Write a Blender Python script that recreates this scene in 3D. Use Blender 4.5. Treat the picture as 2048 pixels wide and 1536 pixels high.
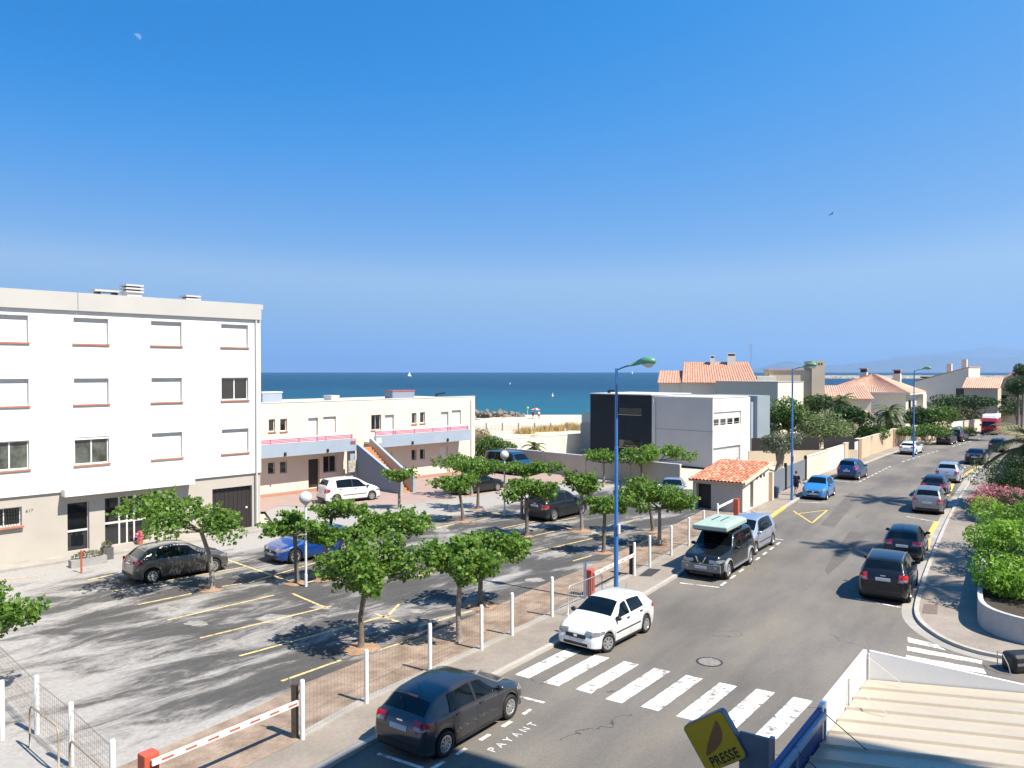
import bpy, bmesh, math, random
import numpy as np
from mathutils import Vector, Matrix
from mathutils.geometry import tessellate_polygon

for o in list(bpy.data.objects): bpy.data.objects.remove(o)
S = bpy.context.scene
COL = S.collection
R = math.radians
# ------------------------------------------------------------------ camera
F = 1600.0; CAMH = 8.75; PITCH = math.atan(26 / F)
cam = bpy.data.cameras.new("camera"); cam.sensor_width = 36; cam.lens = 36 * F / 2048
cam.clip_start = 0.1; cam.clip_end = 120000
co = bpy.data.objects.new("camera", cam); COL.objects.link(co)
co.location = (0, 0, CAMH); co.rotation_euler = (math.pi / 2 - PITCH, 0, 0); S.camera = co
# ------------------------------------------------------------------ sky, sun, exposure
SUN_AZ, SUN_EL = 124.0, 54.0
wd = bpy.data.worlds.new("World"); S.world = wd; wd.use_nodes = True
nt = wd.node_tree; nt.nodes.clear()
sky = nt.nodes.new("ShaderNodeTexSky"); sky.sky_type = 'NISHITA'; sky.sun_disc = False
sky.sun_elevation = R(SUN_EL); sky.sun_rotation = R(SUN_AZ)
sky.air_density = 1.0; sky.dust_density = 0.0; sky.ozone_density = 8.0; sky.altitude = 0
EXPO = 1.0
def wn(t, **k):
    n = nt.nodes.new(t)
    for a, v in k.items(): setattr(n, a, v)
    return n
tcw = wn("ShaderNodeTexCoord"); mpw = wn("ShaderNodeMapping"); mpw.inputs['Scale'].default_value = (1, 1, 1.9); mpw.inputs['Location'].default_value = (0, 0, .12)
nmw = wn("ShaderNodeVectorMath", operation='NORMALIZE'); spw = wn("ShaderNodeSeparateColor"); scw = wn("ShaderNodeMath", operation='MULTIPLY'); scw.inputs[1].default_value = .12
rmp = wn("ShaderNodeValToRGB")                            # deep clear-day blue grade of the sky's own brightness
stops = [(0, (.0, .17, .60)), (.138, (.0, .225, .68)), (.148, (.008, .265, .76)), (.166, (.05, .32, .82)), (.222, (.20, .455, .86)), (.26, (.38, .60, .88)), (.38, (.29, .53, .83)), (.50, (.11, .39, .78)), (.75, (.45, .60, .85)), (1, (.80, .85, .92))]
el = rmp.color_ramp.elements
for i, (q, c) in enumerate(stops):
    e_ = el[0] if i == 0 else (el[len(el) - 1] if i == len(stops) - 1 else el.new(q))
    e_.position = q; e_.color = (*c, 1)
gnw = wn("ShaderNodeVectorMath", operation='SCALE'); gnw.inputs['Scale'].default_value = 1 / (.12 * 2 ** EXPO)
bg = wn("ShaderNodeBackground"); bg.inputs[1].default_value = 0.12; wo = wn("ShaderNodeOutputWorld"); lk = nt.links.new
lk(tcw.outputs['Generated'], mpw.inputs[0]); lk(mpw.outputs[0], nmw.inputs[0]); lk(nmw.outputs[0], sky.inputs[0]); lk(sky.outputs[0], spw.inputs[0]); lk(spw.outputs[1], scw.inputs[0]); lk(scw.outputs[0], rmp.inputs[0])
lk(rmp.outputs[0], gnw.inputs[0]); lk(gnw.outputs[0], bg.inputs[0]); lk(bg.outputs[0], wo.inputs[0])
sl = bpy.data.lights.new("sun", 'SUN'); sl.energy = 5.0; sl.angle = R(0.53); sl.color = (1.0, 0.93, 0.80)
so = bpy.data.objects.new("sun", sl); COL.objects.link(so)
SUNV = Vector((math.sin(R(SUN_AZ)) * math.cos(R(SUN_EL)), math.cos(R(SUN_AZ)) * math.cos(R(SUN_EL)), math.sin(R(SUN_EL))))
so.rotation_euler = (-SUNV).to_track_quat('-Z', 'Y').to_euler(); so.location = SUNV * 60
S.view_settings.view_transform = 'Standard'; S.view_settings.look = 'None'
S.view_settings.exposure = EXPO; S.view_settings.gamma = 1.0; S.view_settings.use_curve_mapping = False
S.render.engine = 'CYCLES'
HAZE = 4.2e-5
# ------------------------------------------------------------------ pixel -> place
def ray(px, py):
    a = (px - 1024) / F; b = (768 - py) / F
    return (a, math.cos(PITCH) + b * math.sin(PITCH), -math.sin(PITCH) + b * math.cos(PITCH))
def G(px, py, z=0.0):                      # where the view ray meets the level z
    d = ray(px, py); t = (z - CAMH) / d[2]; return (d[0] * t, d[1] * t)
def Wp(px, py, Y):                         # point of the ray at depth Y
    d = ray(px, py); t = Y / d[1]; return Vector((d[0] * t, Y, CAMH + d[2] * t))
ZR = -0.10                                 # road level; pavements and car park lie at 0
LOT = R(44); ROAD = R(33.5)                # headings, clockwise from +Y
e1 = Vector((math.sin(LOT), math.cos(LOT))); e2 = Vector((math.cos(LOT), -math.sin(LOT)))
r1 = Vector((math.sin(ROAD), math.cos(ROAD))); r2 = Vector((math.cos(ROAD), -math.sin(ROAD)))
def onwall(px, py, P0, th):                # pixel -> (s, z) on a vertical wall through P0 with direction angle th (ccw from +X)
    d = ray(px, py); c, s = math.cos(th), math.sin(th)
    t = (P0[0] * s - P0[1] * c) / (d[0] * s - d[1] * c)
    X, Y = d[0] * t, d[1] * t
    return ((X - P0[0]) * c + (Y - P0[1]) * s, CAMH + d[2] * t)
# ------------------------------------------------------------------ materials
MATS = {}; ALB = .84
def nodes_of(name):
    m = bpy.data.materials.new(name); m.use_nodes = True; t = m.node_tree
    return m, t, t.nodes["Principled BSDF"], t.nodes, t.links
def pbr(name, col, rough=.6, metal=0., var=.12, vscale=3., bump=0., bscale=40., coat=0., spec=.5, col2=None, fine=0., emis=0.):
    if name in MATS: return MATS[name]
    if metal < .5:
        col = tuple(c * ALB for c in col); col2 = tuple(c * ALB for c in col2) if col2 else None
    m, t, b, N, L = nodes_of(name)
    b.inputs['Roughness'].default_value = rough; b.inputs['Metallic'].default_value = metal
    b.inputs['Specular IOR Level'].default_value = spec; b.inputs['Coat Weight'].default_value = coat
    b.inputs['Coat Roughness'].default_value = .04
    tc = N.new("ShaderNodeTexCoord")
    c2 = col2 if col2 else tuple(max(0, c * (1 - var * 2)) for c in col)
    n = N.new("ShaderNodeTexNoise"); n.inputs['Scale'].default_value = vscale; n.inputs['Detail'].default_value = 6; n.inputs['Roughness'].default_value = .62
    L.new(tc.outputs['Object'], n.inputs['Vector'])
    rp = N.new("ShaderNodeValToRGB"); rp.color_ramp.elements[0].position = .32; rp.color_ramp.elements[1].position = .68
    rp.color_ramp.elements[0].color = (*c2, 1); rp.color_ramp.elements[1].color = (*col, 1)
    L.new(n.outputs['Fac'], rp.inputs[0]); out = rp.outputs[0]
    if fine:
        n2 = N.new("ShaderNodeTexNoise"); n2.inputs['Scale'].default_value = vscale * 22; n2.inputs['Detail'].default_value = 3
        L.new(tc.outputs['Object'], n2.inputs['Vector'])
        mx = N.new("ShaderNodeMix"); mx.data_type = 'RGBA'; mx.blend_type = 'OVERLAY'; mx.inputs[0].default_value = fine
        L.new(out, mx.inputs[6]); L.new(n2.outputs['Color'], mx.inputs[7]); out = mx.outputs[2]
    L.new(out, b.inputs['Base Color'])
    if bump:
        n3 = N.new("ShaderNodeTexNoise"); n3.inputs['Scale'].default_value = bscale; n3.inputs['Detail'].default_value = 4
        L.new(tc.outputs['Object'], n3.inputs['Vector'])
        bp = N.new("ShaderNodeBump"); bp.inputs['Strength'].default_value = bump; bp.inputs['Distance'].default_value = .02
        L.new(n3.outputs['Fac'], bp.inputs['Height']); L.new(bp.outputs[0], b.inputs['Normal'])
    MATS[name] = m; return m
def leafmat(name, c1, c2, trans=.35, rough=.5):
    if name in MATS: return MATS[name]
    m, t, b, N, L = nodes_of(name)
    g = N.new("ShaderNodeNewGeometry"); rp = N.new("ShaderNodeValToRGB")
    rp.color_ramp.elements[0].color = (*c1, 1); rp.color_ramp.elements[1].color = (*c2, 1)
    L.new(g.outputs['Random Per Island'], rp.inputs[0]); L.new(rp.outputs[0], b.inputs['Base Color'])
    b.inputs['Roughness'].default_value = rough; b.inputs['Specular IOR Level'].default_value = .4
    tr = N.new("ShaderNodeBsdfTranslucent"); hv = N.new("ShaderNodeHueSaturation"); hv.inputs['Value'].default_value = 1.5; hv.inputs['Hue'].default_value = .48
    L.new(rp.outputs[0], hv.inputs['Color']); L.new(hv.outputs[0], tr.inputs['Color'])
    mx = N.new("ShaderNodeMixShader"); mx.inputs[0].default_value = trans
    L.new(b.outputs[0], mx.inputs[1]); L.new(tr.outputs[0], mx.inputs[2]); L.new(mx.outputs[0], N['Material Output'].inputs[0])
    MATS[name] = m; return m
# ------------------------------------------------------------------ mesh collector
class MB:
    def __init__(s): s.v = []; s.f = []
    def add(s, vs, fs):
        o = len(s.v); s.v += [tuple(v) for v in vs]; s.f += [tuple(i + o for i in f) for f in fs]; return s
    def box(s, x0, x1, y0, y1, z0, z1):
        return s.add([(x0, y0, z0), (x1, y0, z0), (x1, y1, z0), (x0, y1, z0), (x0, y0, z1), (x1, y0, z1), (x1, y1, z1), (x0, y1, z1)],
                     [(0, 3, 2, 1), (4, 5, 6, 7), (0, 1, 5, 4), (1, 2, 6, 5), (2, 3, 7, 6), (3, 0, 4, 7)])
    def bar(s, a, b, w, h=None, up=(0, 0, 1)):          # rectangular bar from a to b
        a = Vector(a); b = Vector(b); h = h or w; d = (b - a).normalized(); u = Vector(up)
        if abs(d.dot(u)) > .98: u = Vector((1, 0, 0))
        x = d.cross(u).normalized(); y = x.cross(d).normalized(); x *= w / 2; y *= h / 2
        return s.add([a - x - y, a + x - y, a + x + y, a - x + y, b - x - y, b + x - y, b + x + y, b - x + y],
                     [(0, 3, 2, 1), (4, 5, 6, 7), (0, 1, 5, 4), (1, 2, 6, 5), (2, 3, 7, 6), (3, 0, 4, 7)])
    def tube(s, pts, r, n=8, cap=True):
        pts = [Vector(p) for p in pts]; rs = r if isinstance(r, (list, tuple)) else [r] * len(pts)
        o = len(s.v); prev = None
        for i, p in enumerate(pts):
            d = (pts[min(i + 1, len(pts) - 1)] - pts[max(i - 1, 0)]).normalized()
            u = prev if prev is not None else (Vector((0, 0, 1)) if abs(d.z) < .9 else Vector((1, 0, 0)))
            x = d.cross(u).normalized(); y = x.cross(d).normalized(); prev = y
            for k in range(n):
                a = 2 * math.pi * k / n; s.v.append(tuple(p + (x * math.cos(a) + y * math.sin(a)) * rs[i]))
        for i in range(len(pts) - 1):
            for k in range(n):
                s.f.append((o + i * n + k, o + i * n + (k + 1) % n, o + (i + 1) * n + (k + 1) % n, o + (i + 1) * n + k))
        if cap:
            s.f.append(tuple(o + k for k in range(n))); s.f.append(tuple(o + (len(pts) - 1) * n + k for k in reversed(range(n))))
        return s
    def lathe(s, prof, n=20, c=(0, 0, 0), ax='z'):       # prof: (r, h)
        o = len(s.v)
        for r, h in prof:
            for k in range(n):
                a = 2 * math.pi * k / n; x, y = r * math.cos(a), r * math.sin(a)
                p = (x, y, h) if ax == 'z' else ((x, h, y) if ax == 'y' else (h, x, y))
                s.v.append((p[0] + c[0], p[1] + c[1], p[2] + c[2]))
        for i in range(len(prof) - 1):
            for k in range(n):
                s.f.append((o + i * n + k, o + i * n + (k + 1) % n, o + (i + 1) * n + (k + 1) % n, o + (i + 1) * n + k))
        return s
    def ell(s, c, r, nu=12, nv=8):
        pr = [(max(1e-4, math.sin(math.pi * i / nv)), -math.cos(math.pi * i / nv)) for i in range(nv + 1)]
        o = len(s.v); s.lathe(pr, nu)
        for i in range(o, len(s.v)):
            v = s.v[i]; s.v[i] = (v[0] * r[0] + c[0], v[1] * r[1] + c[1], v[2] * r[2] + c[2])
        return s
    def prism(s, poly, z0, z1, top=True):
        n = len(poly); o = len(s.v)
        area = sum(poly[i][0] * poly[(i + 1) % n][1] - poly[(i + 1) % n][0] * poly[i][1] for i in range(n))
        if area < 0: poly = poly[::-1]
        s.v += [(p[0], p[1], z0) for p in poly] + [(p[0], p[1], z1) for p in poly]
        for i in range(n): s.f.append((o + i, o + (i + 1) % n, o + n + (i + 1) % n, o + n + i))
        for t in tessellate_polygon([[Vector((p[0], p[1], 0)) for p in poly]]):
            a = [poly[i] for i in t]
            cr = (a[1][0] - a[0][0]) * (a[2][1] - a[0][1]) - (a[1][1] - a[0][1]) * (a[2][0] - a[0][0])
            t = t if cr > 0 else t[::-1]
            s.f.append(tuple(o + n + i for i in t)); s.f.append(tuple(o + i for i in reversed(t)))
        return s
    def sheet(s, poly, z):
        o = len(s.v); s.v += [(p[0], p[1], z) for p in poly]
        for t in tessellate_polygon([[Vector((p[0], p[1], 0)) for p in poly]]):
            a = [poly[i] for i in t]
            cr = (a[1][0] - a[0][0]) * (a[2][1] - a[0][1]) - (a[1][1] - a[0][1]) * (a[2][0] - a[0][0])
            s.f.append(tuple(o + i for i in (t if cr > 0 else t[::-1])))
        return s
    def mesh(s, name, mat=None, smooth=False):
        me = bpy.data.meshes.new(name); me.from_pydata(s.v, [], s.f)
        if mat: me.materials.append(mat)
        if smooth: me.polygons.foreach_set('use_smooth', [True] * len(me.polygons))
        me.update(); return me
    def build(s, name, mat, parent=None, loc=(0, 0, 0), rz=0., smooth=False):
        return put(name, s.mesh(name, mat, smooth), parent, loc, rz)
def put(name, me, parent=None, loc=(0, 0, 0), rz=0., rot=None, scale=None):
    o = bpy.data.objects.new(name, me); COL.objects.link(o); o.location = loc
    o.rotation_euler = rot if rot is not None else (0, 0, rz)
    if scale is not None: o.scale = scale
    if parent is not None: o.parent = parent
    return o
def tag(o, label, cat, group=None):
    o['label'] = label; o['category'] = cat
    if group: o['group'] = group
    return o
def thing(name, label, cat, loc=(0, 0, 0), rz=0., group=None):
    o = bpy.data.objects.new(name, None); o.empty_display_size = .2; COL.objects.link(o); o.location = loc; o.rotation_euler = (0, 0, rz)
    return tag(o, label, cat, group)
def struct(o): o['kind'] = 'structure'; return o
def copy_tree(o, parent=None):
    c = o.copy(); COL.objects.link(c); c.parent = parent
    for ch in o.children: copy_tree(ch, c)
    return c
def bevel(o, w=.01, seg=2):
    md = o.modifiers.new("bevel", 'BEVEL'); md.width = w; md.segments = seg; md.limit_method = 'ANGLE'; return o
def sun_shift(h): return Vector((-SUNV.x, -SUNV.y)) * (h / SUNV.z)
# wall with openings in a local frame: x along, y inward, z up
def wall(mb, x0, x1, z0, z1, holes, depth=.18, y=0.):
    xs = sorted(set([x0, x1] + [h[0] for h in holes] + [h[1] for h in holes])); xs = [x for x in xs if x0 <= x <= x1]
    zs = sorted(set([z0, z1] + [h[2] for h in holes] + [h[3] for h in holes])); zs = [z for z in zs if z0 <= z <= z1]
    for i in range(len(xs) - 1):
        for k in range(len(zs) - 1):
            cx, cz = (xs[i] + xs[i + 1]) / 2, (zs[k] + zs[k + 1]) / 2
            if any(h[0] < cx < h[1] and h[2] < cz < h[3] for h in holes): continue
            mb.add([(xs[i], y, zs[k]), (xs[i + 1], y, zs[k]), (xs[i + 1], y, zs[k + 1]), (xs[i], y, zs[k + 1])], [(0, 1, 2, 3)])
    for a, b, c, d in holes:
        mb.add([(a, y, c), (b, y, c), (b, y, d), (a, y, d), (a, y + depth, c), (b, y + depth, c), (b, y + depth, d), (a, y + depth, d)],
               [(0, 4, 5, 1), (1, 5, 6, 2), (2, 6, 7, 3), (3, 7, 4, 0)])
    return mb
# ================================================================== THE SETTING
def V2(p): return Vector((p[0], p[1]))
def offs(pts, d):                                        # offset a polyline to its right by d
    out = []; n = len(pts)
    for i in range(n):
        t = (V2(pts[min(i + 1, n - 1)]) - V2(pts[max(i - 1, 0)])).normalized()
        out.append(V2(pts[i]) + Vector((t.y, -t.x)) * d)
    return out
def dense(pts, it=2):                                    # corner cutting
    for _ in range(it):
        q = [V2(pts[0])]
        for a, b in zip(pts[:-1], pts[1:]):
            a, b = V2(a), V2(b); q += [a * .75 + b * .25, a * .25 + b * .75]
        q.append(V2(pts[-1])); pts = q
    return pts
def ribbon(mb, pts, o0, o1, z0, z1=None):
    a, b = offs(pts, o0), offs(pts, o1); n = len(a); o = len(mb.v)
    if z1 is None:
        mb.v += [(p.x, p.y, z0) for p in a] + [(p.x, p.y, z0) for p in b]
        mb.f += [(o + i, o + n + i, o + n + i + 1, o + i + 1) for i in range(n - 1)]
        return mb
    mb.v += [(p.x, p.y, z1) for p in a] + [(p.x, p.y, z1) for p in b] + [(p.x, p.y, z0) for p in a] + [(p.x, p.y, z0) for p in b]
    for i in range(n - 1):
        A, B, C, D = o + i, o + n + i, o + 2 * n + i, o + 3 * n + i
        mb.f += [(A, B, B + 1, A + 1), (C, A, A + 1, C + 1), (B, D, D + 1, B + 1)]
    mb.f += [(o, o + 2 * n, o + 3 * n, o + n), (o + n - 1, o + 2 * n - 1, o + 4 * n - 1, o + 3 * n - 1)]
    return mb

# ---- surface materials
def mat_asphalt():
    m, t, b, N, L = nodes_of("asphalt"); tc = N.new("ShaderNodeTexCoord")
    mp0 = N.new("ShaderNodeMapping"); mp0.inputs['Rotation'].default_value = (0, 0, ROAD); mp = N.new("ShaderNodeMapping"); mp.inputs['Scale'].default_value = (1.0, .22, 1)
    L.new(tc.outputs['Object'], mp0.inputs[0]); L.new(mp0.outputs[0], mp.inputs[0])
    n1 = N.new("ShaderNodeTexNoise"); n1.inputs['Scale'].default_value = .55; n1.inputs['Detail'].default_value = 7; n1.inputs['Roughness'].default_value = .6
    L.new(mp.outputs[0], n1.inputs[0])
    r = N.new("ShaderNodeValToRGB"); e = r.color_ramp
    e.elements[0].position = .3; e.elements[0].color = (.104, .095, .087, 1); e.elements[1].position = .72; e.elements[1].color = (.185, .162, .132, 1)
    k = e.elements.new(.5); k.color = (.146, .131, .116, 1)
    L.new(n1.outputs[0], r.inputs[0])
    n2 = N.new("ShaderNodeTexNoise"); n2.inputs['Scale'].default_value = 26; n2.inputs['Detail'].default_value = 4; n2.inputs['Roughness'].default_value = .8; L.new(tc.outputs['Object'], n2.inputs[0])
    mx = N.new("ShaderNodeMix"); mx.data_type = 'RGBA'; mx.blend_type = 'OVERLAY'; mx.inputs[0].default_value = .6
    L.new(r.outputs[0], mx.inputs[6]); L.new(n2.outputs[0], mx.inputs[7])
    n4 = N.new("ShaderNodeTexNoise"); n4.inputs['Scale'].default_value = .13; n4.inputs['Detail'].default_value = 3; L.new(tc.outputs['Object'], n4.inputs[0])
    mr = N.new("ShaderNodeMapRange"); mr.inputs[1].default_value = .35; mr.inputs[2].default_value = .65; mr.inputs[3].default_value = .82; mr.inputs[4].default_value = 1.12
    L.new(n4.outputs[0], mr.inputs[0])
    m2 = N.new("ShaderNodeMix"); m2.data_type = 'RGBA'; m2.blend_type = 'MULTIPLY'; m2.inputs[0].default_value = 1
    L.new(mx.outputs[2], m2.inputs[6]); L.new(mr.outputs[0], m2.inputs[7])
    # cracks and joints
    vo = N.new("ShaderNodeTexVoronoi"); vo.feature = 'DISTANCE_TO_EDGE'; vo.inputs['Scale'].default_value = .17
    nw = N.new("ShaderNodeTexNoise"); nw.inputs['Scale'].default_value = 1.2; nw.inputs['Detail'].default_value = 5; L.new(tc.outputs['Object'], nw.inputs[0])
    ad = N.new("ShaderNodeMix"); ad.data_type = 'RGBA'; ad.blend_type = 'ADD'; ad.inputs[0].default_value = 1.2
    L.new(tc.outputs['Object'], ad.inputs[6]); L.new(nw.outputs['Color'], ad.inputs[7]); L.new(ad.outputs[2], vo.inputs['Vector'])
    lt = N.new("ShaderNodeMath"); lt.operation = 'LESS_THAN'; lt.inputs[1].default_value = .0022; L.new(vo.outputs['Distance'], lt.inputs[0])
    n5 = N.new("ShaderNodeTexNoise"); n5.inputs['Scale'].default_value = .3; L.new(tc.outputs['Object'], n5.inputs[0])
    gt = N.new("ShaderNodeMath"); gt.operation = 'GREATER_THAN'; gt.inputs[1].default_value = .52; L.new(n5.outputs[0], gt.inputs[0])
    mu = N.new("ShaderNodeMath"); mu.operation = 'MULTIPLY'; L.new(lt.outputs[0], mu.inputs[0]); L.new(gt.outputs[0], mu.inputs[1])
    m3 = N.new("ShaderNodeMix"); m3.data_type = 'RGBA'; L.new(mu.outputs[0], m3.inputs[0]); L.new(m2.outputs[2], m3.inputs[6]); m3.inputs[7].default_value = (.06, .055, .05, 1)
    L.new(m3.outputs[2], b.inputs['Base Color']); b.inputs['Roughness'].default_value = .85; b.inputs['Specular IOR Level'].default_value = .3
    bp = N.new("ShaderNodeBump"); bp.inputs['Strength'].default_value = .35; bp.inputs['Distance'].default_value = .01; L.new(n2.outputs[0], bp.inputs['Height']); L.new(bp.outputs[0], b.inputs['Normal'])
    MATS["asphalt"] = m; return m
APT = G(523, 1055)                                       # corner of the apartment block
def mat_lot():
    m, t, b, N, L = nodes_of("car_park_surface"); tc = N.new("ShaderNodeTexCoord")
    mp = N.new("ShaderNodeMapping"); mp.vector_type = 'TEXTURE'; mp.inputs['Location'].default_value = (APT[0], APT[1], 0)
    mp.inputs['Rotation'].default_value = (0, 0, math.pi / 2 - LOT)      # x = along e1, y = -e2
    L.new(tc.outputs['Object'], mp.inputs[0])
    sx = N.new("ShaderNodeSeparateXYZ"); L.new(mp.outputs[0], sx.inputs[0])
    st = N.new("ShaderNodeMapping"); st.inputs['Scale'].default_value = (.17, .46, 1); L.new(mp.outputs[0], st.inputs[0])
    n1 = N.new("ShaderNodeTexNoise"); n1.inputs['Scale'].default_value = 1.5; n1.inputs['Detail'].default_value = 13; n1.inputs['Roughness'].default_value = .72; n1.inputs['Distortion'].default_value = .5; L.new(st.outputs[0], n1.inputs[0])
    ma = N.new("ShaderNodeMapRange"); ma.interpolation_type = 'SMOOTHSTEP'; ma.inputs[1].default_value = -22; ma.inputs[2].default_value = -9.5; L.new(sx.outputs[0], ma.inputs[0])
    mb_ = N.new("ShaderNodeMapRange"); mb_.interpolation_type = 'SMOOTHSTEP'; mb_.inputs[1].default_value = -3.2; mb_.inputs[2].default_value = -6.5; L.new(sx.outputs[1], mb_.inputs[0])
    mm = N.new("ShaderNodeMath"); mm.operation = 'MULTIPLY'; L.new(ma.outputs[0], mm.inputs[0]); L.new(mb_.outputs[0], mm.inputs[1])
    bi = N.new("ShaderNodeMath"); bi.operation = 'MULTIPLY_ADD'; bi.inputs[1].default_value = .235; bi.inputs[2].default_value = -.20; L.new(mm.outputs[0], bi.inputs[0])
    su = N.new("ShaderNodeMath"); su.operation = 'ADD'; L.new(n1.outputs[0], su.inputs[0]); L.new(bi.outputs[0], su.inputs[1])
    r = N.new("ShaderNodeValToRGB"); e = r.color_ramp; e.elements[0].position = .40; e.elements[0].color = (.30, .282, .266, 1)
    e.elements[1].position = .60; e.elements[1].color = (.066, .063, .061, 1)
    k = e.elements.new(.485); k.color = (.185, .173, .163, 1); k = e.elements.new(.53); k.color = (.088, .083, .079, 1)
    L.new(su.outputs[0], r.inputs[0])
    n2 = N.new("ShaderNodeTexNoise"); n2.inputs['Scale'].default_value = 7; n2.inputs['Detail'].default_value = 10; n2.inputs['Roughness'].default_value = .85; L.new(tc.outputs['Object'], n2.inputs[0])
    mx = N.new("ShaderNodeMix"); mx.data_type = 'RGBA'; mx.blend_type = 'OVERLAY'; mx.inputs[0].default_value = .75; L.new(r.outputs[0], mx.inputs[6]); L.new(n2.outputs[0], mx.inputs[7])
    L.new(mx.outputs[2], b.inputs['Base Color']); b.inputs['Roughness'].default_value = .9; b.inputs['Specular IOR Level'].default_value = .25
    bp = N.new("ShaderNodeBump"); bp.inputs['Strength'].default_value = .4; bp.inputs['Distance'].default_value = .015; L.new(n2.outputs[0], bp.inputs['Height']); L.new(bp.outputs[0], b.inputs['Normal'])
    return m
def mat_paint(name, col, under=(.13, .12, .11), wear=.5):
    if name in MATS: return MATS[name]
    m, t, b, N, L = nodes_of(name); tc = N.new("ShaderNodeTexCoord")
    n = N.new("ShaderNodeTexNoise"); n.inputs['Scale'].default_value = 4.5; n.inputs['Detail'].default_value = 9; n.inputs['Roughness'].default_value = .72; L.new(tc.outputs['Object'], n.inputs[0])
    r = N.new("ShaderNodeValToRGB"); r.color_ramp.elements[0].position = wear - .16; r.color_ramp.elements[1].position = wear + .03
    r.color_ramp.elements[0].color = (*under, 1); r.color_ramp.elements[1].color = (*col, 1)
    L.new(n.outputs[0], r.inputs[0]); L.new(r.outputs[0], b.inputs['Base Color']); b.inputs['Roughness'].default_value = .75
    MATS[name] = m; return m
asphalt = mat_asphalt(); lotm = mat_lot()
concrete = pbr("concrete", (.42, .385, .345), .85, var=.14, vscale=.9, bump=.3, bscale=30, fine=.3)
pavem = pbr("pavement_surface", (.33, .28, .235), .88, var=.16, vscale=.45, bump=.3, bscale=60, fine=.35)
kerbm = pbr("kerb_stone", (.50, .46, .41), .8, var=.12, vscale=1.3, bump=.25, bscale=40, fine=.3)
dirt = pbr("dirt", (.40, .305, .235), .95, var=.24, vscale=1.1, bump=.6, bscale=18, fine=.5, col2=(.17, .115, .08))
sandm = pbr("sand", (.62, .545, .44), .95, var=.08, vscale=.25, bump=.3, bscale=4, fine=.2)
whitep = mat_paint("white_road_paint", (.74, .71, .67), wear=.52)
yellowp = mat_paint("yellow_road_paint", (.72, .45, .10), wear=.44)
yellowl = mat_paint("faded_yellow_paint", (.62, .46, .20), (.15, .13, .11), wear=.50)

# ---- ground with the beach falling to the sea
gx = [-900, -400, -200, -120, -80, -60, -45, -36, -30, -26, -22, -19, -16, -13, -10, -7, -4, 0, 6, 14, 24, 40, 60, 90, 140, 220, 400, 700, 1400]
gy = [-300, -60, 0, 40, 80, 100, 108, 116, 124, 132, 140, 148, 156, 162, 167, 171, 175, 180, 186, 192, 200, 215, 240, 300]
def gz(x, y):
    z = float(np.interp(y, [100, 116, 140, 165, 192, 215, 300], [-.16, -.35, -.95, -1.2, -1.78, -2.6, -6]))
    if x < 6: z -= 1.1 * math.exp(-((y - 172) / 4.2) ** 2) / (1 + math.exp((x + 6.5) / 1.2))
    return z
mbg = MB(); nx = len(gx)
for y in gy:
    for x in gx: mbg.v.append((x, y, gz(x, y)))
for j in range(len(gy) - 1):
    for i in range(nx - 1): mbg.f.append((j * nx + i, j * nx + i + 1, (j + 1) * nx + i + 1, (j + 1) * nx + i))
struct(mbg.build("ground", sandm, smooth=True))
# ---- sea, bending away with the earth so that it ends in a real horizon
def mat_sea():
    m, t, b, N, L = nodes_of("sea_water"); tc = N.new("ShaderNodeTexCoord"); sx = N.new("ShaderNodeSeparateXYZ"); L.new(tc.outputs['Object'], sx.inputs[0])
    n0 = N.new("ShaderNodeTexNoise"); n0.inputs['Scale'].default_value = .012; n0.inputs['Detail'].default_value = 5
    mp0 = N.new("ShaderNodeMapping"); mp0.inputs['Scale'].default_value = (.35, 1.6, 1); L.new(tc.outputs['Object'], mp0.inputs[0]); L.new(mp0.outputs[0], n0.inputs[0])
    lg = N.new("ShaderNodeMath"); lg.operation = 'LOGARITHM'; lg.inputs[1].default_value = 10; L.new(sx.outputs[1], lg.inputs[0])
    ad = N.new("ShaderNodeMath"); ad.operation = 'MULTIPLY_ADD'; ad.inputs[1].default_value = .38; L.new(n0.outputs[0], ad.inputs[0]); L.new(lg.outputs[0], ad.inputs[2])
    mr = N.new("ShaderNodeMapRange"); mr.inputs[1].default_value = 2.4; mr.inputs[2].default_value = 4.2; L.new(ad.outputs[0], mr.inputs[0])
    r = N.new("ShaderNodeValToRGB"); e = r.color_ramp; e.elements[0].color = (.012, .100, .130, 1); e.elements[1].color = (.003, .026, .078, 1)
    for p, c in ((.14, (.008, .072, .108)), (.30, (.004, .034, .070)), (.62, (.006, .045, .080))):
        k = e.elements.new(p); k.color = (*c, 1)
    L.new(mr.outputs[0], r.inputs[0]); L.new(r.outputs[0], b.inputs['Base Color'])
    b.inputs['Roughness'].default_value = .32; b.inputs['IOR'].default_value = 1.33; b.inputs['Specular IOR Level'].default_value = .28
    mp = N.new("ShaderNodeMapping"); mp.inputs['Scale'].default_value = (.25, 1, 1); mp.inputs['Rotation'].default_value = (0, 0, R(12)); L.new(tc.outputs['Object'], mp.inputs[0])
    n = N.new("ShaderNodeTexNoise"); n.inputs['Scale'].default_value = .28; n.inputs['Detail'].default_value = 8; n.inputs['Roughness'].default_value = .62; L.new(mp.outputs[0], n.inputs[0])
    bp = N.new("ShaderNodeBump"); bp.inputs['Strength'].default_value = 1.; bp.inputs['Distance'].default_value = 1.6; L.new(n.outputs[0], bp.inputs['Height']); L.new(bp.outputs[0], b.inputs['Normal'])
    return m
mbs = MB(); ys = [150, 220, 320, 480, 700, 1000, 1500, 2200, 3200, 4500, 6000, 8000, 10000, 11500, 13000, 15000, 19000]
xs = [-1.6, -.9, -.5, -.2, .1, .4, .7, 1.0, 1.4, 2.0]
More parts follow.
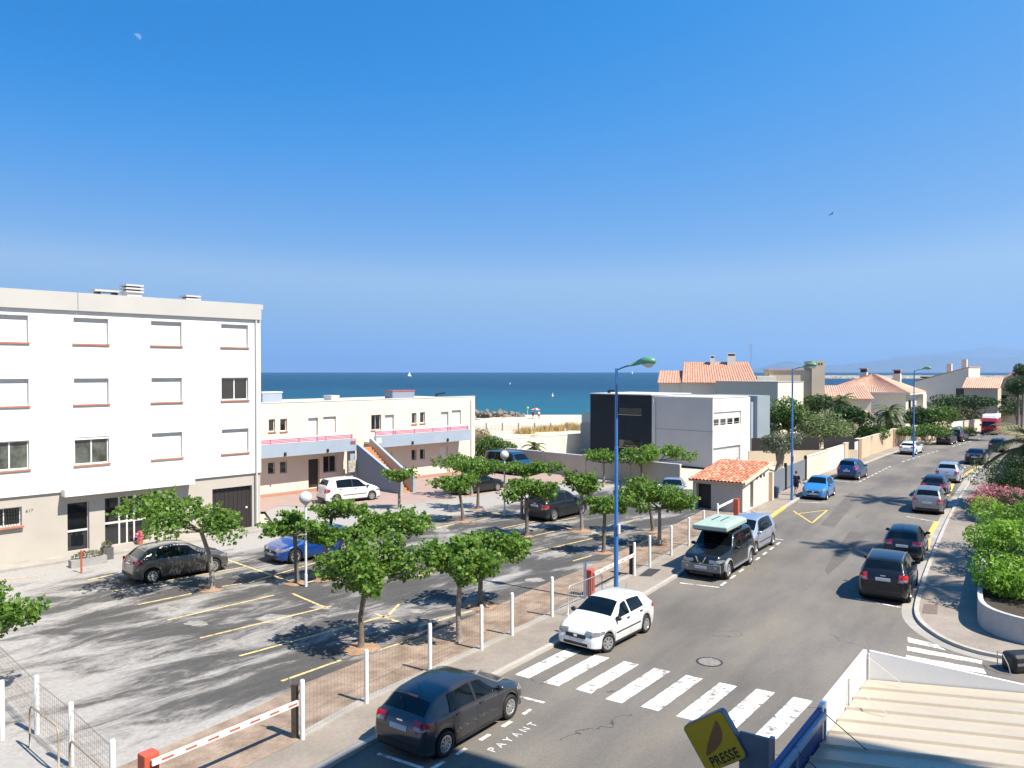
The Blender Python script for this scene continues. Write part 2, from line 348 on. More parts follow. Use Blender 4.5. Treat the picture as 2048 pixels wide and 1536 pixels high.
for y in ys:
    for k in xs: X = k * max(y, 700); mbs.v.append((X, y, -1.8 - (X * X + y * y) / (2 * 6.371e6)))
for j in range(len(ys) - 1):
    for i in range(len(xs) - 1): a = j * len(xs) + i; mbs.f.append((a, a + 1, a + 1 + len(xs), a + len(xs)))
struct(mbs.build("sea", mat_sea(), smooth=True))
# ---- hills along the far coast
hillm = pbr("hill_scrub", (.10, .12, .11), .95, var=.25, vscale=.002)
def hills(prof, D, depth, seed):
    rnd = random.Random(seed); mb = MB(); cols = []
    pts = []
    for (xa, ya), (xb, yb) in zip(prof[:-1], prof[1:]):
        n = max(2, int((xb - xa) / 14))
        for k in range(n): u = k / n; pts.append((xa + (xb - xa) * u, ya + (yb - ya) * u + rnd.uniform(-.7, .7)))
    pts.append(prof[-1])
    for px, py in pts:
        p = Wp(px, py, D); q = Wp(px, 742, D - depth); q2 = Wp(px, 742, D + depth)
        mid = p * .55 + q * .45; mid.z = p.z * .48 + rnd.uniform(-15, 15); mid.x += rnd.uniform(-60, 60)
        mb.v += [(q.x, q.y, -120), tuple(mid), tuple(p), (q2.x, q2.y, -160)]
    for i in range(len(pts) - 1):
        for k in range(3): mb.f.append((i * 4 + k, (i + 1) * 4 + k, (i + 1) * 4 + k + 1, i * 4 + k + 1))
    return mb
h1 = hills([(1468, 744), (1520, 735), (1556, 726), (1572, 722), (1592, 724), (1625, 731), (1680, 730), (1730, 724), (1780, 719), (1830, 714), (1900, 711), (1980, 716), (2060, 712), (2240, 700), (2420, 724)], 31000, 3200, 3)
struct(h1.build("hills", hillm, smooth=True))
h2 = hills([(1700, 738), (1790, 712), (1850, 707), (1900, 704), (1950, 697), (1985, 692), (2010, 695), (2070, 700), (2140, 690), (2260, 705), (2500, 735)], 41000, 3500, 5)
struct(h2.build("hills", hillm, smooth=True))

# ---- street geometry
LK = [(-17.8, -3.4)] + [G(*p, ZR) for p in ((660, 1536), (760, 1480), (1040, 1330), (1170, 1262), (1340, 1165), (1390, 1130), (1505, 1065), (1590, 1003), (1680, 950), (1730, 928), (1790, 905), (1860, 885))] + [(63, 109.5), (82, 125), (120, 150)]
LK = dense(LK, 1)
RKf = [(15.2, 30.1), (18.35, 35.4)] + [G(*p, ZR) for p in ((1888, 1050), (1915, 1000), (1940, 960), (1965, 930))] + [(52.3, 84.6), (60.8, 93.8), (73, 105.5), (90, 119), (126, 143)]
RKc = [(14.4, 28.5), (14.1, 27.2), (14.1, 25.8), (14.5, 24.85), (15.2, 24.3), (17.2, 23.3), (22, 21.4), (44, 15.5)]
RK = dense(RKf[::-1] + RKc, 2)                            # far -> near, then round the corner into the side street
SK = dense([(44, 10.4), (22, 15.9), (12.4, 18.9), (9.4, 20.2), (8.2, 20.0), (7.2, 18.8), (-7, -2.4)], 2)   # kerb in front of the shop
struct(MB().sheet([V2(p) for p in LK] + RK + SK, ZR).build("road", asphalt))
# left pavement
FL = [(-18.7, -1.9), (-4.94, 18.96), (-3.84, 20.98), (-.96, 24.95), (1.43, 28.44), (3.0, 31.0), (5.28, 34.18), (8.85, 40.1), (14.1, 49.1), (17.5, 54.1), (18.31, 56.0), (23.8, 64.5), (30.2, 73.4), (35.2, 80.2), (43, 91), (60, 110), (80, 127.5), (118, 152.5)]
lp = struct(MB().prism(offs(LK, -.17) + [V2(p) for p in FL[::-1]], -.15, 0).build("left_pavement", pavem))
ribbon(MB(), LK, -.17, 0, -.15, .006).build("kerb", kerbm, lp)
RO = [V2(p) for p in ((130, 132), (80, 92), (60, 70), (46, 50), (40, 34), (44, 15.5))]
rp_ = struct(MB().prism(offs(RK, -.16) + RO[::-1], -.15, 0).build("right_pavement", pavem))
ribbon(MB(), RK, -.16, 0.0, -.15, .008).build("kerb", kerbm, rp_)
ribbon(MB(), RK[4:], 0.004, .42, ZR + .004).build("gutter", concrete, rp_)
sp = struct(MB().prism(offs(SK, -.16) + [V2(p) for p in ((-7, -12), (44, -12), (44, 10.3))], -.15, 0).build("shop_pavement", pavem))
ribbon(MB(), SK, -.16, 0, -.15, .008).build("kerb", kerbm, sp)
# concrete edging under the fence, dirt strip and car park
fe = struct(ribbon(MB(), FL[1:9], -.26, -.0, -.1, .035).build("concrete_edging", concrete))
DL = offs(FL[:9], -2.35)
struct(MB().sheet([V2(p) for p in offs(FL[:9], -.0)] + list(DL)[::-1], .004).build("dirt_strip", dirt))
lot_poly = [V2(p) for p in DL] + [V2(p) for p in ((12.1, 52.6), (13.4, 58.8), (3.4, 68.6), (-1.0, 66.5), (-15.2, 51.8), (-15.5, 50.0))] + \
           [V2(APT) + e1 * a + e2 * b for a, b in ((0, 2), (0, .2), (-46, .2), (-46, 26))]
lot = struct(MB().sheet(lot_poly, .0).build("car_park", lotm))
struct(MB().sheet([(-19, -2), (-42, 6), (-30, 20), (-14, 20), (-7, 14)], -.012).build("ground_by_gate", pbr("pale_dusty_ground", (.50, .46, .42), .95, var=.1, vscale=.6, bump=.3, fine=.3)))
# brick-paved forecourt of the low building
brickpave = pbr("brick_paving", (.40, .275, .235), .85, var=.1, vscale=.8, bump=.3, bscale=30, fine=.35, col2=(.34, .25, .22))
fo = [(-15.4, 49.6), (-15.1, 51.7), (-8.7, 51.2), (-4.2, 54.2), (1.2, 60.0), (6.4, 64.9), (3.2, 69.6), (-2.5, 74.5), (-20, 58), (-20, 50)]
struct(MB().sheet([V2(p) for p in fo], .006).build("forecourt", brickpave))
struct(ribbon(MB(), [(-15.2, 51.9), (-8.6, 51.4), (-4.1, 54.3), (1.3, 60.0), (6.2, 64.6)], -.1, .12, -.02, .03).build("forecourt_edging", concrete))

# cement repairs in the car park
cem = pbr("cement_repair", (.40, .37, .34), .9, var=.16, vscale=2.5, bump=.5, bscale=14, fine=.6, col2=(.17, .155, .145)); rc = random.Random(12)
for px, py, a, b in ((333, 1217, 27, 6), (395, 1247, 27, 7), (460, 1287, 36, 9), (556, 1238, 46, 12), (262, 1182, 30, 5), (1112, 1108, 28, 8), (835, 1222, 22, 5), (1068, 1160, 22, 5), (640, 1215, 22, 5), (880, 1060, 20, 5)):
    poly = [V2(G(px + a * math.cos(t_) * rc.uniform(.6, 1.1), py + b * math.sin(t_) * rc.uniform(.6, 1.1))) for t_ in np.linspace(0, 6.283, 17)[:-1]]
    struct(MB().sheet(poly, .004).build("cement_repair", cem))
# ---- road markings
def quad_px(mb, pts, z=ZR + .004):
    q = [G(px, py, z) for px, py in pts]; mb.add([(p[0], p[1], z) for p in q], [(0, 1, 2, 3)])
def line_px(mb, a, b, w, z):
    A, B = V2(G(*a, z)), V2(G(*b, z)); d = (B - A).normalized(); n = Vector((-d.y, d.x)) * w / 2
    mb.add([(p.x, p.y, z) for p in (A - n, B - n, B + n, A + n)], [(0, 1, 2, 3)])
def dashes_px(mb, a, b, n, duty, w, z):
    A, B = V2(G(*a, z)), V2(G(*b, z))
    d = (B - A).normalized(); nn = Vector((-d.y, d.x)) * w / 2
    for i in range(n):
        p = A.lerp(B, i / n); q = A.lerp(B, (i + duty) / n)
        mb.add([(v.x, v.y, z) for v in (p - nn, q - nn, q + nn, p + nn)], [(0, 1, 2, 3)])
zm = ZR + .006
A0 = V2(G(1086.7, 1365, ZR)); pit = (V2(G(1352, 1432.6, ZR)) - A0) / 4; ln = V2(G(1190, 1309.6, ZR)) - A0
cw = struct(bpy.data.objects.new("zebra_crossing", None)); COL.objects.link(cw)
for i in range(-1, 7):
    a = A0 + pit * i; w = pit * .5; l = ln * (1.0 if i < 5 else 1.05); jit = [.0, .02, -.02, .01][i % 4]
    k0 = MB()
    k0.add([(p.x, p.y, zm) for p in (a + ln * jit, a + w + ln * jit, a + w + l, a + l)], [(0, 1, 2, 3)]); k0.build("stripe", whitep, cw)
cw2 = struct(bpy.data.objects.new("zebra_crossing", None)); COL.objects.link(cw2)
for q in (((1815, 1274), (1816, 1284), (1893, 1301), (1872, 1288)), ((1814, 1292), (1814, 1301), (1963, 1328), (1965, 1321)), ((1812, 1310), (1812, 1320), (1973, 1348), (1968, 1338)), ((1806, 1332), (1805, 1344), (1978, 1372), (1972, 1360))):
    k0 = MB(); quad_px(k0, q, zm); k0.build("stripe", whitep, cw2)
mk = MB()
for a, b in (((1040, 1393), (1089, 1405.5)), ((756, 1507), (845, 1536)), ((1359.5, 1165.6), (1438.4, 1174.8)), ((1546, 1077), (1567, 1080)), ((1597, 1004), (1656, 1006)), ((1662, 961), (1718, 965)),
             ((1710, 1196.5), (1802, 1215)), ((1813, 1033), (1875, 1044)), ((1798, 911), (1840, 914)), ((1921, 929), (1950, 934)), ((1870, 991), (1893, 995))):
    line_px(mk, a, b, .11, zm)
dashes_px(mk, (912, 1509), (1085, 1405), 4, .42, .11, zm); dashes_px(mk, (846, 1548), (905, 1513), 1, .7, .11, zm)
dashes_px(mk, (1442, 1171), (1566, 1080), 8, .5, .11, zm)
dashes_px(mk, (1718, 964), (1784, 931), 9, .6, .10, zm); dashes_px(mk, (1803, 924), (1880, 900), 8, .6, .10, zm); dashes_px(mk, (1905, 893), (1965, 876), 6, .6, .1, zm)
struct(mk.build("white_bay_markings", whitep))
my = MB()
for a, b in (((1851, 1101), (1857, 1077)), ((1858, 1070), (1874, 1043)), ((1895, 991), (1906, 966)), ((1923, 954), (1955, 933)), ((1965, 928), (1994, 913))): line_px(my, a, b, .26, ZR + .010)
for a, b in (((1587, 1022), (1624, 1046)), ((1624, 1046), (1655, 1020)), ((1655, 1020), (1590, 1028))): line_px(my, a, b, .095, zm)
struct(my.build("yellow_road_markings", yellowp))
yk = MB(); i0 = [i for i, p in enumerate(LK) if p[1] > 42.5][0]
seg = [p for p in LK if 44.0 < p[1] < 54.6]
struct(ribbon(yk, seg, -.175, .004, -.13, .012).build("yellow_kerb_paint", yellowp))
ym = MB()
for a, b in (((276, 1209), (383, 1187)), ((335, 1240), (548, 1190)), ((400, 1276), (662, 1212)), ((478, 1312), (778, 1230)), ((563, 1362), (682, 1320)), ((742, 1305), (818, 1281)), ((838, 1252), (945, 1221)),
             ((224, 1183), (292, 1168)), ((336, 1161), (494, 1133)), ((448, 1117), (590, 1166)), ((444, 1173), (482, 1167)), ((498, 1165), (642, 1122)), ((613, 1165), (660, 1154)), ((750, 1227), (812, 1249)), ((776, 1231), (798, 1208)),
             ((825, 1204), (860, 1192)), ((826, 1154), (865, 1145)), ((783, 1126), (810, 1121)), ((868, 1056), (902, 1049)), ((759, 1032), (800, 1025)), ((870, 1035), (924, 1024)), ((865, 1058), (908, 1049)), ((943, 1044), (980, 1036)),
             ((972, 1022), (1009, 1030)), ((931, 1072), (1078, 1041)), ((1069, 1071), (1129, 1058)), ((1113, 1042), (1154, 1035)), ((1115, 1050), (1152, 1061)), ((1181, 1063), (1205, 1070)), ((1067, 1104), (1188, 1076)), ((1146, 1122), (1183, 1111)),
             ((1191, 1073), (1227, 1068)), ((1252, 1044), (1279, 1037)), ((0, 1160), (70, 1152)), ((175, 1160), (240, 1146)), ((585, 1187), (650, 1215)), ((880, 1010), (915, 1004)), ((640, 1040), (700, 1030)), ((650, 1100), (740, 1072))):
    line_px(ym, a, b, .11, .008)
struct(ym.build("bay_lines", yellowl))
# text painted along the bays
def text_mesh(txt, size, mat, name, extrude=0., spc=1.05, bold=0.):
    cu = bpy.data.curves.new(name, 'FONT'); cu.body = txt; cu.size = size; cu.align_x = 'CENTER'; cu.extrude = extrude; cu.space_character = spc; cu.offset = bold
    o = bpy.data.objects.new(name, cu); COL.objects.link(o); dg = bpy.context.evaluated_depsgraph_get(); dg.update()
    me = bpy.data.meshes.new_from_object(o.evaluated_get(dg)); bpy.data.objects.remove(o); me.materials.clear(); me.materials.append(mat); me.name = name; return me
for (px, py), hd in (((1034, 1476), 36), ((1462, 1139), 33.5)):
    x, y = G(px, py, ZR); struct(put("painted_lettering", text_mesh("PAYANT", .33, whitep, "painted_lettering", 0, 1.7), None, (x, y, zm), R(90 - hd)))
# lighter repair patches in the asphalt and the manhole
pm = pbr("asphalt_patch", (.150, .132, .115), .9, var=.12, vscale=1.2, fine=.4); pm2 = pbr("asphalt_patch_dark", (.135, .119, .104), .9, var=.12, vscale=1.2, fine=.4)
for n_, (q, mt) in enumerate(((((1655, 1150), (1690, 1120), (1735, 1068), (1700, 1062), (1672, 1100), (1650, 1140)), pm2), (((1640, 1050), (1700, 985), (1722, 990), (1668, 1056)), pm))):
    struct(MB().sheet([V2(G(*p, ZR)) for p in q], ZR + .003).build("road_patch", mt))
mx_, my_ = G(1419, 1324, ZR)
mh = thing("manhole_cover", "round cast iron manhole cover in the road by the long zebra crossing", "manhole cover", (mx_, my_, ZR))
cast = pbr("cast_iron", (.055, .052, .05), .6, var=.2, vscale=20); plate = pbr("worn_iron", (.33, .30, .27), .7, var=.3, vscale=14, bump=.5, bscale=60)
MB().lathe([(.40, .002), (.40, .012), (.345, .012), (.345, .002)], 28).build("rim", cast, mh)
MB().lathe([(.335, .002), (.335, .010), (.001, .010)], 28).build("plate", plate, mh)
for (a, b, c, d), lab, mt in ((((1277, 1152), (1298, 1137), (1322, 1139), (1302, 1153)), "dark iron service cover set in the pavement by the barrier", cast),
                              (((1844, 1227), (1848, 1208), (1876, 1210), (1874, 1229)), "square rusty iron cover in the pavement nearest the street corner", pbr("rust_iron", (.22, .16, .13), .8, var=.2, vscale=9)),
                              (((1852, 1176), (1857, 1160), (1890, 1160), (1887, 1177)), "grey rectangular cover in the pavement beside the palm shadows", pbr("grey_cover", (.2, .19, .18), .8)),
                              (((1944, 953), (1952, 946), (1970, 946), (1965, 954)), "small grey cover in the pavement beside the far parking bays", pbr("grey_cover", (.2, .19, .18), .8))):
    tag(MB().prism([V2(G(*p)) for p in (a, b, c, d)], -.04, .006).build("service_cover", mt), lab, "cover")
# ================================================================== BUILDINGS
stucco = pbr("white_stucco", (.80, .785, .76), .9, var=.03, vscale=.5, bump=.5, bscale=25)
greybase = pbr("grey_beige_render", (.50, .455, .405), .9, var=.05, vscale=.6, bump=.3, bscale=40)
cladm = pbr("parapet_cladding", (.52, .50, .48), .6, var=.04, vscale=.5)
cream = pbr("cream_render", (.75, .68, .57), .9, var=.04, vscale=.6, bump=.4, bscale=30)
beige = pbr("beige_render", (.62, .52, .40), .9, var=.06, vscale=.6, bump=.4, bscale=30)
tan = pbr("tan_render", (.60, .47, .33), .9, var=.07, vscale=.7, bump=.4, bscale=30)
shutter = pbr("white_shutter", (.82, .81, .80), .55, var=.02)
frame_w = pbr("white_frame", (.80, .80, .80), .4, var=.03)
terr = pbr("terracotta_sill", (.50, .20, .13), .8, var=.12, vscale=6)
brown = pbr("dark_brown_door", (.035, .028, .027), .5, var=.15, vscale=8)
slate = pbr("slate_blue_render", (.215, .265, .345), .85, var=.05, vscale=.8, bump=.3, bscale=30)
slate_l = pbr("pale_blue_render", (.33, .395, .49), .85, var=.05, vscale=.8, bump=.3, bscale=30)
anthr = pbr("anthracite_render", (.025, .031, .041), .9, spec=.15, var=.08, vscale=.8, bump=.2, bscale=30)
metal_g = pbr("grey_metal", (.30, .31, .33), .4, .7, var=.06); pipe_w = pbr("pale_pipe", (.66, .65, .64), .5, var=.04); dark = pbr("dark_metal", (.02, .021, .023), .5, var=.1)
magenta = pbr("magenta_rail", (.50, .115, .28), .5, var=.05); orange = pbr("orange_steps", (.60, .27, .12), .8, var=.12, vscale=3)
def mat_glass(name, col=(.012, .016, .02), rough=.04):
    if name in MATS: return MATS[name]
    m = pbr(name, col, rough, var=.3, vscale=1.5, spec=.8, coat=.3); return m
glass = mat_glass("window_glass")
roofm = pbr("terracotta_tiles", (.62, .33, .235), .85, var=.13, vscale=2.2, fine=.3, col2=(.45, .22, .15))
roofp = pbr("pale_pink_tiles", (.64, .40, .30), .85, var=.12, vscale=1.6, fine=.35, col2=(.50, .28, .20))
def window(par, x0, x1, z0, z1, y=.16, kind='pane', sill=True, grille=False):
    w = bpy.data.objects.new("window", None); COL.objects.link(w); w.parent = par
    if kind == 'shutter':
        w.name = "shuttered_window"; mb = MB(); n = max(8, int((z1 - z0) / .055)); h = (z1 - .17 - z0) / n
        for i in range(n):                              # curved slats of the roller shutter
            a = z0 + i * h; mb.add([(x0, y, a), (x1, y, a), (x1, y - .012, a + h * .5), (x0, y - .012, a + h * .5), (x1, y, a + h * .96), (x0, y, a + h * .96)], [(0, 1, 2, 3), (3, 2, 4, 5)])
        mb.build("roller_shutter", shutter, w); MB().box(x0, x1, y - .03, y + .1, z1 - .17, z1).build("shutter_box", pipe_w, w)
    else:
        t = .06; mb = MB(); xm = (x0 + x1) / 2
        for a, b, c, d in ((x0, x0 + t, z0, z1), (x1 - t, x1, z0, z1), (x0 + t, x1 - t, z0, z0 + t), (x0 + t, x1 - t, z1 - t, z1)) + (((xm - t / 2, xm + t / 2, z0 + t, z1 - t),) if x1 - x0 > .7 else ()): mb.box(a, b, y - .03, y + .03, c, d)
        mb.build("frame", frame_w, w); MB().box(x0 + t, x1 - t, y, y + .01, z0 + t, z1 - t).build("pane", glass, w)
        if grille:
            g = MB()
            for i in range(1, int((x1 - x0) / .11)): xx = x0 + i * .11; g.box(xx - .008, xx + .008, y - .1, y - .084, z0, z1)
            g.box(x0, x1, y - .095, y - .083, z0 + .25, z0 + .27).box(x0, x1, y - .095, y - .083, z1 - .27, z1 - .25); g.build("grille", dark, w)
    if sill: MB().box(x0 - .05, x1 + .05, -.07, y, z0 - .075, z0 - .002).build("sill", terr, w)
    return w
TH = math.pi / 2 - LOT
# ---------------------------------------------------------------- white apartment block
apt = thing("apartment_building", "four storey white apartment block with roller shutters and grey ground floor", "building", (APT[0], APT[1], 0), TH)
sA = lambda px, py: onwall(px, py, APT, TH)
zt = sA(500, 608)[1]; zp = sA(500, 639)[1]; zg = sA(500, 947)[1]; XL = -46
rows = [(sA(467, b)[1], sA(467, a)[1]) for a, b in ((649, 694), (755, 800), (858, 906))]
cols = [(sA(a, 770)[0], sA(b, 770)[0]) for a, b in ((443, 491), (303, 357), (148, 211), (-22, 41))]
cw_ = [c[0] for c in cols]; cols = [(c[0], c[0] + 1.55) for c in cols] + [(cols[3][0] - 3.6, cols[3][0] - 2.05), (cols[3][0] - 7.2, cols[3][0] - 5.65)]
holes = [(c[0], c[1], r[0], r[1]) for c in cols for r in rows]
mb = wall(MB(), XL, 0, zg, zp + .02, holes, .35)
mb.add([(0, 0, zg), (0, .4, zg), (0, .4, zp), (0, 0, zp)], [(0, 1, 2, 3)]); mb.add([(XL, 0, zg), (0, 0, zg), (0, .12, zg), (XL, .12, zg)], [(3, 2, 1, 0)])
mb.build("upper_wall", stucco, apt)
MB().box(XL, 0, .40, 11.5, .0, zt - .25).build("block", stucco, apt)
gd = [(sA(137, 1095), sA(180, 1008)), (sA(212, 1087), sA(302, 1000)), (sA(427, 1057), sA(506, 975)), (sA(0, 1057), sA(45, 1024))]
GH = [(a[0], b[0], max(a[1], .04) if i < 3 else a[1], b[1]) for i, (a, b) in enumerate(gd)]
GH[0] = (GH[0][0], GH[0][1], .22, 2.5); GH[1] = (GH[1][0], GH[1][1], .22, 2.55); GH[2] = (GH[2][0], GH[2][1], .05, 2.42); GH[3] = (GH[3][0] - .5, GH[3][1], 1.75, 2.6)
wall(MB(), XL, 0, 0, zg, GH, .28, .11).add([(0, .11, 0), (0, .4, 0), (0, .4, zg), (0, .11, zg)], [(0, 1, 2, 3)]).build("ground_floor_wall", greybase, apt)
x = XL
for w_ in (9, 9.3, 9.2, 9.1, 9.4):                       # cladding panels of the parapet
    MB().box(x, min(x + w_ - .02, .16), -.14, -.02, zp, zt).build("cladding_panel", cladm, apt); x += w_
MB().box(XL, .16, -.02, .42, zt - .26, zt - .004).build("parapet_top", cladm, apt)
MB().box(.003, .16, .42, 11.6, zp, zt - .006).build("parapet_side", cladm, apt)
MB().tube([(-.3, -.07, 0.1), (-.3, -.07, zp + .2)], .05, 8).build("downpipe", pipe_w, apt)
for ci, c in enumerate(cols):
    for ri, r in enumerate(rows):
        k = 'shutter'
        if (ri, ci) in ((1, 0), (2, 2), (2, 3)): k = 'pane'
        wn = window(apt, c[0], c[1], r[0], r[1], .16, k)
        if (ri, ci) == (2, 3): MB().box(c[0] + .8, c[1] - .1, .19, .2, r[0] + .1, r[1] - .35).build("curtain", pbr("pink_curtain", (.5, .12, .2), .8, var=.3, vscale=9), wn)
        if (ri, ci) in ((2, 2), (2, 3)):
            for ch_ in wn.children:
                if ch_.name.startswith('pane'): ch_.data.materials[0] = pbr('greenish_glass', (.15, .16, .145), .08, var=.35, vscale=2.2, spec=.6)
        if (ri, ci) == (2, 2): MB().box(c[0], c[1], .03, .15, r[1] - .12, r[1]).build("shutter_box", shutter, wn)
# ground floor openings
def glazed(par, h, y, mull, trans, name):
    d = bpy.data.objects.new(name, None); COL.objects.link(d); d.parent = par
    x0, x1, z0, z1 = h; mb = MB(); xs = [x0] + [x0 + (x1 - x0) * m for m in mull] + [x1]
    for k, xx in enumerate(xs): mb.box(max(x0, xx - .04), min(x1, xx + .04), y - .04, y + .04, z0, z1)
    for tz in trans: mb.box(x0 + .04, x1 - .04, y - .03, y + .03, tz - .05, tz + .05)
    mb.build("frame", pipe_w, d)
    for a, b in zip(xs[:-1], xs[1:]): MB().box(a + .04, b - .04, y + .005, y + .012, z0, z1).build("pane", glass, d)
    return d
glazed(apt, GH[0], .3, (), (1.15,), "glazed_door"); glazed(apt, GH[1], .3, (.33, .5, .66), (1.3,), "entrance_door")
gdn = bpy.data.objects.new("garage_door", None); COL.objects.link(gdn); gdn.parent = apt
x0, x1, z0, z1 = GH[2]; n = 9
for i in range(n): MB().box(x0 + (x1 - x0) * i / n + .008, x0 + (x1 - x0) * (i + 1) / n - .008, .3, .34, z0, z1).build("board", brown, gdn)
MB().box(x1 - .3, x1 - .2, .26, .3, 1.15, 1.25).build("handle", frame_w, gdn)
bw = window(apt, *GH[3], y=.3, kind='pane', sill=True, grille=True)
c0, c1 = sA(122, 986), sA(381, 968); MB().box(c0[0], c1[0], -.55, .0, zg - .18, zg + .14).build("canopy", stucco, apt)
put("house_number", text_mesh("617", .2, dark, "house_number"), apt, (sA(60, 1020)[0], .10, sA(60, 1025)[1]), rot=(math.pi / 2, 0, 0))
def roof_at(px, py, dy): P = V2(APT) + Vector((-math.sin(TH), math.cos(TH))) * dy; return onwall(px, py, P, TH)
for (xa, xb, ya, dy), lev in (((190, 246, 578, 4.5), 0), ((252, 286, 568, 3.2), 1), ((372, 400, 590, 3.2), 2)):
    a = roof_at(xa, ya, dy); b = roof_at(xb, ya, dy); ch = bpy.data.objects.new("chimney", None); COL.objects.link(ch); ch.parent = apt; zz = a[1]
    z_r = zt - .25
    if lev == 0:
        MB().box(a[0], b[0], dy, dy + 1, zz - .1, zz).build("cap", cladm, ch); MB().box(a[0] + .15, b[0] - .15, dy + .1, dy + .9, z_r, zz - .28).build("stack", cladm, ch)
        for q in (a[0] + .2, b[0] - .35): MB().box(q, q + .15, dy + .2, dy + .8, zz - .28, zz - .1).build("support", dark, ch)
    else:
        MB().box(a[0] + .06, b[0] - .06, dy, dy + .8, z_r, zz - .34).build("stack", cladm, ch)
        for q in (0, .17, .34): MB().box(a[0] - .02, b[0] + .02, dy - .08, dy + .88, zz - .09 - q, zz - q).build("cap", cladm, ch)
        MB().box(a[0] + .12, b[0] - .12, dy + .06, dy + .74, zz - .34, zz - .02).build("flue", dark, ch)
tag(MB().box(XL, 0.1, -1.15, .1, -.02, .11).build("walkway", concrete, None, (APT[0], APT[1], 0), TH), "pale raised walkway along the foot of the white apartment block", "walkway")

# ---------------------------------------------------------------- low cream building with outside stairs
LB = Vector((-3.3, 71.2)); inw = Vector((-math.sin(TH), math.cos(TH)))
lb = thing("low_apartment_building", "two storey cream building with pale blue balconies and an outside staircase", "building", (LB.x, LB.y, 0), TH)
sL = lambda px, py, dy=0.: onwall(px, py, LB + inw * dy, TH)
ztl = sL(740, 800)[1]
up = [(537.5, 550.4, 838, 864), (560.5, 574, 837, 863), (616.5, 636, 835, 870), (646.5, 672, 832.5, 866.5), (742.6, 762.5, 829, 860.6), (769.6, 788, 829, 861), (823.5, 833, 825.5, 848), (840, 850, 824, 846.6), (881.6, 897, 823, 856), (903.6, 922, 820, 850)]
lo = [(536, 550, 924, 948.5), (560, 574.5, 922, 947), (617, 639.5, 917, 973), (646.5, 673.5, 910, 946), (769.6, 785, 904, 940), (823, 833, 898.6, 921), (840, 850, 897.4, 919), (880, 896, 893, 940)]
def hol(r): a = sL(r[0], r[3]); b = sL(r[1], r[2]); return (a[0], b[0], a[1], b[1])
zb_f = 3.05
H1_ = []
for i, r in enumerate(up):
    h = hol(r); H1_.append((h[0], h[1], zb_f + .02 if i in (2, 5, 8) else h[2], h[3]))
H2_ = []
for i, r in enumerate(lo):
    h = hol(r); H2_.append((h[0], h[1], .06 if i in (2, 4, 7) else h[2], min(h[3], 2.55)))
mb = wall(MB(), -30, 0, 0, ztl, H1_ + H2_, .3); mb.add([(0, 0, 0), (0, .35, 0), (0, .35, ztl), (0, 0, ztl)], [(0, 1, 2, 3)]); mb.build("wall", cream, lb)
MB().box(-30, 0, .35, 9, 0, ztl - .12).build("block", cream, lb); MB().box(-30, .02, -.03, .36, ztl + .002, ztl + .07).build("parapet_cap", pipe_w, lb)
MB().tube([(-.5, -.06, .1), (-.5, -.06, ztl - .3)], .05, 6).build("downpipe", pipe_w, lb)
for i, h in enumerate(H1_):
    if i in (2, 5, 8): MB().box(h[0], h[1], .18, .22, h[2], h[3]).build("door", frame_w, lb)
    elif i in (3, 9): wq = window(lb, *h, kind='shutter', sill=False)
    else: window(lb, *h, y=.18, sill=True, grille=(i == 4))
for i, h in enumerate(H2_):
    if i in (4, 7): MB().box(h[0], h[1], .18, .22, h[2], h[3]).build("door", frame_w, lb)
    elif i == 2: MB().box(h[0], h[1], .26, .29, h[2], h[3]).build("open_doorway", brown, lb)
    else: window(lb, *h, y=.18, sill=False, grille=True)
BD = -1.5                                                 # balcony depth
for (pa, pb, y0a, y1a) in ((480, 713, None, None), (751, 943, None, None)):
    xa = max(-30, sL(pa, 890, BD)[0]); xb = sL(pb, 880, BD)[0]; zbt = sL((pa + pb) / 2 if pa > 600 else 620, 888 if pa > 600 else 909, BD)[1]; zto = zbt + .92
    bal = bpy.data.objects.new("balcony", None); COL.objects.link(bal); bal.parent = lb
    MB().box(xa, xb, BD, BD + .16, zbt, zto).build("parapet", slate_l, bal); MB().box(xa, xb, BD + .16, -.002, zbt + .25, zbt + .42).build("slab", cream, bal)
    MB().box(xa, xb - .3, BD + .02, BD + .1, zto + .36, zto + .42).build("handrail", frame_w, bal)
    for k in range(3): MB().box(xa, xb - .3, BD + .03, BD + .09, zto + .05 + k * .1, zto + .115 + k * .1).build("rail", magenta, bal)
    nn = int((xb - xa) / 1.9)
    for k in range(nn + 1): q = xa + .05 + (xb - xa - .45) * k / nn; MB().box(q, q + .04, BD + .1, BD + .14, zto + .002, zto + .40).build("baluster", magenta, bal)
    for k in (.35, .72): q = xa + (xb - xa) * k; MB().box(q, q + .12, BD - .14, BD - .002, zbt + .05, zbt + .3).build("wall_lamp", dark, bal)
    for q in ((xb - .45, xb) if pa < 600 else (xa, xa + .4),): MB().box(q[0], q[1], BD + .165, BD + .6, 0 if pa < 600 else 1.2, zbt + .24).build("pier", slate_l, bal)
    if pa < 600: MB().box(xb - .75, xb - .02, BD - .03, BD - .002, 1.15, 2.05).build("letter_boxes", pbr("letter_boxes", (.62, .58, .5), .5, var=.35, vscale=7), bal); MB().box(xb - .55, xb - .1, BD - .02, BD - .002, zbt + .5, zbt + .75).build("red_sign", pbr("red_sign", (.5, .1, .1), .6, var=.3, vscale=12), bal)
    else: MB().box(xa + .1, xa + .55, BD - .02, BD - .002, zbt + .35, zbt + .75).build("white_sign", frame_w, bal)
xs0 = sL(714, 890, BD)[0] + .02; xs1 = sL(744, 884, BD)[0]; run = 4.9; zs = zb_f
st = bpy.data.objects.new("staircase", None); COL.objects.link(st); st.parent = lb
NS = 16
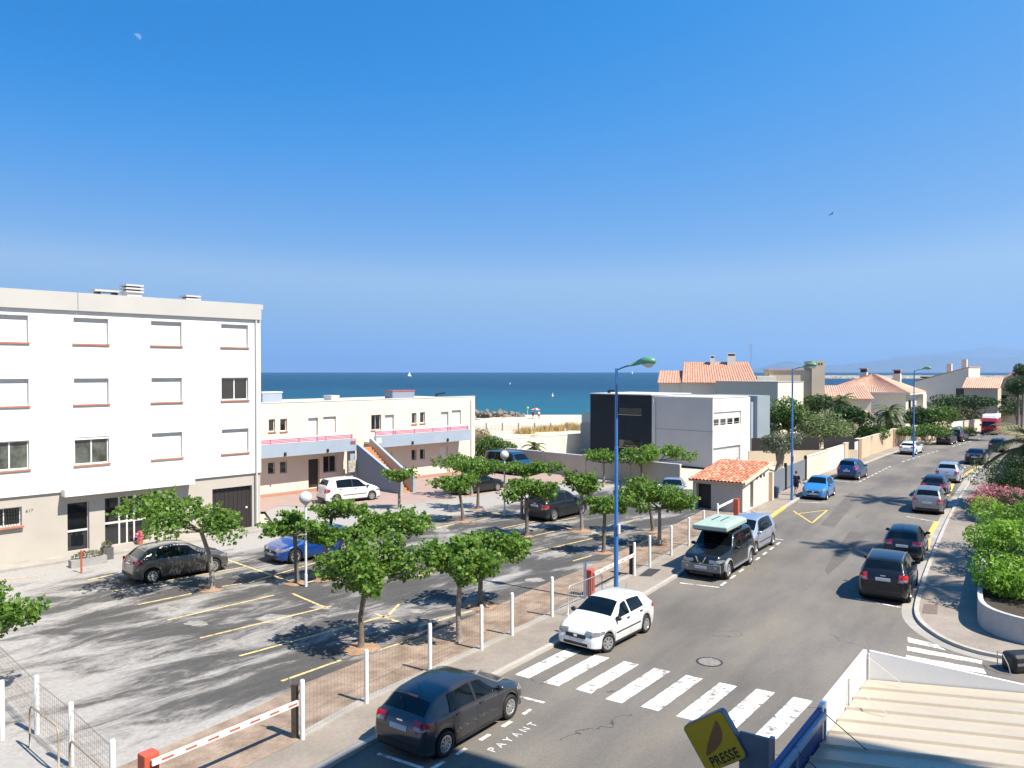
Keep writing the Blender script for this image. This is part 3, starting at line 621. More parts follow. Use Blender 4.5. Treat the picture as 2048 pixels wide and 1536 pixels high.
for k in range(NS):
    zt_ = zs * (NS - k - .5) / NS; y0 = BD - run * k / NS; y1 = BD - run * (k + 1) / NS
    MB().box(xs0 + .2, xs1 - .2, y1 - .03, y0, max(zt_ - .55, -.01), zt_).build("step", orange, st)
for xa, xb, mt, mt2, hh_ in ((xs0, xs0 + .19, slate, slate_l, .12), (xs1 - .19, xs1, beige, slate_l, .5)):
    mb = MB(); pr = [(BD + .1, 0), (BD - run - .3, 0), (BD - run - .3, .95), (BD - .05, zs + hh_), (BD + .1, zs + hh_)]
    mb.v = [(xa, y, z) for y, z in pr] + [(xb, y, z) for y, z in pr]; mb.f = [(0, 1, 2, 3, 4), (9, 8, 7, 6, 5)] + [(i, 5 + i, 5 + (i + 1) % 5, (i + 1) % 5) for i in range(5)]
    mb.build("stair_wall", mt, st)
    mb = MB(); mb.bar((xa / 2 + xb / 2, BD - run - .32, .965), (xa / 2 + xb / 2, BD - .03, zs + hh_ + .02), .23, .05); mb.box(xa - .02, xb + .02, BD - run - .33, BD - run - .301, 0, .95); mb.build("stair_coping", mt2, st)
for (xa, xb, yt, dy, hh), col_, cap_ in (((525, 564, 784, 4, 1.0), slate_l, frame_w), ((663, 678, 791, 3, .6), pipe_w, pipe_w), ((785, 829, 781, 3.5, 1.0), slate, pbr("red_cap", (.42, .10, .11), .6))):
    a = sL(xa, yt, dy); b = sL(xb, yt, dy)
    MB().box(a[0], b[0], dy, dy + 1.1, ztl - .12, a[1] - .1).build("roof_housing", col_, lb); MB().box(a[0] - .04, b[0] + .04, dy - .04, dy + 1.14, a[1] - .098, a[1]).build("housing_cap", cap_, lb)
a = sL(873, 789, 5); MB().bar((a[0], 5, ztl - .12), (a[0], 5, a[1]), .16).bar((a[0] - .08, 5, a[1]), (a[0] + 1.0, 5, a[1] + .12), .16).build("roof_vent", dark, lb)
MB().box(-30, 0, -1.2, -.01, .0, .03).build("base_strip", pbr("red_paving", (.42, .19, .14), .85, var=.12, vscale=2), lb)

# ---------------------------------------------------------------- dark and white modern house
BH = V2(G(1425, 937)); th2 = -LOT
bh = thing("modern_house", "flat roofed modern house with black, pale grey and white cubes", "house", (BH.x, BH.y, 0), th2)
sB = lambda px, py: onwall(px, py, BH, th2)
zt2 = sB(1420, 797)[1]; xk = sB(1308, 850)[0]; xl = sB(1182, 850)[0]
palegrey = pbr("pale_grey_render", (.50, .485, .48), .9, var=.04, vscale=.5, bump=.3, bscale=30)
white_r = pbr("warm_white_render", (.80, .76, .71), .9, var=.03, vscale=.5, bump=.3, bscale=30)
MB().box(xk, -.30, 0, 6.6, 0, zt2).box(-.299, -.003, 0, .05, 0, zt2).build("grey_cube", palegrey, bh)
MB().box(xk, 0.004, -.012, .0, zt2 * .52, zt2 * .52 + .05).build("joint_band", pbr("joint_grey", (.33, .32, .32), .9), bh)
hb = [sB(1238, 828), sB(1285, 817)]; hb2 = [sB(1238, 893), sB(1285, 882)]
hol2 = [(hb[0][0], hb[1][0], hb[0][1], hb[1][1]), (hb2[0][0], hb2[1][0], hb2[0][1], hb2[1][1])]
wall(MB(), xl, xk - .25, 0, zt2 + .15, hol2, .3, -.12).add([(xl, -.12, 0), (xl, 7, 0), (xl, 7, zt2 + .15), (xl, -.12, zt2 + .15)], [(3, 2, 1, 0)]).build("black_wall", anthr, bh)
MB().box(xl + .01, xk - .25, .19, 7, 0, zt2 + .14).build("black_cube", anthr, bh)
for h in hol2: MB().box(h[0], h[1], -.06, -.04, h[2], h[3]).build("pane", glass, bh); MB().box(h[0], h[1], -.2, .1, h[2] - .06, h[2] - .002).build("sill", metal_g, bh)
MB().box(xl - .02, xk - .2, -.16, 7.02, zt2 + .152, zt2 + .24).build("roof_edge", pipe_w, bh); MB().box(xk - .198, .04, -.05, 6.6, zt2 + .003, zt2 + .10).build("roof_edge", pipe_w, bh)
MB().box(xk - .25, xk - .003, -.02, .3, 0, zt2 + .1).build("corner_strip", pipe_w, bh); MB().tube([(xk + .12, -.07, .1), (xk + .12, -.07, zt2 - .9), (xk + .0, -.09, zt2 - .2)], .055, 6).build("downpipe", pipe_w, bh)
a = sB(1206, 782); MB().bar((a[0], 1, zt2 + .2), (a[0], 1, a[1]), .22).bar((a[0] - .11, 1, a[1] + .0), (a[0] + .75, 1, a[1] + .03), .2).build("roof_vent", dark, bh)
# lit side, in its own frame
sd = bpy.data.objects.new("white_front", None); COL.objects.link(sd); sd.parent = bh; sd.rotation_euler = (0, 0, math.pi / 2)
sW = lambda px, py: onwall(px, py, BH, TH)
w1 = (sW(1427, 853), sW(1482, 821)); g1 = (sW(1426, 937), sW(1481, 889)); xe = sW(1500, 860)[0]; xe2 = sW(1530, 860)[0]
hw = (w1[0][0], w1[1][0], w1[0][1], w1[1][1]); hg = (g1[0][0], g1[1][0], .05, g1[1][1])
wall(MB(), 0, xe, 0, zt2, [hw, hg], .25).build("white_wall", white_r, sd)
w_ = bpy.data.objects.new("window", None); COL.objects.link(w_); w_.parent = sd
MB().box(hw[0], hw[1], .12, .16, hw[2], hw[3]).build("shutter", shutter, w_)
for k in range(4): q = hw[0] + (hw[1] - hw[0]) * (k + .12) / 4; MB().box(q, q + (hw[1] - hw[0]) * .19, .1, .118, hw[2] + .25, hw[2] + .62).build("pane", glass, w_); MB().box(q, q + (hw[1] - hw[0]) * .19, .1, .118, hw[2] + .06, hw[2] + .2).build("pane", glass, w_)
gg = bpy.data.objects.new("garage_door", None); COL.objects.link(gg); gg.parent = sd
n = 6
for k in range(n): z0 = hg[2] + (hg[3] - hg[2]) * k / n; MB().box(hg[0], hg[1], .16, .2, z0 + .006, z0 + (hg[3] - hg[2]) / n - .006).build("panel", pbr("pale_panel", (.62, .63, .66), .5, var=.03), gg)
MB().box(.06, xe + .02, .26, .29, .0, zt2 - .005).box(6.7, xe + .02, .3, 6.2, 0, zt2 - .005).build("back_block", white_r, sd)
MB().box(0, xe, -.012, -.001, zt2 * .52, zt2 * .52 + .05).build("joint_band", palegrey, sd)
MB().box(xe + .02, xe + .5, -.1, 4, 0, zt2 - .5).build("blue_strip", slate_l, sd); MB().box(xe + .5, xe2, -.5, 5, 0, zt2 + .08).build("blue_cube", pbr("grey_blue_render", (.27, .32, .37), .85, var=.05, vscale=.7, bump=.3, bscale=30), sd)
# terrace wing with glass balustrade to the left of the black cube
tw = thing("terrace_wing", "low grey terrace with a glass balustrade beside the black cube", "terrace", (BH.x, BH.y, 0), th2)
MB().box(xl - 3.4, xl - .05, 2.5, 9, 0, 3.2).build("base", pbr("terrace_grey", (.36, .35, .34), .9, var=.05), tw)
MB().box(xl - 3.3, xl - .08, 2.55, 2.58, 3.2, 4.25).build("balustrade", pbr("balustrade_glass", (.30, .42, .44), .12, var=.05, coat=.3), tw); MB().box(xl - 3.32, xl - .06, 2.53, 2.6, 4.25, 4.31).build("handrail", metal_g, tw)

# ---------------------------------------------------------------- boundary walls of the car park and garden
wl = thing("boundary_wall", "long beige garden wall with pale coping behind the car park trees", "wall", (9.2, 62.7, 0), -LOT)
for a, b in ((-13.5, -9), (-9, -4.5), (-4.5, 0), (0, 4.6)): MB().box(a + .003, b, 0, .2, 0, 1.72).build("wall_section", beige, wl); MB().box(a + .003, b, -.04, .24, 1.722, 1.80).build("coping", pipe_w, wl)
for a in (-9, -4.5, 0): MB().box(a - .16, a + .16, -.06, .26, 0, 1.86).build("pillar", beige, wl)
d_ = V2((7.45, 84)) - V2((-1.85, 76)); w2 = thing("garden_wall", "sunlit cream garden wall running towards the dunes", "wall", (-1.85, 76, 0), math.atan2(d_.y, d_.x))
MB().box(0, d_.length, 0, .2, -.2, 2.15).build("wall_section", cream, w2); MB().box(0, d_.length, -.03, .23, 2.152, 2.2).build("coping", pipe_w, w2)
# ---------------------------------------------------------------- tile roofed shelter
CG = V2(G(1485, 1026)); th3 = -ROAD
ga = thing("tiled_shelter", "small cream shelter with a sloping orange canal tile roof", "shelter", (CG.x, CG.y, 0), th3)
SW_, SD_ = 3.2, 5.8; zf, zr = 1.78, 2.42
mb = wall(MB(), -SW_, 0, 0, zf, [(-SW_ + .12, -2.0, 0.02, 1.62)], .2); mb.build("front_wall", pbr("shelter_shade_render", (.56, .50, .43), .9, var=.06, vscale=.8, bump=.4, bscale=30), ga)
MB().box(-SW_ + .12, -2.0, .5, .55, .02, 1.6).build("opening_shade", dark, ga)  # dark sheet behind the opening, stands for the shade inside
mb = MB(); hs_ = [onwall(a, 960, CG, math.pi / 2 - ROAD)[0] for a in (1500.5, 1507, 1512.5, 1515.5, 1520, 1523.5, 1526.5, 1529.5)]
sh = [(hs_[0], hs_[1], 0.02, 1.72)] + [(hs_[i], hs_[i + 1], 1.80, 2.0) for i in (2, 4, 6)]
tmp = wall(MB(), 0, SD_, 0, zf, [sh[0]], .2); tmp.add([(0, 0, zf), (SD_, 0, zf), (SD_, 0, zr), ], [(0, 1, 2)])
mb.v = [(-v[1], v[0], v[2]) for v in tmp.v]; mb.f = tmp.f; mb.build("side_wall", cream, ga)
for s_ in sh[1:]: MB().box(-.02, .012, s_[0], s_[1], s_[2] - .06, s_[3] - .06).build("vent", dark, ga)
MB().box(-.25, -.2, sh[0][0], sh[0][1], .02, 1.72).build("door", brown, ga)
MB().box(-SW_, -SW_ + .2, .001, SD_, 0, zf).box(-SW_ + .2, -.02, SD_ - .2, SD_, 0, zr).build("back_walls", cream, ga)
sl_ = (zr - zf) / SD_
dk = MB(); dk.v = [(x, y, z + o) for o in (0, .09) for x, y, z in ((-SW_ - .2, -.22, zf - .22 * sl_ + .01), (.16, -.22, zf - .22 * sl_ + .01), (.16, SD_ + .15, zr + .15 * sl_ + .01), (-SW_ - .2, SD_ + .15, zr + .15 * sl_ + .01))]
dk.f = [(3, 2, 1, 0), (4, 5, 6, 7), (0, 1, 5, 4), (1, 2, 6, 5), (2, 3, 7, 6), (3, 0, 4, 7)]; dk.build("roof_deck", beige, ga)
MB().bar((.2, -.24, zf - .22 * sl_ + .08), (.2, SD_ + .16, zr + .15 * sl_ + .08), .08, .2).build("verge_board", pbr("pale_verge", (.72, .62, .48), .8), ga)
def canal(l=.46, r0=.115, r1=.09, n=6):
    mb = MB(); o = 0
    for k, (yy, rr, zz) in enumerate(((0, r0, 0), (l, r1, -.012))):
        for i in range(n + 1): a = math.pi * i / n; mb.v.append((math.cos(a) * rr, yy, math.sin(a) * rr * .8 + zz))
        for i in range(n + 1): a = math.pi * i / n; mb.v.append((math.cos(a) * (rr - .014), yy, math.sin(a) * (rr - .014) * .8 + zz))
    m_ = n + 1
    for i in range(n): mb.f.append((i, i + 1, 2 * m_ + i + 1, 2 * m_ + i)); mb.f.append((i + 1, i, m_ + i, m_ + i + 1))
    return mb
def tilemat():
    m, t, b, N, L = nodes_of("orange_tiles"); oi = N.new("ShaderNodeObjectInfo"); rp = N.new("ShaderNodeValToRGB")
    e = rp.color_ramp; e.elements[0].color = (.40, .13, .075, 1); e.elements[1].color = (.66, .33, .22, 1); k = e.elements.new(.5); k.color = (.56, .20, .115, 1)
    L.new(oi.outputs['Random'], rp.inputs[0]); tc = N.new("ShaderNodeTexCoord"); n = N.new("ShaderNodeTexNoise"); n.inputs['Scale'].default_value = 9; n.inputs['Detail'].default_value = 5; L.new(tc.outputs['Object'], n.inputs[0])
    mx = N.new("ShaderNodeMix"); mx.data_type = 'RGBA'; mx.blend_type = 'OVERLAY'; mx.inputs[0].default_value = .4; L.new(rp.outputs[0], mx.inputs[6]); L.new(n.outputs[0], mx.inputs[7]); L.new(mx.outputs[2], b.inputs['Base Color']); b.inputs['Roughness'].default_value = .8; return m
tme = canal().mesh("tile", tilemat(), True); rr_ = random.Random(4)
nc, nr = 15, 15; rf = bpy.data.objects.new("roof", None); COL.objects.link(rf); rf.parent = ga
for i in range(nc):
    for j in range(nr):
        xx = -SW_ - .1 + i * .232 + rr_.uniform(-.008, .008); yy = -.3 + j * .42 + rr_.uniform(-.012, .012)
        put("tile", tme, rf, (xx, yy, zf + yy * sl_ + .115 + rr_.uniform(0, .008)), rot=(math.atan(sl_) + rr_.uniform(-.02, .02), 0, rr_.uniform(-.025, .025)))
mb = MB()
for i in range(nc - 1): xx = -SW_ - .1 + (i + .5) * .232; mb.bar((xx, -.26, zf - .26 * sl_ + .11), (xx, SD_ + .1, zr + .1 * sl_ + .11), .1, .02)
mb.build("channel_tiles", roofm, rf)
tag(bevel(MB().box(-.16, .16, -.16, .16, 0, 1.95).build("gate_pillar", pbr("pillar_cream", (.74, .62, .47), .9, var=.05), None, (*G(1541.5, 1001), 0), th3)), "cream square pillar between the tiled shelter and the grey gate", "pillar")
# ---------------------------------------------------------------- walls and gates along the pavement
def at_px(px):
    for a, b in zip(FL[8:-1], FL[9:]):
        for k in range(41):
            p = V2(a).lerp(V2(b), k / 40)
            if 1024 + F * p.x / p.y >= px: return p
    return V2(FL[-1])
gateg = pbr("grey_gate_panel", (.20, .225, .26), .5, var=.06, vscale=2); white_g = pbr("white_gate", (.80, .80, .80), .5, var=.03); redpil = pbr("brown_pillar", (.36, .22, .15), .85, var=.1, vscale=3)
pale_wall = pbr("pale_wall_render", (.70, .62, .52), .9, var=.05, vscale=.7, bump=.3, bscale=25)
segs = [(1544, 1569.5, 'gate', 1.68, gateg, "grey metal gate leaf next to the cream gate pillar"), (1573.5, 1611, 'gate', 1.68, gateg, "grey metal gate leaf behind the walking person and the lamp post"),
        (1613, 1654, 'wall', 1.78, pale_wall, "pale cream wall starting at the grey gate"), (1655.5, 1689, 'wall', 1.85, cream, "lighter cream wall section behind the dark blue hatchback"),
        (1690, 1700.5, 'wall', 1.95, tan, "narrow tan wall section left of the white gate"), (1701, 1716, 'gate', 1.85, white_g, "white pedestrian gate between tan wall and brown pillar"),
        (1717, 1723, 'pillar', 2.0, redpil, "brown pillar right beside the white gate"), (1724, 1784, 'wall', 1.95, tan, "long tan wall with grass verge behind it, between two brown pillars"),
        (1785, 1791, 'pillar', 2.0, redpil, "brown pillar at the far end of the long tan wall"), (1792, 1815, 'wall', 1.95, tan, "tan wall section behind the white estate car"),
        (1816, 1827, 'gate', 1.9, white_g, "white gate behind the tall blue lamp post"), (1828, 1896, 'wall', 1.95, tan, "tan wall curving behind the two dark parked cars"), (1897, 1925, 'gate', 1.7, white_g, "white gate at the end of the tan wall"), (1927, 1975, 'wall', 1.6, pale_wall, "pale wall beneath the shrubs beside the red camper van")]
for a, b, kd, h, mt, lab in segs:
    A, B = at_px(a), at_px(b); d = B - A; l = d.length
    t_ = thing({'gate': "gate", 'wall': "street_wall", 'pillar': "gate_pillar"}[kd], lab, kd, (A.x, A.y, 0), math.atan2(d.y, d.x))
    if kd == 'gate':
        n = max(4, int(l / .32))
        for k in range(n): MB().box(l * k / n + .006, l * (k + 1) / n - .006, .0, .03, .08, h).build("panel", mt, t_)
        MB().box(0, l, .032, .07, .3, .38).box(0, l, .032, .07, h - .3, h - .22).build("frame", metal_g, t_)
    elif kd == 'pillar': MB().box(0, max(l, .3), -.06, .3, -.1, h).build("shaft", mt, t_); MB().box(-.05, max(l, .3) + .05, -.11, .35, h + .002, h + .07).build("cap", pale_wall, t_)
    else: MB().box(0, l, 0, .22, -.1, h).build("wall_section", mt, t_); MB().box(0, l, -.03, .25, h + .002, h + .05).build("coping", pale_wall, t_)
for px in (1571.5, 1612): p = at_px(px); tag(MB().box(-.09, .09, -.06, .12, -.1, 1.95).build("gate_post", dark, None, (p.x, p.y, 0), math.pi / 2 - ROAD), "slim dark gate post " + ("between the two grey gate leaves" if px < 1600 else "where the grey gate meets the cream wall"), "post")
# dark timber screen and inner wall of the garden behind the olive tree
sc = thing("timber_screen", "dark brown timber screen on a low wall behind the olive tree", "screen", (23.5, 74.5, 0), R(8)); 
MB().box(-1.5, 9.4, 0, .2, -.1, 1.3).build("low_wall", beige, sc)
for k in range(3): MB().box(-1.2 + k * 3.6, 1.9 + k * 3.6, .02, .12, 1.302, 2.5).build("panel", brown, sc)
# ---------------------------------------------------------------- roofs of far houses
def tiles(mb, A, B, C, D, pitch=.28):                     # A,B eave; D,C ridge; corrugated columns up the slope
    A, B, C, D = map(Vector, (A, B, C, D)); n = max(2, int((B - A).length / pitch)); nor = (B - A).cross(D - A).normalized()
    if nor.z < 0: nor = -nor
    for i in range(n):
        u0, u1 = i / n, (i + 1) / n
        e = [A.lerp(B, u0 + (u1 - u0) * q) for q in (0, .22, .5, .78, 1)]; f_ = [D.lerp(C, u0 + (u1 - u0) * q) for q in (0, .22, .5, .78, 1)]
        hgt = (0, .055, .09, .055, 0); o = len(mb.v)
        mb.v += [tuple(p + nor * h) for p, h in zip(e, hgt)] + [tuple(p + nor * h) for p, h in zip(f_, hgt)]
        mb.f += [(o + k, o + k + 1, o + 6 + k, o + 5 + k) for k in range(4)]
        mb.f.append((o, o + 4, o + 3, o + 2, o + 1))
    return mb
def house(label, px, Y, th, name="far_house"):
    X = (px - 1024) / F * Y; return thing(name, label, "house", (X, Y, -.1), th)
def zat(py, Y): return CAMH - Y * (py - 742) / F + .1
# villa with two tiled roofs and chimneys
hA = house("cream villa with striped terracotta roofs and two chimneys behind the modern house", 1318, 97, R(-14)); k = 97 / F
xs_ = [0, 44 * k, 184 * k]; zA, zB, zC = zat(766, 97), zat(742, 101), zat(725, 102)
MB().box(0, xs_[1], 0, 8, 0, zA).build("wall", cream, hA); MB().box(xs_[1] + .003, xs_[2], -.4, 9, 0, zA + .05).build("wall", cream, hA)
tiles(MB(), (-.2, -.35, zA), (xs_[1], -.35, zA), (xs_[1], 4, zB), (-.2, 4, zB), .3).build("roof", roofm, hA); tiles(MB(), (xs_[1] + .05, -.8, zA + .05), (xs_[2] + .3, -.8, zA + .05), (xs_[2] - .6, 4.5, zC), (xs_[1] + .05, 4.5, zC), .3).build("roof", roofm, hA)
MB().box(xs_[1] + .08, xs_[2] - .6, 4.45, 8.8, zA + .05, zC - .05).build("upper_wall", cream, hA)
for pa, pb, pt in ((1417, 1426, 711), (1451, 1467, 707)):
    a, b = (pa - 1318) * k, (pb - 1318) * k; ch = bpy.data.objects.new("chimney", None); COL.objects.link(ch); ch.parent = hA
    z_ = zat(pt, 101); MB().box(a, b, 3.6, 4.3, zA + 1, z_ - .35).build("stack", cream, ch); MB().box(a - .04, b + .04, 3.55, 4.35, z_ - .12, z_).build("cap", cream, ch); MB().box(a + .1, b - .1, 3.65, 4.25, z_ - .35, z_ - .12).build("flue", dark, ch)
mb = MB(); a = (1498 - 1318) * k; mb.tube([(a, 5, zC - 2), (a, 5, zat(688, 101))], .025, 5)
for q in (.2, .5, .8, 1.3): mb.tube([(a - .35, 5, zat(688, 101) - q), (a + .35, 5, zat(688, 101) - q)], .015, 4)
mb.build("aerial", metal_g, hA)
MB().box(xs_[2] + .3, xs_[2] + 2.4, 1, 6, 0, zat(752, 99)).build("link_wall", cream, hA)
hB = house("plain house with a shaded green-grey wall and a tall chimney slab", 1556, 88, -LOT); z1 = zat(765, 88)
MB().box(-7.6, 0, 0, 6.5, 0, z1).build("block", cream, hB); MB().box(-7.6, .05, -.06, 6.5, z1 + .002, z1 + .1).build("roof_edge", pbr("green_grey_edge", (.40, .42, .38), .8), hB); MB().box(-7.58, -.05, -.03, -.004, 1, z1 - .01).build("rendered_face", pbr("green_grey_render", (.46, .46, .40), .9, var=.04), hB)
hC = house("beige house with flat roof and tall slab chimney", 1538, 98, R(-12)); k = 98 / F; zq = zat(741, 98); zq2 = zat(722, 98)
MB().box(0, 80 * k, 0, 6, 0, zq).build("block", beige, hC); MB().box(80.05 * k, 104 * k, -.5, 6, 0, zq2).build("chimney_slab", beige, hC); MB().box(-.1, 80 * k, -.15, 6.1, zq + .002, zq + .14).build("roof_edge", roofm, hC)
MB().box(26 * k, 29 * k, -.02, .05, zat(785, 98), zat(768, 98)).build("window", glass, hC)
for q in range(4): MB().box(82 * k + q * 5 * k, 84.5 * k + q * 5 * k, -.52, -.49, zq2 - .5, zq2 - .25).build("vent", dark, hC)
# pink roofs
hD = house("low house with pale pink tiled roof beside the slab chimney", 1642, 106, R(-20)); k = 106 / F; ze, zr_ = zat(797, 106), zat(771, 111)
MB().box(0, 92 * k, 0, 8, 0, ze).build("wall", cream, hD); tiles(MB(), (-.4, -.5, ze), (98 * k, -.5, ze), (84 * k, 4.5, zr_), (-.4, 4.5, zr_), .3).build("roof", roofp, hD); MB().box(0, 80 * k, 4.4, 8, ze, zr_ - .05).build("upper_wall", cream, hD)
MB().box(3 * k, 7 * k, -.03, .04, zat(835, 106), zat(812, 106)).build("window", glass, hD)
hE = house("small outbuilding with a pink tiled lean-to roof behind the hedge", 1722, 100, R(25)); k = 100 / F; MB().box(0, 2.1, 0, 3, 0, zat(836, 100)).build("wall", cream, hE); tiles(MB(), (-.2, -.3, zat(834, 100)), (2.4, -.3, zat(832, 100)), (2.4, 3, zat(812, 103)), (-.2, 3, zat(812, 103)), .3).build("roof", roofp, hE)
# hipped roof house
Yh = 112; hF = house("cream house with a big hipped tiled roof and two chimneys", 1812, Yh, R(-44) + .1); k = Yh / F
ze = zat(786, Yh); WL, DL_ = 11.0, 9.0; zr_ = zat(748, 118)
MB().box(-WL, 0, 0, DL_, 0, ze).build("wall", pbr("light_cream_render", (.68, .64, .58), .9, var=.04), hF); ov = .7
P = [(-WL - ov, -ov, ze), (ov, -ov, ze), (ov, DL_ + ov, ze), (-WL - ov, DL_ + ov, ze)]; Q = [(-WL * .5, DL_ * .5, zr_), (-WL * .5 + .1, DL_ * .5 + .8, zr_)]
rfm = MB(); tiles(rfm, P[0], P[1], Q[0], Q[0], .3); tiles(rfm, P[1], P[2], Q[1], Q[0], .3); tiles(rfm, P[3], P[0], Q[0], Q[1], .3); tiles(rfm, P[2], P[3], Q[1], Q[1], .3); rfm.build("roof", roofp, hF)
MB().box(-WL - ov, ov, -ov, DL_ + ov, ze - .28, ze - .002).build("eaves", pbr("pale_eaves", (.70, .66, .60), .8), hF)
for (cx, cy, h) in ((-WL * .5 - 1.5, DL_ * .6, .95), (-WL * .25, DL_ * .8, .75)):
    ch = bpy.data.objects.new("chimney", None); COL.objects.link(ch); ch.parent = hF; MB().box(cx - .5, cx + .5, cy - .4, cy + .4, ze + .6, zr_ + h - .7).build("stack", cream, ch); MB().box(cx - .6, cx + .6, cy - .5, cy + .5, zr_ + h - .25, zr_ + h - .1).build("cap", roofm, ch); MB().box(cx - .4, cx + .4, cy - .3, cy + .3, zr_ + h - .7, zr_ + h - .25).build("flue", dark, ch)
for y0, y1 in ((1.6, 3.2), (4.0, 5.6)): MB().box(-.03, .03, y0, y1, 2.6 + .8, 2.6 + 2.1).build("window", glass, hF); MB().box(.03, .06, y0 - .06, y1 + .06, 2.6 + .7, 2.6 + .79).build("sill", pale_wall, hF)
MB().box(-.05, .9, DL_ * .75, DL_, 0, ze - .3).build("porch_pier", cream, hF)
# far right houses
Yk = 135; hG = house("tall grey-walled house with slanting roofline and cream gable", 1937, Yk, R(-44)); k = Yk / F
mb = MB(); L_ = 8.6; za, zb2 = zat(764, Yk + 6), zat(735, Yk); pr = [(-L_, 0, 0), (0, 0, 0), (0, 0, zb2), (-L_, 0, za)]
mb.v = pr + [(x, 7, z) for x, y, z in pr]; mb.f = [(0, 1, 2, 3), (1, 5, 6, 2), (7, 6, 5, 4), (4, 0, 3, 7), (3, 2, 6, 7)]; mb.build("wall", cream, hG)
MB().bar((-L_ - .2, 3.5, za + .08), (.1, 3.5, zb2 + .08), 7.2, .12).build("roof", roofm, hG)
for (cx, cy, h) in ((-3.6, 2.4, 1.3), (-1.5, 3.4, 2.0)): MB().box(cx - .4, cx + .4, cy - .3, cy + .3, za, zb2 + h - .6).build("chimney", cream, hG)
MB().box(-1.9, -.6, -.03, .03, zat(795, Yk), zat(777, Yk)).build("window", glass, hG)
hH = house("grey gabled house with pale tiled roof at the right end of the street", 1978, 128, R(-30)); k = 128 / F
ze = zat(770, 128); zr_ = zat(745, 128); W_ = 8.6; pr = [(0, 0, 0), (W_, 0, 0), (W_, 0, ze - .2), (W_ * .42, 0, zr_), (0, 0, ze - .4)]
mb = MB(); mb.v = pr + [(x, 8, z) for x, y, z in pr]; mb.f = [(0, 1, 2, 3, 4), (9, 8, 7, 6, 5), (0, 4, 9, 5), (1, 6, 7, 2)]; mb.build("wall", beige, hH)
tiles(MB(), (-.4, -.4, ze - .55), (-.4, 8.3, ze - .55), (W_ * .42, 8.3, zr_ + .03), (W_ * .42, -.4, zr_ + .03), .3).build("roof", roofm, hH); tiles(MB(), (W_ + .4, 8.3, ze - .32), (W_ + .4, -.4, ze - .32), (W_ * .42, -.4, zr_ + .03), (W_ * .42, 8.3, zr_ + .03), .3).build("roof", roofp, hH)
MB().box(1.6, 2.5, -.03, .03, zat(808, 128), zat(790, 128)).build("window", glass, hH)
hI = house("low annexe with salmon lean-to roof between the two grey houses", 1928, 126, R(-38)); ze = zat(776, 126); MB().box(0, 4.6, 0, 4, 0, ze).build("wall", beige, hI)
tiles(MB(), (-.3, -.4, ze), (4.9, -.4, ze), (4.9, 4, ze + 1.6), (-.3, 4, ze + 1.6), .3).build("roof", roofp, hI)
hJ = house("white house end with low dark roofline behind the hipped roof", 1868, 150, R(-30)); MB().box(-2, 5, 0, 6, 0, zat(756, 150)).build("wall", pale_wall, hJ); MB().box(-2.3, 5.2, -.3, 6.2, zat(756, 150) + .002, zat(756, 150) + .25).build("roof", dark, hJ)

# ---------------------------------------------------------------- shop roof below the camera
F0 = Vector((6.7, 15.1)); fd = Vector((-.585, -.811)); bd = Vector((.948, -.317)); zro, zpa = 2.92, 3.46
shop = thing("shop_building", "single storey shop with ribbed cream metal roof and a white and blue fascia", "shop", (F0.x, F0.y, 0))
def P3(a, b, z): v = fd * a + bd * b; return (v.x, v.y, z)
creamroof = pbr("cream_sheet_metal", (.50, .435, .345), .45, .0, var=.05, vscale=.6, fine=.12); ribm = pbr("grey_rib", (.46, .43, .38), .45, var=.05)
whitefas = pbr("white_fascia", (.80, .80, .80), .45, var=.04, vscale=.8, fine=.1); bluefas = pbr("blue_fascia", (.015, .05, .21), .4, var=.06); bluerail = pbr("pale_blue_rail", (.33, .42, .55), .4)
LP = 4.6; pw = .555
for i in range(20):
    a0, a1 = .06 + i * pw, .06 + (i + 1) * pw - .09
    mb = MB(); mb.add([P3(a0, .06, zro), P3(a1, .06, zro), P3(a1, LP, zro + .12), P3(a0, LP, zro + .12)], [(0, 1, 2, 3)])
    c = [P3(a1, .06, zro), P3(a1 + .02, .06, zro + .045), P3(a1 + .07, .06, zro + .045), P3(a1 + .09, .06, zro)]; d = [P3(a1, LP, zro + .12), P3(a1 + .02, LP, zro + .165), P3(a1 + .07, LP, zro + .165), P3(a1 + .09, LP, zro + .12)]
    mb.add(c + d, [(k_, k_ + 1, k_ + 5, k_ + 4) for k_ in range(3)]); mb.f = [f_[::-1] for f_ in mb.f]; o = mb.build("roof_panel", creamroof, shop)
    mb = MB(); mb.add([P3(a1 - .06, .07, zro + .004), P3(a1 - .006, .07, zro + .004), P3(a1 - .006, LP, zro + .124), P3(a1 - .06, LP, zro + .124)], [(3, 2, 1, 0)]); mb.build("panel_joint", pbr("rib_seam_shade", (.045, .038, .032), .9, var=.3, vscale=4), shop)  # dark strip along each rib, its seam and shadow line put into the colour
MB().prism([P3(.05, .04, 0)[:2], P3(12, .04, 0)[:2], P3(12, LP, 0)[:2], P3(.05, LP, 0)[:2]], 0, zro - .06).build("shop_walls", cream, shop)
def fas(a0, a1, mt, z0, z1, nm): A, B = Vector(P3(a0, -.0, (z0 + z1) / 2)), Vector(P3(a1, -.0, (z0 + z1) / 2)); return MB().bar(A, B, .07, z1 - z0).build(nm, mt, shop)
fas(-.02, 1.55, whitefas, zro - .35, zpa, "fascia_panel"); fas(1.555, 3.12, whitefas, zro - .35, zpa, "fascia_panel"); fas(3.13, 7.0, bluefas, zro - .35, zpa - .03, "fascia_panel"); fas(7.01, 12, bluefas, zro - .35, zpa - .03, "fascia_panel")
A, B = Vector(P3(3.16, .07, zpa - .13)), Vector(P3(12, .07, zpa - .13)); MB().bar(A, B, .06, .1).build("inner_rail", bluerail, shop)
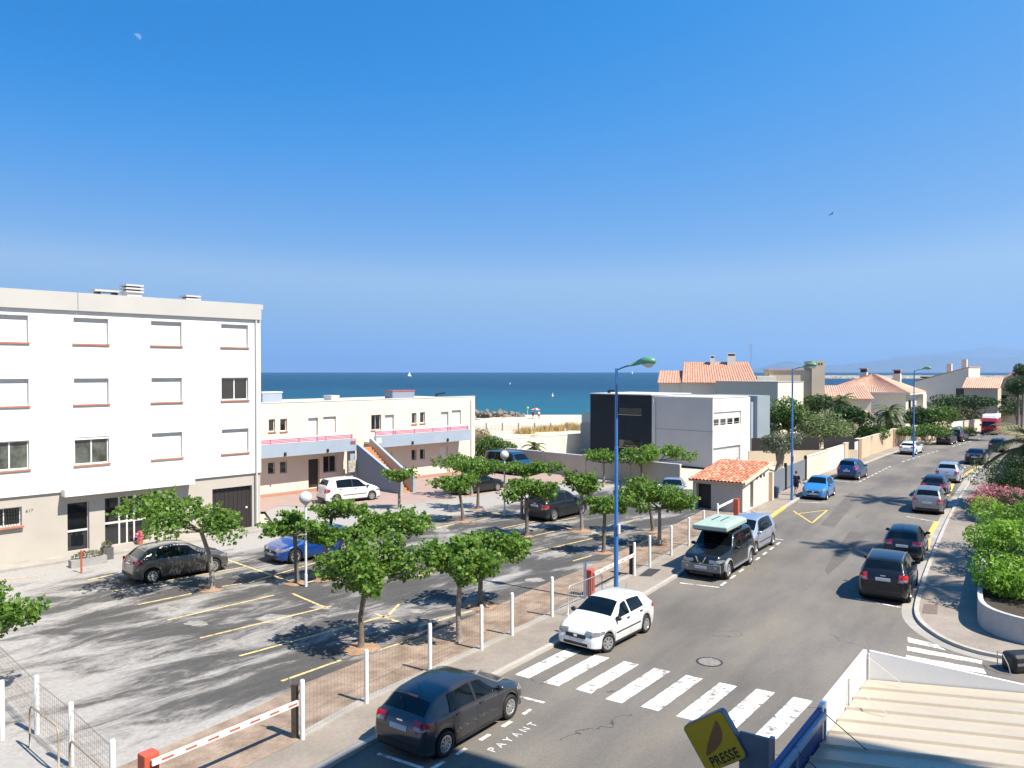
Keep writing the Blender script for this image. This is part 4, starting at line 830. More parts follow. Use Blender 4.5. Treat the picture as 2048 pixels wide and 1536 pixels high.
mb = MB(); q_ = [(b_, z_) for b_, z_ in ((.08, zro - .3), (.08, zpa), (2.6, zro + .21), (LP, zro + .14), (LP, zro - .3))]
mb.v = [P3(-.03, b_, z_) for b_, z_ in q_] + [P3(.03, b_, z_) for b_, z_ in q_]; mb.f = [(0, 1, 2, 3, 4), (9, 8, 7, 6, 5)] + [(i, 5 + i, 5 + (i + 1) % 5, (i + 1) % 5) for i in range(5)]; mb.build("end_parapet", whitefas, shop)
for a in (.04, 1.55, 3.1, 4.6, 6.1):
    MB().tube([P3(a, .07, zro + .0), P3(a, .07, zpa - .05)], .018, 6).build("post", pipe_w if a < 3 else bluerail, shop)
    MB().tube([P3(a + .02, .07, zpa - .12), P3(a + .35, .75, zro + .07)], .008, 5).build("stay", pipe_w if a < 3 else dark, shop)
# press sign on its bracket
sg = thing("press_sign", "yellow diamond shop sign with brown feather and black PRESSE lettering", "sign", (3.07, 11.95, 0), -ROAD)
yel = pbr("sign_yellow", (.60, .37, .012), .35, var=.03, coat=.2); blk = pbr("sign_black", (.012, .012, .012), .5); brn = pbr("feather_brown", (.30, .12, .035), .5, var=.15, vscale=20)
SG = bpy.data.objects.new("sign_face", None); COL.objects.link(SG); SG.parent = sg; SG.location = (0, 0, 3.2); SG.rotation_euler = (0, -R(34), 0)
Ls = .365
def rr(l, c=.07, n=5):
    out = []
    for sx, sy, a0 in ((1, 1, 0), (-1, 1, 90), (-1, -1, 180), (1, -1, 270)):
        for i in range(n + 1): a = R(a0 + 90 * i / n); out.append((sx * (l - c) + c * math.cos(a), sy * (l - c) + c * math.sin(a)))
    return out
def flat(poly, y, dy): mb = MB().prism(poly, 0, dy); mb.v = [(v[0], y - v[2], v[1]) for v in mb.v]; return mb
flat(rr(Ls), .07, .14).build("case", pbr("sign_case", (.10, .14, .22), .4), SG); flat(rr(Ls - .012), -.0702, .006).build("panel", yel, SG)
lf = [(math.sin(math.pi * t) ** .8 * .125 * (1 if s > 0 else -.5) + .10 * math.sin(2.2 * (t - .2)) , -.27 + .58 * t) for s, ts in ((1, [i / 14 for i in range(15)]), (-1, [i / 14 for i in range(13, 0, -1)])) for t in ts]
ang = R(-34); lf = [(x * math.cos(ang) - z * math.sin(ang) - .05, x * math.sin(ang) + z * math.cos(ang) + .06) for x, z in lf]
flat(lf, -.0765, .003).build("feather", brn, SG)
tm = text_mesh("PRESSE", .17, blk, "lettering", .002, 1.12, .0035); put("lettering", tm, SG, (.02, -.079, -.315), rot=(math.pi / 2, 0, 0), scale=(.88, 1.2, 1))
MB().box(.36, .8, -.03, .03, 2.86, 3.42).build("bracket", pbr("bracket_grey", (.12, .15, .19), .5), sg); MB().box(.8, .86, -.05, .05, 2.3, 3.45).build("bracket_post", metal_g, sg); MB().box(.86, 1.42, -.03, .03, 2.5, 2.62).build("arm", metal_g, sg)
# ---------------------------------------------------------------- the tower block the picture is taken from (throws the shade at the foot of the picture)
hT = 23.0; EC = Vector((12.25, 7.68)); d129 = Vector((math.sin(R(122)), math.cos(R(122))))
tb = thing("tower_block", "tall pale apartment tower standing behind the shop roof and shading the street", "building", (EC.x, EC.y, 0))
MB().prism([(0, 0), d129 * 16, d129 * 16 - r1 * 30, -r1 * 30], 0, hT).build("block", stucco, tb)
sq = [V2(p) - sun_shift(hT) - EC for p in ((-2.75, 19.55), (.75, 17.36), (-1.6, 13.8), (-5.1, 16.0))]; MB().prism(sq, hT + .01, hT + .28).build("shade_slab", concrete, tb)  # unseen slab added to the roof, outline projected back from the road shade
# ================================================================== CARS
def chaikin(pts, it=2):
    pts = [tuple(p) for p in pts]
    for _ in range(it):
        q = [pts[0]]
        for a, b in zip(pts[:-1], pts[1:]): q += [(a[0] * .75 + b[0] * .25, a[1] * .75 + b[1] * .25), (a[0] * .25 + b[0] * .75, a[1] * .25 + b[1] * .75)]
        q.append(pts[-1]); pts = q
    return pts
def carpaint(name, col, metal=.35, rough=.32):
    if name in MATS: return MATS[name]
    m, t, b, N, L = nodes_of(name); b.inputs['Metallic'].default_value = metal; b.inputs['Roughness'].default_value = rough
    dk_ = max(col) < .06; b.inputs['Coat Weight'].default_value = .75 if dk_ else 1; b.inputs['Coat Roughness'].default_value = .05; b.inputs['Specular IOR Level'].default_value = .3 if dk_ else .5
    tc = N.new("ShaderNodeTexCoord"); n = N.new("ShaderNodeTexNoise"); n.inputs['Scale'].default_value = 2.2; n.inputs['Detail'].default_value = 4; L.new(tc.outputs['Object'], n.inputs[0])
    sx = N.new("ShaderNodeSeparateXYZ"); L.new(tc.outputs['Object'], sx.inputs[0])
    mr = N.new("ShaderNodeMapRange"); mr.inputs[1].default_value = .25; mr.inputs[2].default_value = .65; mr.inputs[3].default_value = .25; mr.inputs[4].default_value = 0; L.new(sx.outputs[2], mr.inputs[0])
    mu = N.new("ShaderNodeMath"); mu.operation = 'MULTIPLY'; L.new(mr.outputs[0], mu.inputs[0]); L.new(n.outputs[0], mu.inputs[1])
    mx = N.new("ShaderNodeMix"); mx.data_type = 'RGBA'; mx.inputs[6].default_value = (*col, 1); mx.inputs[7].default_value = (.12, .10, .085, 1); L.new(mu.outputs[0], mx.inputs[0]); L.new(mx.outputs[2], b.inputs['Base Color'])
    MATS[name] = m; return m
carglass = pbr("car_glass", (.006, .009, .011), .03, var=.35, vscale=2.5, spec=.42); rubber = pbr("rubber", (.014, .014, .015), .75, var=.15); plastic = pbr("black_plastic", (.018, .018, .02), .55, var=.15)
alloy = pbr("alloy", (.55, .55, .56), .3, .75, var=.05); chrome = pbr("chrome", (.75, .76, .78), .12, 1., var=.02); redl = pbr("red_lens", (.48, .012, .02), .12, var=.1, coat=.8); clearl = pbr("clear_lens", (.34, .35, .37), .08, .35, var=.2, vscale=12, coat=.8)
platew = pbr("plate_white", (.62, .63, .66), .5, var=.04); seam = pbr("seam_dark", (.008, .008, .009), .8); underm = pbr("underbody", (.008, .008, .009), .9)
WH = {}
def wheel_meshes(Rw, wd, spokes, style):
    k = (round(Rw, 3), round(wd, 3), spokes, style)
    if k in WH: return WH[k]
    h = wd / 2; rr_ = Rw * .66
    ty = MB().lathe([(rr_, -h * .8), (rr_ + .02, -h), (Rw * .93, -h), (Rw, -h * .6), (Rw, h * .6), (Rw * .93, h), (rr_ + .02, h), (rr_, h * .8), (rr_ - .02, h * .5)], 28, ax='y').mesh("tyre", rubber, True)
    rm = MB().lathe([(rr_ - .001, h * .82), (rr_ - .03, h * .86), (rr_ - .045, h * .6), (rr_ - .05, 0)], 28, ax='y')
    rm.lathe([(.001, h * .8), (.055, h * .78), (.06, h * .5)], 14, ax='y')
    w = (.075 if style == 0 else .11) * Rw / .3
    for i in range(spokes):
        a = 2 * math.pi * i / spokes; c, s = math.cos(a), math.sin(a); pts = []
        for rad, ww, yy in ((.045, w * .5, h * .72), (rr_ - .03, w * .62, h * .82)):
            for sg_ in (-1, 1):
                for dy in (0, -.03): pts.append((c * rad - s * ww * sg_ * .5, yy + dy, s * rad + c * ww * sg_ * .5))
        rm.add(pts, [(0, 2, 6, 4), (1, 5, 7, 3), (0, 4, 5, 1), (2, 3, 7, 6), (4, 6, 7, 5)])
    rm = rm.mesh("rim", alloy)
    bk = MB().lathe([(.001, h * .25), (rr_ - .05, h * .25)], 20, ax='y').mesh("brake", plastic)
    WH[k] = (ty, rm, bk); return WH[k]
PROF = {
 'hatch': ([(0, .48), (.003, .66), (.012, .80), (.03, .94), (.06, 1.05), (.13, 1.29), (.165, 1.365), (.25, 1.42), (.42, 1.46), (.53, 1.43), (.58, 1.37), (.735, 1.02), (.79, .955), (.92, .83), (.965, .74), (.99, .60), (1, .46)], 1.46,
           [(0, .80), (.06, .97), (.3, .95), (.72, .90), (.80, .86), (.95, .70), (1, .45)], [(.475, .715, .475, .56), (.235, .455, .255, .455)], (.565, .725), (.058, .13)),
 'mpv': ([(0, .48), (.003, .68), (.012, .90), (.025, 1.08), (.045, 1.20), (.085, 1.50), (.12, 1.56), (.25, 1.605), (.42, 1.62), (.55, 1.58), (.61, 1.50), (.78, 1.10), (.84, 1.02), (.94, .86), (.975, .74), (.992, .60), (1, .46)], 1.62,
         [(0, .85), (.05, 1.03), (.3, 1.00), (.75, .95), (.85, .90), (.96, .72), (1, .45)], [(.48, .76, .48, .60), (.20, .46, .20, .46)], (.61, .77), (.045, .095)),
 'suv': ([(0, .55), (.003, .80), (.010, 1.02), (.03, 1.17), (.055, 1.28), (.10, 1.55), (.135, 1.62), (.25, 1.665), (.42, 1.68), (.53, 1.645), (.58, 1.57), (.71, 1.18), (.76, 1.10), (.93, .99), (.97, .88), (.992, .72), (1, .55)], 1.68,
         [(0, .95), (.05, 1.10), (.3, 1.09), (.70, 1.05), (.80, 1.0), (.96, .84), (1, .52)], [(.46, .69, .46, .565), (.24, .445, .25, .445), (.09, .225, .135, .232)], (.58, .70), (.055, .105)),
 'patrol': ([(0, .62), (.003, .98), (.010, 1.15), (.02, 1.28), (.04, 1.66), (.055, 1.74), (.1, 1.80), (.3, 1.83), (.5, 1.82), (.565, 1.79), (.59, 1.73), (.672, 1.24), (.70, 1.19), (.93, 1.10), (.975, 1.05), (.992, .85), (1, .62)], 1.83,
            [(0, 1.0), (.03, 1.16), (.3, 1.15), (.68, 1.13), (.80, 1.06), (.97, .96), (1, .6)], [(.44, .655, .44, .59), (.25, .425, .25, .425), (.06, .235, .075, .235)], (.592, .668), (.02, .045)),
 'sedan': ([(0, .48), (.003, .70), (.012, .90), (.03, .98), (.14, 1.02), (.17, 1.05), (.28, 1.32), (.34, 1.395), (.44, 1.42), (.53, 1.40), (.58, 1.35), (.73, 1.0), (.78, .94), (.93, .80), (.97, .70), (.992, .58), (1, .45)], 1.42,
           [(0, .76), (.05, .92), (.3, .94), (.72, .90), (.80, .84), (.96, .66), (1, .43)], [(.46, .70, .46, .56), (.24, .445, .32, .445)], (.57, .72), (.175, .285)),
 'van': ([(0, .50), (.003, .95), (.008, 1.30), (.016, 1.60), (.03, 1.80), (.05, 1.87), (.2, 1.925), (.5, 1.94), (.68, 1.92), (.735, 1.87), (.77, 1.78), (.875, 1.25), (.905, 1.14), (.965, .96), (.985, .8), (.995, .65), (1, .5)], 1.94,
         [(0, 1.05), (.03, 1.18), (.3, 1.16), (.85, 1.14), (.93, 1.02), (.985, .75), (1, .48)], [(.63, .84, .63, .755), (.34, .60, .34, .60), (.06, .31, .07, .31)], (.775, .87), (.010, .028)),
}
def make_car(name, label, kind, L, W, H, paint, pos, heading, group=None, Rw=.30, clr=.19, spokes=6, style=0, plain=False, cat="car", steer=0., roofrail=False, fog=None, zbase=ZR, tail='mid', fronttrim=True, trim=True, mould=False, brake3=False):
    prof, h0, belt, wins, ws, rw = PROF[kind]; sz = H / h0
    top = chaikin([(x * L, z * sz) for x, z in prof], 2); bl = chaikin([(x * L, z * sz) for x, z in belt], 1)
    tx, tz = np.array([p[0] for p in top]), np.array([p[1] for p in top]); bx, bz = np.array([p[0] for p in bl]), np.array([p[1] for p in bl])
    xr, xf = L * .5 - L * .315, L * .5 + L * .318; Ra = Rw + .055
    plan = [(0, .78), (.012, .855), (.04, .925), (.12, .975), (.3, 1.), (.72, 1.), (.88, .97), (.95, .91), (.985, .82), (1., .72)]
    def hw(x): return W / 2 * float(np.interp(x / L, [p[0] for p in plan], [p[1] for p in plan]))
    def zt(x): return float(np.interp(x, tx, tz))
    def zb(x):
        z = clr + .06 * max(0, (x / L - .9) / .1) + .09 * max(0, (.08 - x / L) / .08)
        for c in (xr, xf):
            if abs(x - c) < Ra: z = max(z, Rw + math.sqrt(Ra * Ra - (x - c) ** 2))
        return z
    def sec(x):
        w = hw(x); t = zt(x); b0 = zb(x); be = min(float(np.interp(x, bx, bz)), t - .035); be = max(be, b0 + .03)
        ys, zs = [], []
        for u, k in ((0, .955), (.12, .975), (.30, .99), (.5, 1.0), (.68, 1.0), (.84, .99), (.95, .972), (1, .955)):
            ys.append(w * k); zs.append(b0 + (be - b0) * u)
        wb = w * .955; hgt = t - be; tum = (.44 if kind in ('hatch', 'sedan') else .36) if kind not in ('van', 'patrol') else .22; wr = max(wb - tum * hgt - .02, wb * .45); crown = min(.075, hgt * .35) + .012
        te = t - crown
        for u in (.3, .6, .85): ys.append(wb + (wr - wb) * (u ** 1.15)); zs.append(be + (te - be) * u)
        for k, c in ((1.0, .02), (.975, .35), (.92, .58), (.8, .78), (.55, .92), (.28, .98), (0, 1)): ys.append(wr * k); zs.append(te + (t - te) * c)
        return ys, zs, be, te, wr, t
    X = set(tx.tolist()) | set(np.linspace(0, L, 46).tolist())
    for c in (xr, xf): X |= set((c + Ra * np.cos(np.linspace(0, math.pi, 17))).tolist()) | {c - Ra - .002, c + Ra + .002}
    X = sorted(x for x in X if 0 <= x <= L); X = [X[0]] + [b for a, b in zip(X[:-1], X[1:]) if b - a > .0015]
    secs = [sec(x) for x in X]; n = len(secs[0][0]); mb = MB(); full = 2 * n - 1; cx = L / 2
    for x, (ys, zs, *_r) in zip(X, secs):
        mb.v += [(x - cx, y, z) for y, z in zip(ys, zs)] + [(x - cx, -y, z) for y, z in zip(ys[-2::-1], zs[-2::-1])]
    for i in range(len(X) - 1):
        for k in range(full - 1): a = i * full + k; mb.f.append((a, a + 1, a + 1 + full, a + full))
    mb.f.append(tuple(range(full - 1, -1, -1))); mb.f.append(tuple((len(X) - 1) * full + k for k in range(full)))
    rz = math.pi / 2 - heading
    car = thing(name, label, cat, (pos[0], pos[1], zbase), rz, group)
    mb.f = [f[::-1] for f in mb.f]
    mb.build("body", paint, car, smooth=True)
    def yat(x, z): ys, zs, *_r = sec(x); return float(np.interp(z, zs[:12], ys[:12]))
    def patch(name, mt, side, b0, b1, t0, t1, zlo, zhi, off=.006, nu=10, nv=5, par=car):
        m = MB()
        for j in range(nv + 1):
            for i in range(nu + 1):
                u, v = i / nu, j / nv; x = (b0 + (b1 - b0) * u) * (1 - v) + (t0 + (t1 - t0) * u) * v
                z0, z1 = zlo(x) if callable(zlo) else zlo, zhi(x) if callable(zhi) else zhi
                z = z0 + (z1 - z0) * v; m.v.append((x - cx, side * (yat(x, z) + off), z))
        for j in range(nv):
            for i in range(nu):
                a = j * (nu + 1) + i; q = (a, a + 1, a + nu + 2, a + nu + 1); m.f.append(q if side < 0 else q[::-1])
        return m.build(name, mt, par, smooth=True)
    def toppatch(name, mt, x0, x1, v0, v1, off=.006, par=car):
        xa = [x for x in np.linspace(x0, x1, 9)]; m = MB(); nv = 10
        for x in xa:
            ys, zs, be, te, wr, t = sec(x)
            for j in range(nv + 1):
                v = v0 + (v1 - v0) * j / nv; z = float(np.interp(abs(v) * wr, ys[::-1][:7], zs[::-1][:7])); m.v.append((x - cx, v * wr, z))
        # push along the slope normal
        sl = (zt(x1) - zt(x0)) / (x1 - x0); nx_, nz_ = -sl / math.hypot(1, sl), 1 / math.hypot(1, sl)
        m.v = [(a + nx_ * off, b, c + nz_ * off) for a, b, c in m.v]
        for i in range(len(xa) - 1):
            for j in range(nv): a = i * (nv + 1) + j; m.f.append((a, a + nv + 1, a + nv + 2, a + 1))
        return m.build(name, mt, par, smooth=True)
    belt_z = lambda x: sec(x)[2] + .025
    top_z = lambda x: sec(x)[3] - .035
    for s in (-1, 1):
        if trim: patch("window_surround", seam, s, wins[1][0] * L - .05, wins[0][1] * L + .05, wins[1][2] * L - .03, wins[0][3] * L + .03, lambda x: belt_z(x) - .02, lambda x: top_z(x) + .02, .003, 14, 5)
        for (b0, b1, t0, t1) in wins: patch("side_window", carglass, s, b0 * L, b1 * L, t0 * L, t1 * L, belt_z, top_z)
    toppatch("windscreen", carglass, ws[0] * L, ws[1] * L, -.93, .93); toppatch("rear_window", carglass, rw[0] * L, rw[1] * L, -.86, .86)
    # rear and front end fittings
    def x_at_z(z, rear=True):
        if rear: return float(np.interp(z, tz[:max(6, int(np.argmax(tz)))], tx[:max(6, int(np.argmax(tz)))]))
        zz, xx = tz[::-1], tx[::-1]; m_ = int(np.argmax(zz)); return float(np.interp(z, zz[:m_], xx[:m_]))
    zl = {'mid': .86, 'high': 1.0, 'low': .78}[tail] * sz
    if kind == 'van': zl = 1.0
    zpl = (.74 if kind in ('hatch', 'mpv', 'sedan') else .92) * sz
    MB().box(x_at_z(zpl + .05) - cx - .03, x_at_z(zpl + .05) - cx + .03, -.26, .26, zpl - .055, zpl + .055).build("number_plate", platew, car)
    zfp = .44 * sz + (.1 if kind in ('suv', 'patrol') else 0); MB().box(L - cx - .02, L - cx + .012, -.26, .26, zfp - .055, zfp + .055).build("number_plate", platew, car)
    def lamp_mesh(name, mt, s, rear, z0, z1, vin, xlen, dz=0., off=.012, par=car):
        m = MB(); xa, xb = x_at_z(z0, rear), x_at_z(z1, rear); xs_ = np.linspace(xa, xb, 6); nv = 6
        sl = (zt(xb) - zt(xa)) / (xb - xa) if abs(xb - xa) > 1e-4 else 1e4; nl_ = math.hypot(1, sl); nx_, nz_ = (-abs(sl) if rear else abs(sl)) / nl_, 1 / nl_
        for x in xs_:
            ys, zs, be, te, wr, t = sec(x)
            for j in range(nv + 1):
                v = vin + (1.0 - vin) * j / nv; z = float(np.interp(abs(v) * wr, ys[::-1][:7], zs[::-1][:7])); m.v.append((x - cx + nx_ * off, s * v * (wr + off), z + nz_ * off))
        for i in range(5):
            for j in range(nv): q = i * (nv + 1) + j; m.f.append((q, q + nv + 1, q + nv + 2, q + 1))
        o = len(m.v); nu, nw = 6, 4; xe_ = xa + (xlen if rear else -xlen); xst = min(xa, xb) if rear else max(xa, xb)
        for j in range(nw + 1):
            for i in range(nu + 1):
                u, w = i / nu, j / nw; x = xst + (xe_ - xst) * u; zz = z0 + (z1 - z0) * (w * (1 - .45 * u) + .3 * u) + dz * u
                zc = min(zz, sec(x)[3]); m.v.append((x - cx, s * (yat(x, zc) + off), zz))
        for j in range(nw):
            for i in range(nu): q = o + j * (nu + 1) + i; m.f.append((q, q + 1, q + nu + 2, q + nu + 1))
        return m.build(name, mt, par, smooth=True)
    dzl = {'hatch': .10, 'sedan': .085}.get(kind, .15) * sz
    for s in (-1, 1):
        tl = lamp_mesh("tail_light", redl, s, True, zl - dzl, zl + dzl, .60 if kind in ('hatch', 'sedan') else .76, .30 if kind != 'van' else .12)
        lamp_mesh("reversing_lamp", clearl, s, True, zl - dzl * .75, zl - dzl * .1, .66 if kind in ('hatch', 'sedan') else .82, .14, 0, .018, tl)
        zh = (.66 if kind not in ('suv', 'patrol') else .84) * sz
        lamp_mesh("headlight", clearl, s, False, zh - .075 * sz, zh + .07 * sz, .52, .42, .03)
    zg0 = .56 * sz if kind not in ('suv', 'patrol') else .70 * sz
    if fronttrim:
        MB().box(L - cx - .06, L - cx + .008, -W * .22, W * .22, zg0 - .055, zg0 + .05).build("grille", plastic, car); MB().box(L - cx - .04, L - cx + .009, -.06, .06, zg0 - .03, zg0 + .05).build("badge", chrome, car)
        MB().box(L - cx - .05, L - cx + .007, -W * .27, W * .27, .27, .36).build("air_intake", plastic, car)
    MB().box(-cx - .008, -cx + .05, -W * .36, W * .36, clr + .10, clr + .22).build("rear_bumper_trim", plastic, car)
    MB().box(x_at_z(zpl + .16) - cx - .02, x_at_z(zpl + .16) - cx + .02, -.09, .09, zpl + .12, zpl + .16).build("tailgate_handle", chrome, car)
    ut = MB().box(.12 - cx, L - .12 - cx, -W / 2 + .14, W / 2 - .14, clr - .02, clr + .3)
    for c in (xr, xf): ut.lathe([(.001, -W / 2 + .17), (Ra + .03, -W / 2 + .17), (Ra + .03, W / 2 - .17), (.001, W / 2 - .17)], 22, (c - cx, 0, Rw), 'y')
    ut.build("underbody", underm, car)
    for s in (-1, 1):                                     # sills and wheel arch lips
        MB().box(xr + Ra - cx, xf - Ra - cx, s * W / 2 * .955 - .012, s * W / 2 * .955 + .012, clr - .02, clr + .05).build("sill", plastic, car)
    if not plain:
        xm = wins[0][0] * L - .012; xa, xb = wins[1][0] * L + .06, wins[0][1] * L + .02
        lowz = lambda x: max(clr + .07, zb(x) + .03); hiz = lambda x: sec(x)[2] - .005
        for s in (-1, 1):
            for d0, d1 in ((xm + .006, min(xb, xf - Ra * .55)), (max(xa, xr + Ra * .25), xm - .006)):
                patch("door_gap", seam, s, d0 - .012, d1 + .012, d0 - .012, d1 + .012, lambda x: lowz(x) - .012, hiz, .0015, 8, 5)
                dr = patch("door", paint, s, d0, d1, d0, d1, lowz, hiz, .004, 8, 6)
                xh = d0 + .10; zz = sec(xh)[2] - .085; yy = yat(xh, zz)
                MB().box(xh - cx - .02, xh - cx + .13, s * yy - .005 * s, s * (yy + .03), zz - .018, zz + .018).build("handle", plastic if style else paint, dr)
    if mould:
        for s in (-1, 1): patch("side_moulding", plastic, s, xr + Ra + .1, xf - Ra - .06, xr + Ra + .1, xf - Ra - .06, .50 * sz, .545 * sz, .012, 10, 1)
    if brake3:
        MB().box(rw[1] * L - cx - .01, rw[1] * L - cx + .03, -.17, .17, zt(rw[1] * L) + .004, zt(rw[1] * L) + .035).build("brake_light", redl, car)
        xw, zw = (rw[0] * L + .05, zt(rw[0] * L + .05)); MB().bar((xw - cx - .03, 0, zw + .02), (xw - cx + .13, .28, zt(xw + .16) + .02), .015, .012).build("rear_wiper", plastic, car)
    for s in (-1, 1):
        xm_ = wins[0][1] * L - .10; zz = sec(xm_)[2] + .07; yy = yat(xm_, zz)
        MB().ell((xm_ - cx, s * (yy + .12), zz), (.07, .115, .075), 10, 7).build("mirror", paint if not style else plastic, car, smooth=True)
    if roofrail:
        for s in (-1, 1): MB().tube([(L * f - cx, s * (sec(L * f)[4] - .04), sec(L * f)[3] + d_) for f, d_ in ((.14, .0), (.17, .07), (.36, .075), (.53, .06), (.56, .0))], .018, 6).build("roof_rail", metal_g, car)
    else:
        MB().tube([(L * .2 - cx, 0, zt(L * .2) - .02), (L * .2 - cx - .12, 0, zt(L * .2) + .16)], .006, 5).build("aerial", plastic, car)
    wdt = .19 if kind in ('hatch', 'mpv', 'sedan') else .23; ty, rm, bk = wheel_meshes(Rw, wdt, spokes, style)
    for c, fr in ((xr, 0), (xf, 1)):
        for s in (-1, 1):
            w = bpy.data.objects.new("wheel", None); COL.objects.link(w); w.parent = car; w.location = (c - cx, s * (W / 2 - wdt / 2 - .012), Rw)
            w.rotation_euler = (0, 0, (0 if s > 0 else math.pi) + (steer if fr else 0))
            put("tyre", ty, w); put("rim", rm, w); put("brake", bk, w)
    return car, dict(L=L, W=W, H=H, xr=xr - L / 2, xf=xf - L / 2, sec=sec, zt=zt)
def place(px, wheel, heading, L, W, side):               # centre of a car whose wheel touches the road at pixel px; side +1 = its left
    p = V2(G(px[0], px[1], ZR if not isinstance(wheel, tuple) else 0)); w = wheel[0] if isinstance(wheel, tuple) else wheel
    f = Vector((math.sin(heading), math.cos(heading))); l = Vector((-f.y, f.x))
    return p - f * (.318 * L if w == 'f' else -.315 * L) - l * (side * (W / 2 - .08))
def hd(a, b, z=ZR): A, B = V2(G(*a, z)), V2(G(*b, z)); d = B - A; return math.atan2(d.x, d.y)
def along(x):                                             # heading of the road at world X of the left kerb
    for a, b in zip(LK[:-1], LK[1:]):
        if b[0] >= x: d = V2(b) - V2(a); return math.atan2(d.x, d.y)
    return R(45)
def P(name, *c, **k): return carpaint(name, c, **k)
GL, GR_ = "cars parked on the left side of the street", "cars parked on the right side of the street"; GP = "cars in the car park"
# street, left side
h = R(36.0); c1, i1 = make_car("parked_car", "dark grey hatchback parked nearest the raised barrier, seen from behind", 'hatch', 3.96, 1.74, 1.46, P("dark_grey_paint", .046, .050, .060, metal=.6, rough=.28), place((889, 1513), 'r', h, 3.96, 1.74, -1), h, GL, spokes=9, brake3=True)
h = hd((1292, 1262), (1213, 1303)); make_car("parked_car", "white five door hatchback parked by the zebra crossing, facing it", 'hatch', 3.82, 1.66, 1.45, P("white_paint", .64, .645, .65, metal=0, rough=.35), place((1215, 1304), 'f', h, 3.82, 1.66, 1), h, GL, trim=False, mould=True, style=1, spokes=7, steer=-.35)
h = R(180 + 34); pt, ipt = make_car("parked_off_roader", "black off-roader with pale green roof tent beside the white fence posts", 'patrol', 4.7, 1.88, 1.82, P("black_blue_paint", .012, .016, .022), place((1455, 1158), 'f', h, 4.7, 1.88, 1), h, GL, Rw=.39, clr=.32, spokes=6, style=1)
h = R(180 + 35.5); make_car("parked_car", "silver people carrier parked behind the black off-roader", 'mpv', 4.1, 1.75, 1.64, P("silver_blue_paint", .42, .46, .54, metal=.6), place((1544, 1090), 'r', h, 4.1, 1.75, 1), h, GL, mould=True)
h = R(180 + 33); make_car("parked_car", "bright sky blue small hatchback parked past the yellow kerb", 'hatch', 3.6, 1.64, 1.50, P("sky_blue_paint", .035, .20, .50, metal=.2), place((1653, 1000), 'f', h, 3.6, 1.64, 1), h, GL, Rw=.28)
h = R(37); make_car("parked_car", "dark blue tall hatchback parked in front of the cream walls", 'mpv', 3.7, 1.70, 1.63, P("royal_blue_paint", .004, .04, .15, metal=.3), place((1717, 960), 'r', h, 3.7, 1.70, -1), h, GL, Rw=.29, tail='high')
h = R(39); make_car("parked_car", "white old estate car parked beside the blue lamp post", 'hatch', 4.2, 1.68, 1.40, P("white_paint", .64, .645, .65), place((1832, 910), 'r', h, 4.2, 1.68, -1), h, GL, Rw=.28)
h = R(40); make_car("parked_car", "black hatchback parked just beyond the white estate car", 'hatch', 3.9, 1.70, 1.50, P("black_paint", .010, .010, .013), place((1903, 890), 'r', h, 3.9, 1.70, -1), h, GL)
h = R(41); make_car("parked_car", "black tall car at the far end of the left parking row", 'mpv', 4.2, 1.76, 1.60, P("black_blue_paint", .012, .016, .022), place((1926, 884), 'r', h, 4.2, 1.76, -1), h, GL)
# street, right side
h = R(31.5); make_car("parked_suv", "black compact SUV parked nearest the street corner", 'suv', 4.33, 1.83, 1.68, P("black_paint", .010, .010, .013), place((1818, 1204), 'r', h, 4.33, 1.83, -1), h, GR_, Rw=.34, clr=.24, roofrail=True, tail='high', style=1)
h = R(31.5); make_car("parked_car", "dark teal black hatchback in front of the compact SUV", 'hatch', 4.0, 1.73, 1.47, P("dark_teal_paint", .012, .018, .022), place((1844, 1122), 'r', h, 4.0, 1.73, -1), h, GR_)
h = R(32); make_car("parked_car", "grey beige crossover parked beside the oleander planter", 'mpv', 4.2, 1.80, 1.58, P("grey_beige_paint", .26, .25, .24, metal=.6), place((1886, 1028), 'r', h, 4.2, 1.80, -1), h, GR_)
h = R(33); make_car("parked_car", "dark blue-black hatchback tight in front of the grey crossover", 'hatch', 4.0, 1.73, 1.52, P("navy_black_paint", .012, .016, .03), place((1893, 996), 'r', h, 4.0, 1.73, -1), h, GR_)
h = R(34); make_car("parked_car", "silver crossover beside the small pavement cover", 'mpv', 4.3, 1.80, 1.58, P("silver_paint", .50, .53, .58, metal=.6), place((1919, 966), 'r', h, 4.3, 1.80, -1), h, GR_)
h = R(35); make_car("parked_car", "black saloon parked beside the yellow kerb line", 'sedan', 4.4, 1.76, 1.46, P("black_paint", .010, .010, .013), place((1970, 930), 'r', h, 4.4, 1.76, -1), h, GR_)
h = R(37); make_car("parked_car", "black hatchback half hidden by the palm fronds", 'hatch', 4.1, 1.75, 1.50, P("black_paint", .010, .010, .013), place((2012, 905), 'r', h, 4.1, 1.75, -1), h, GR_)
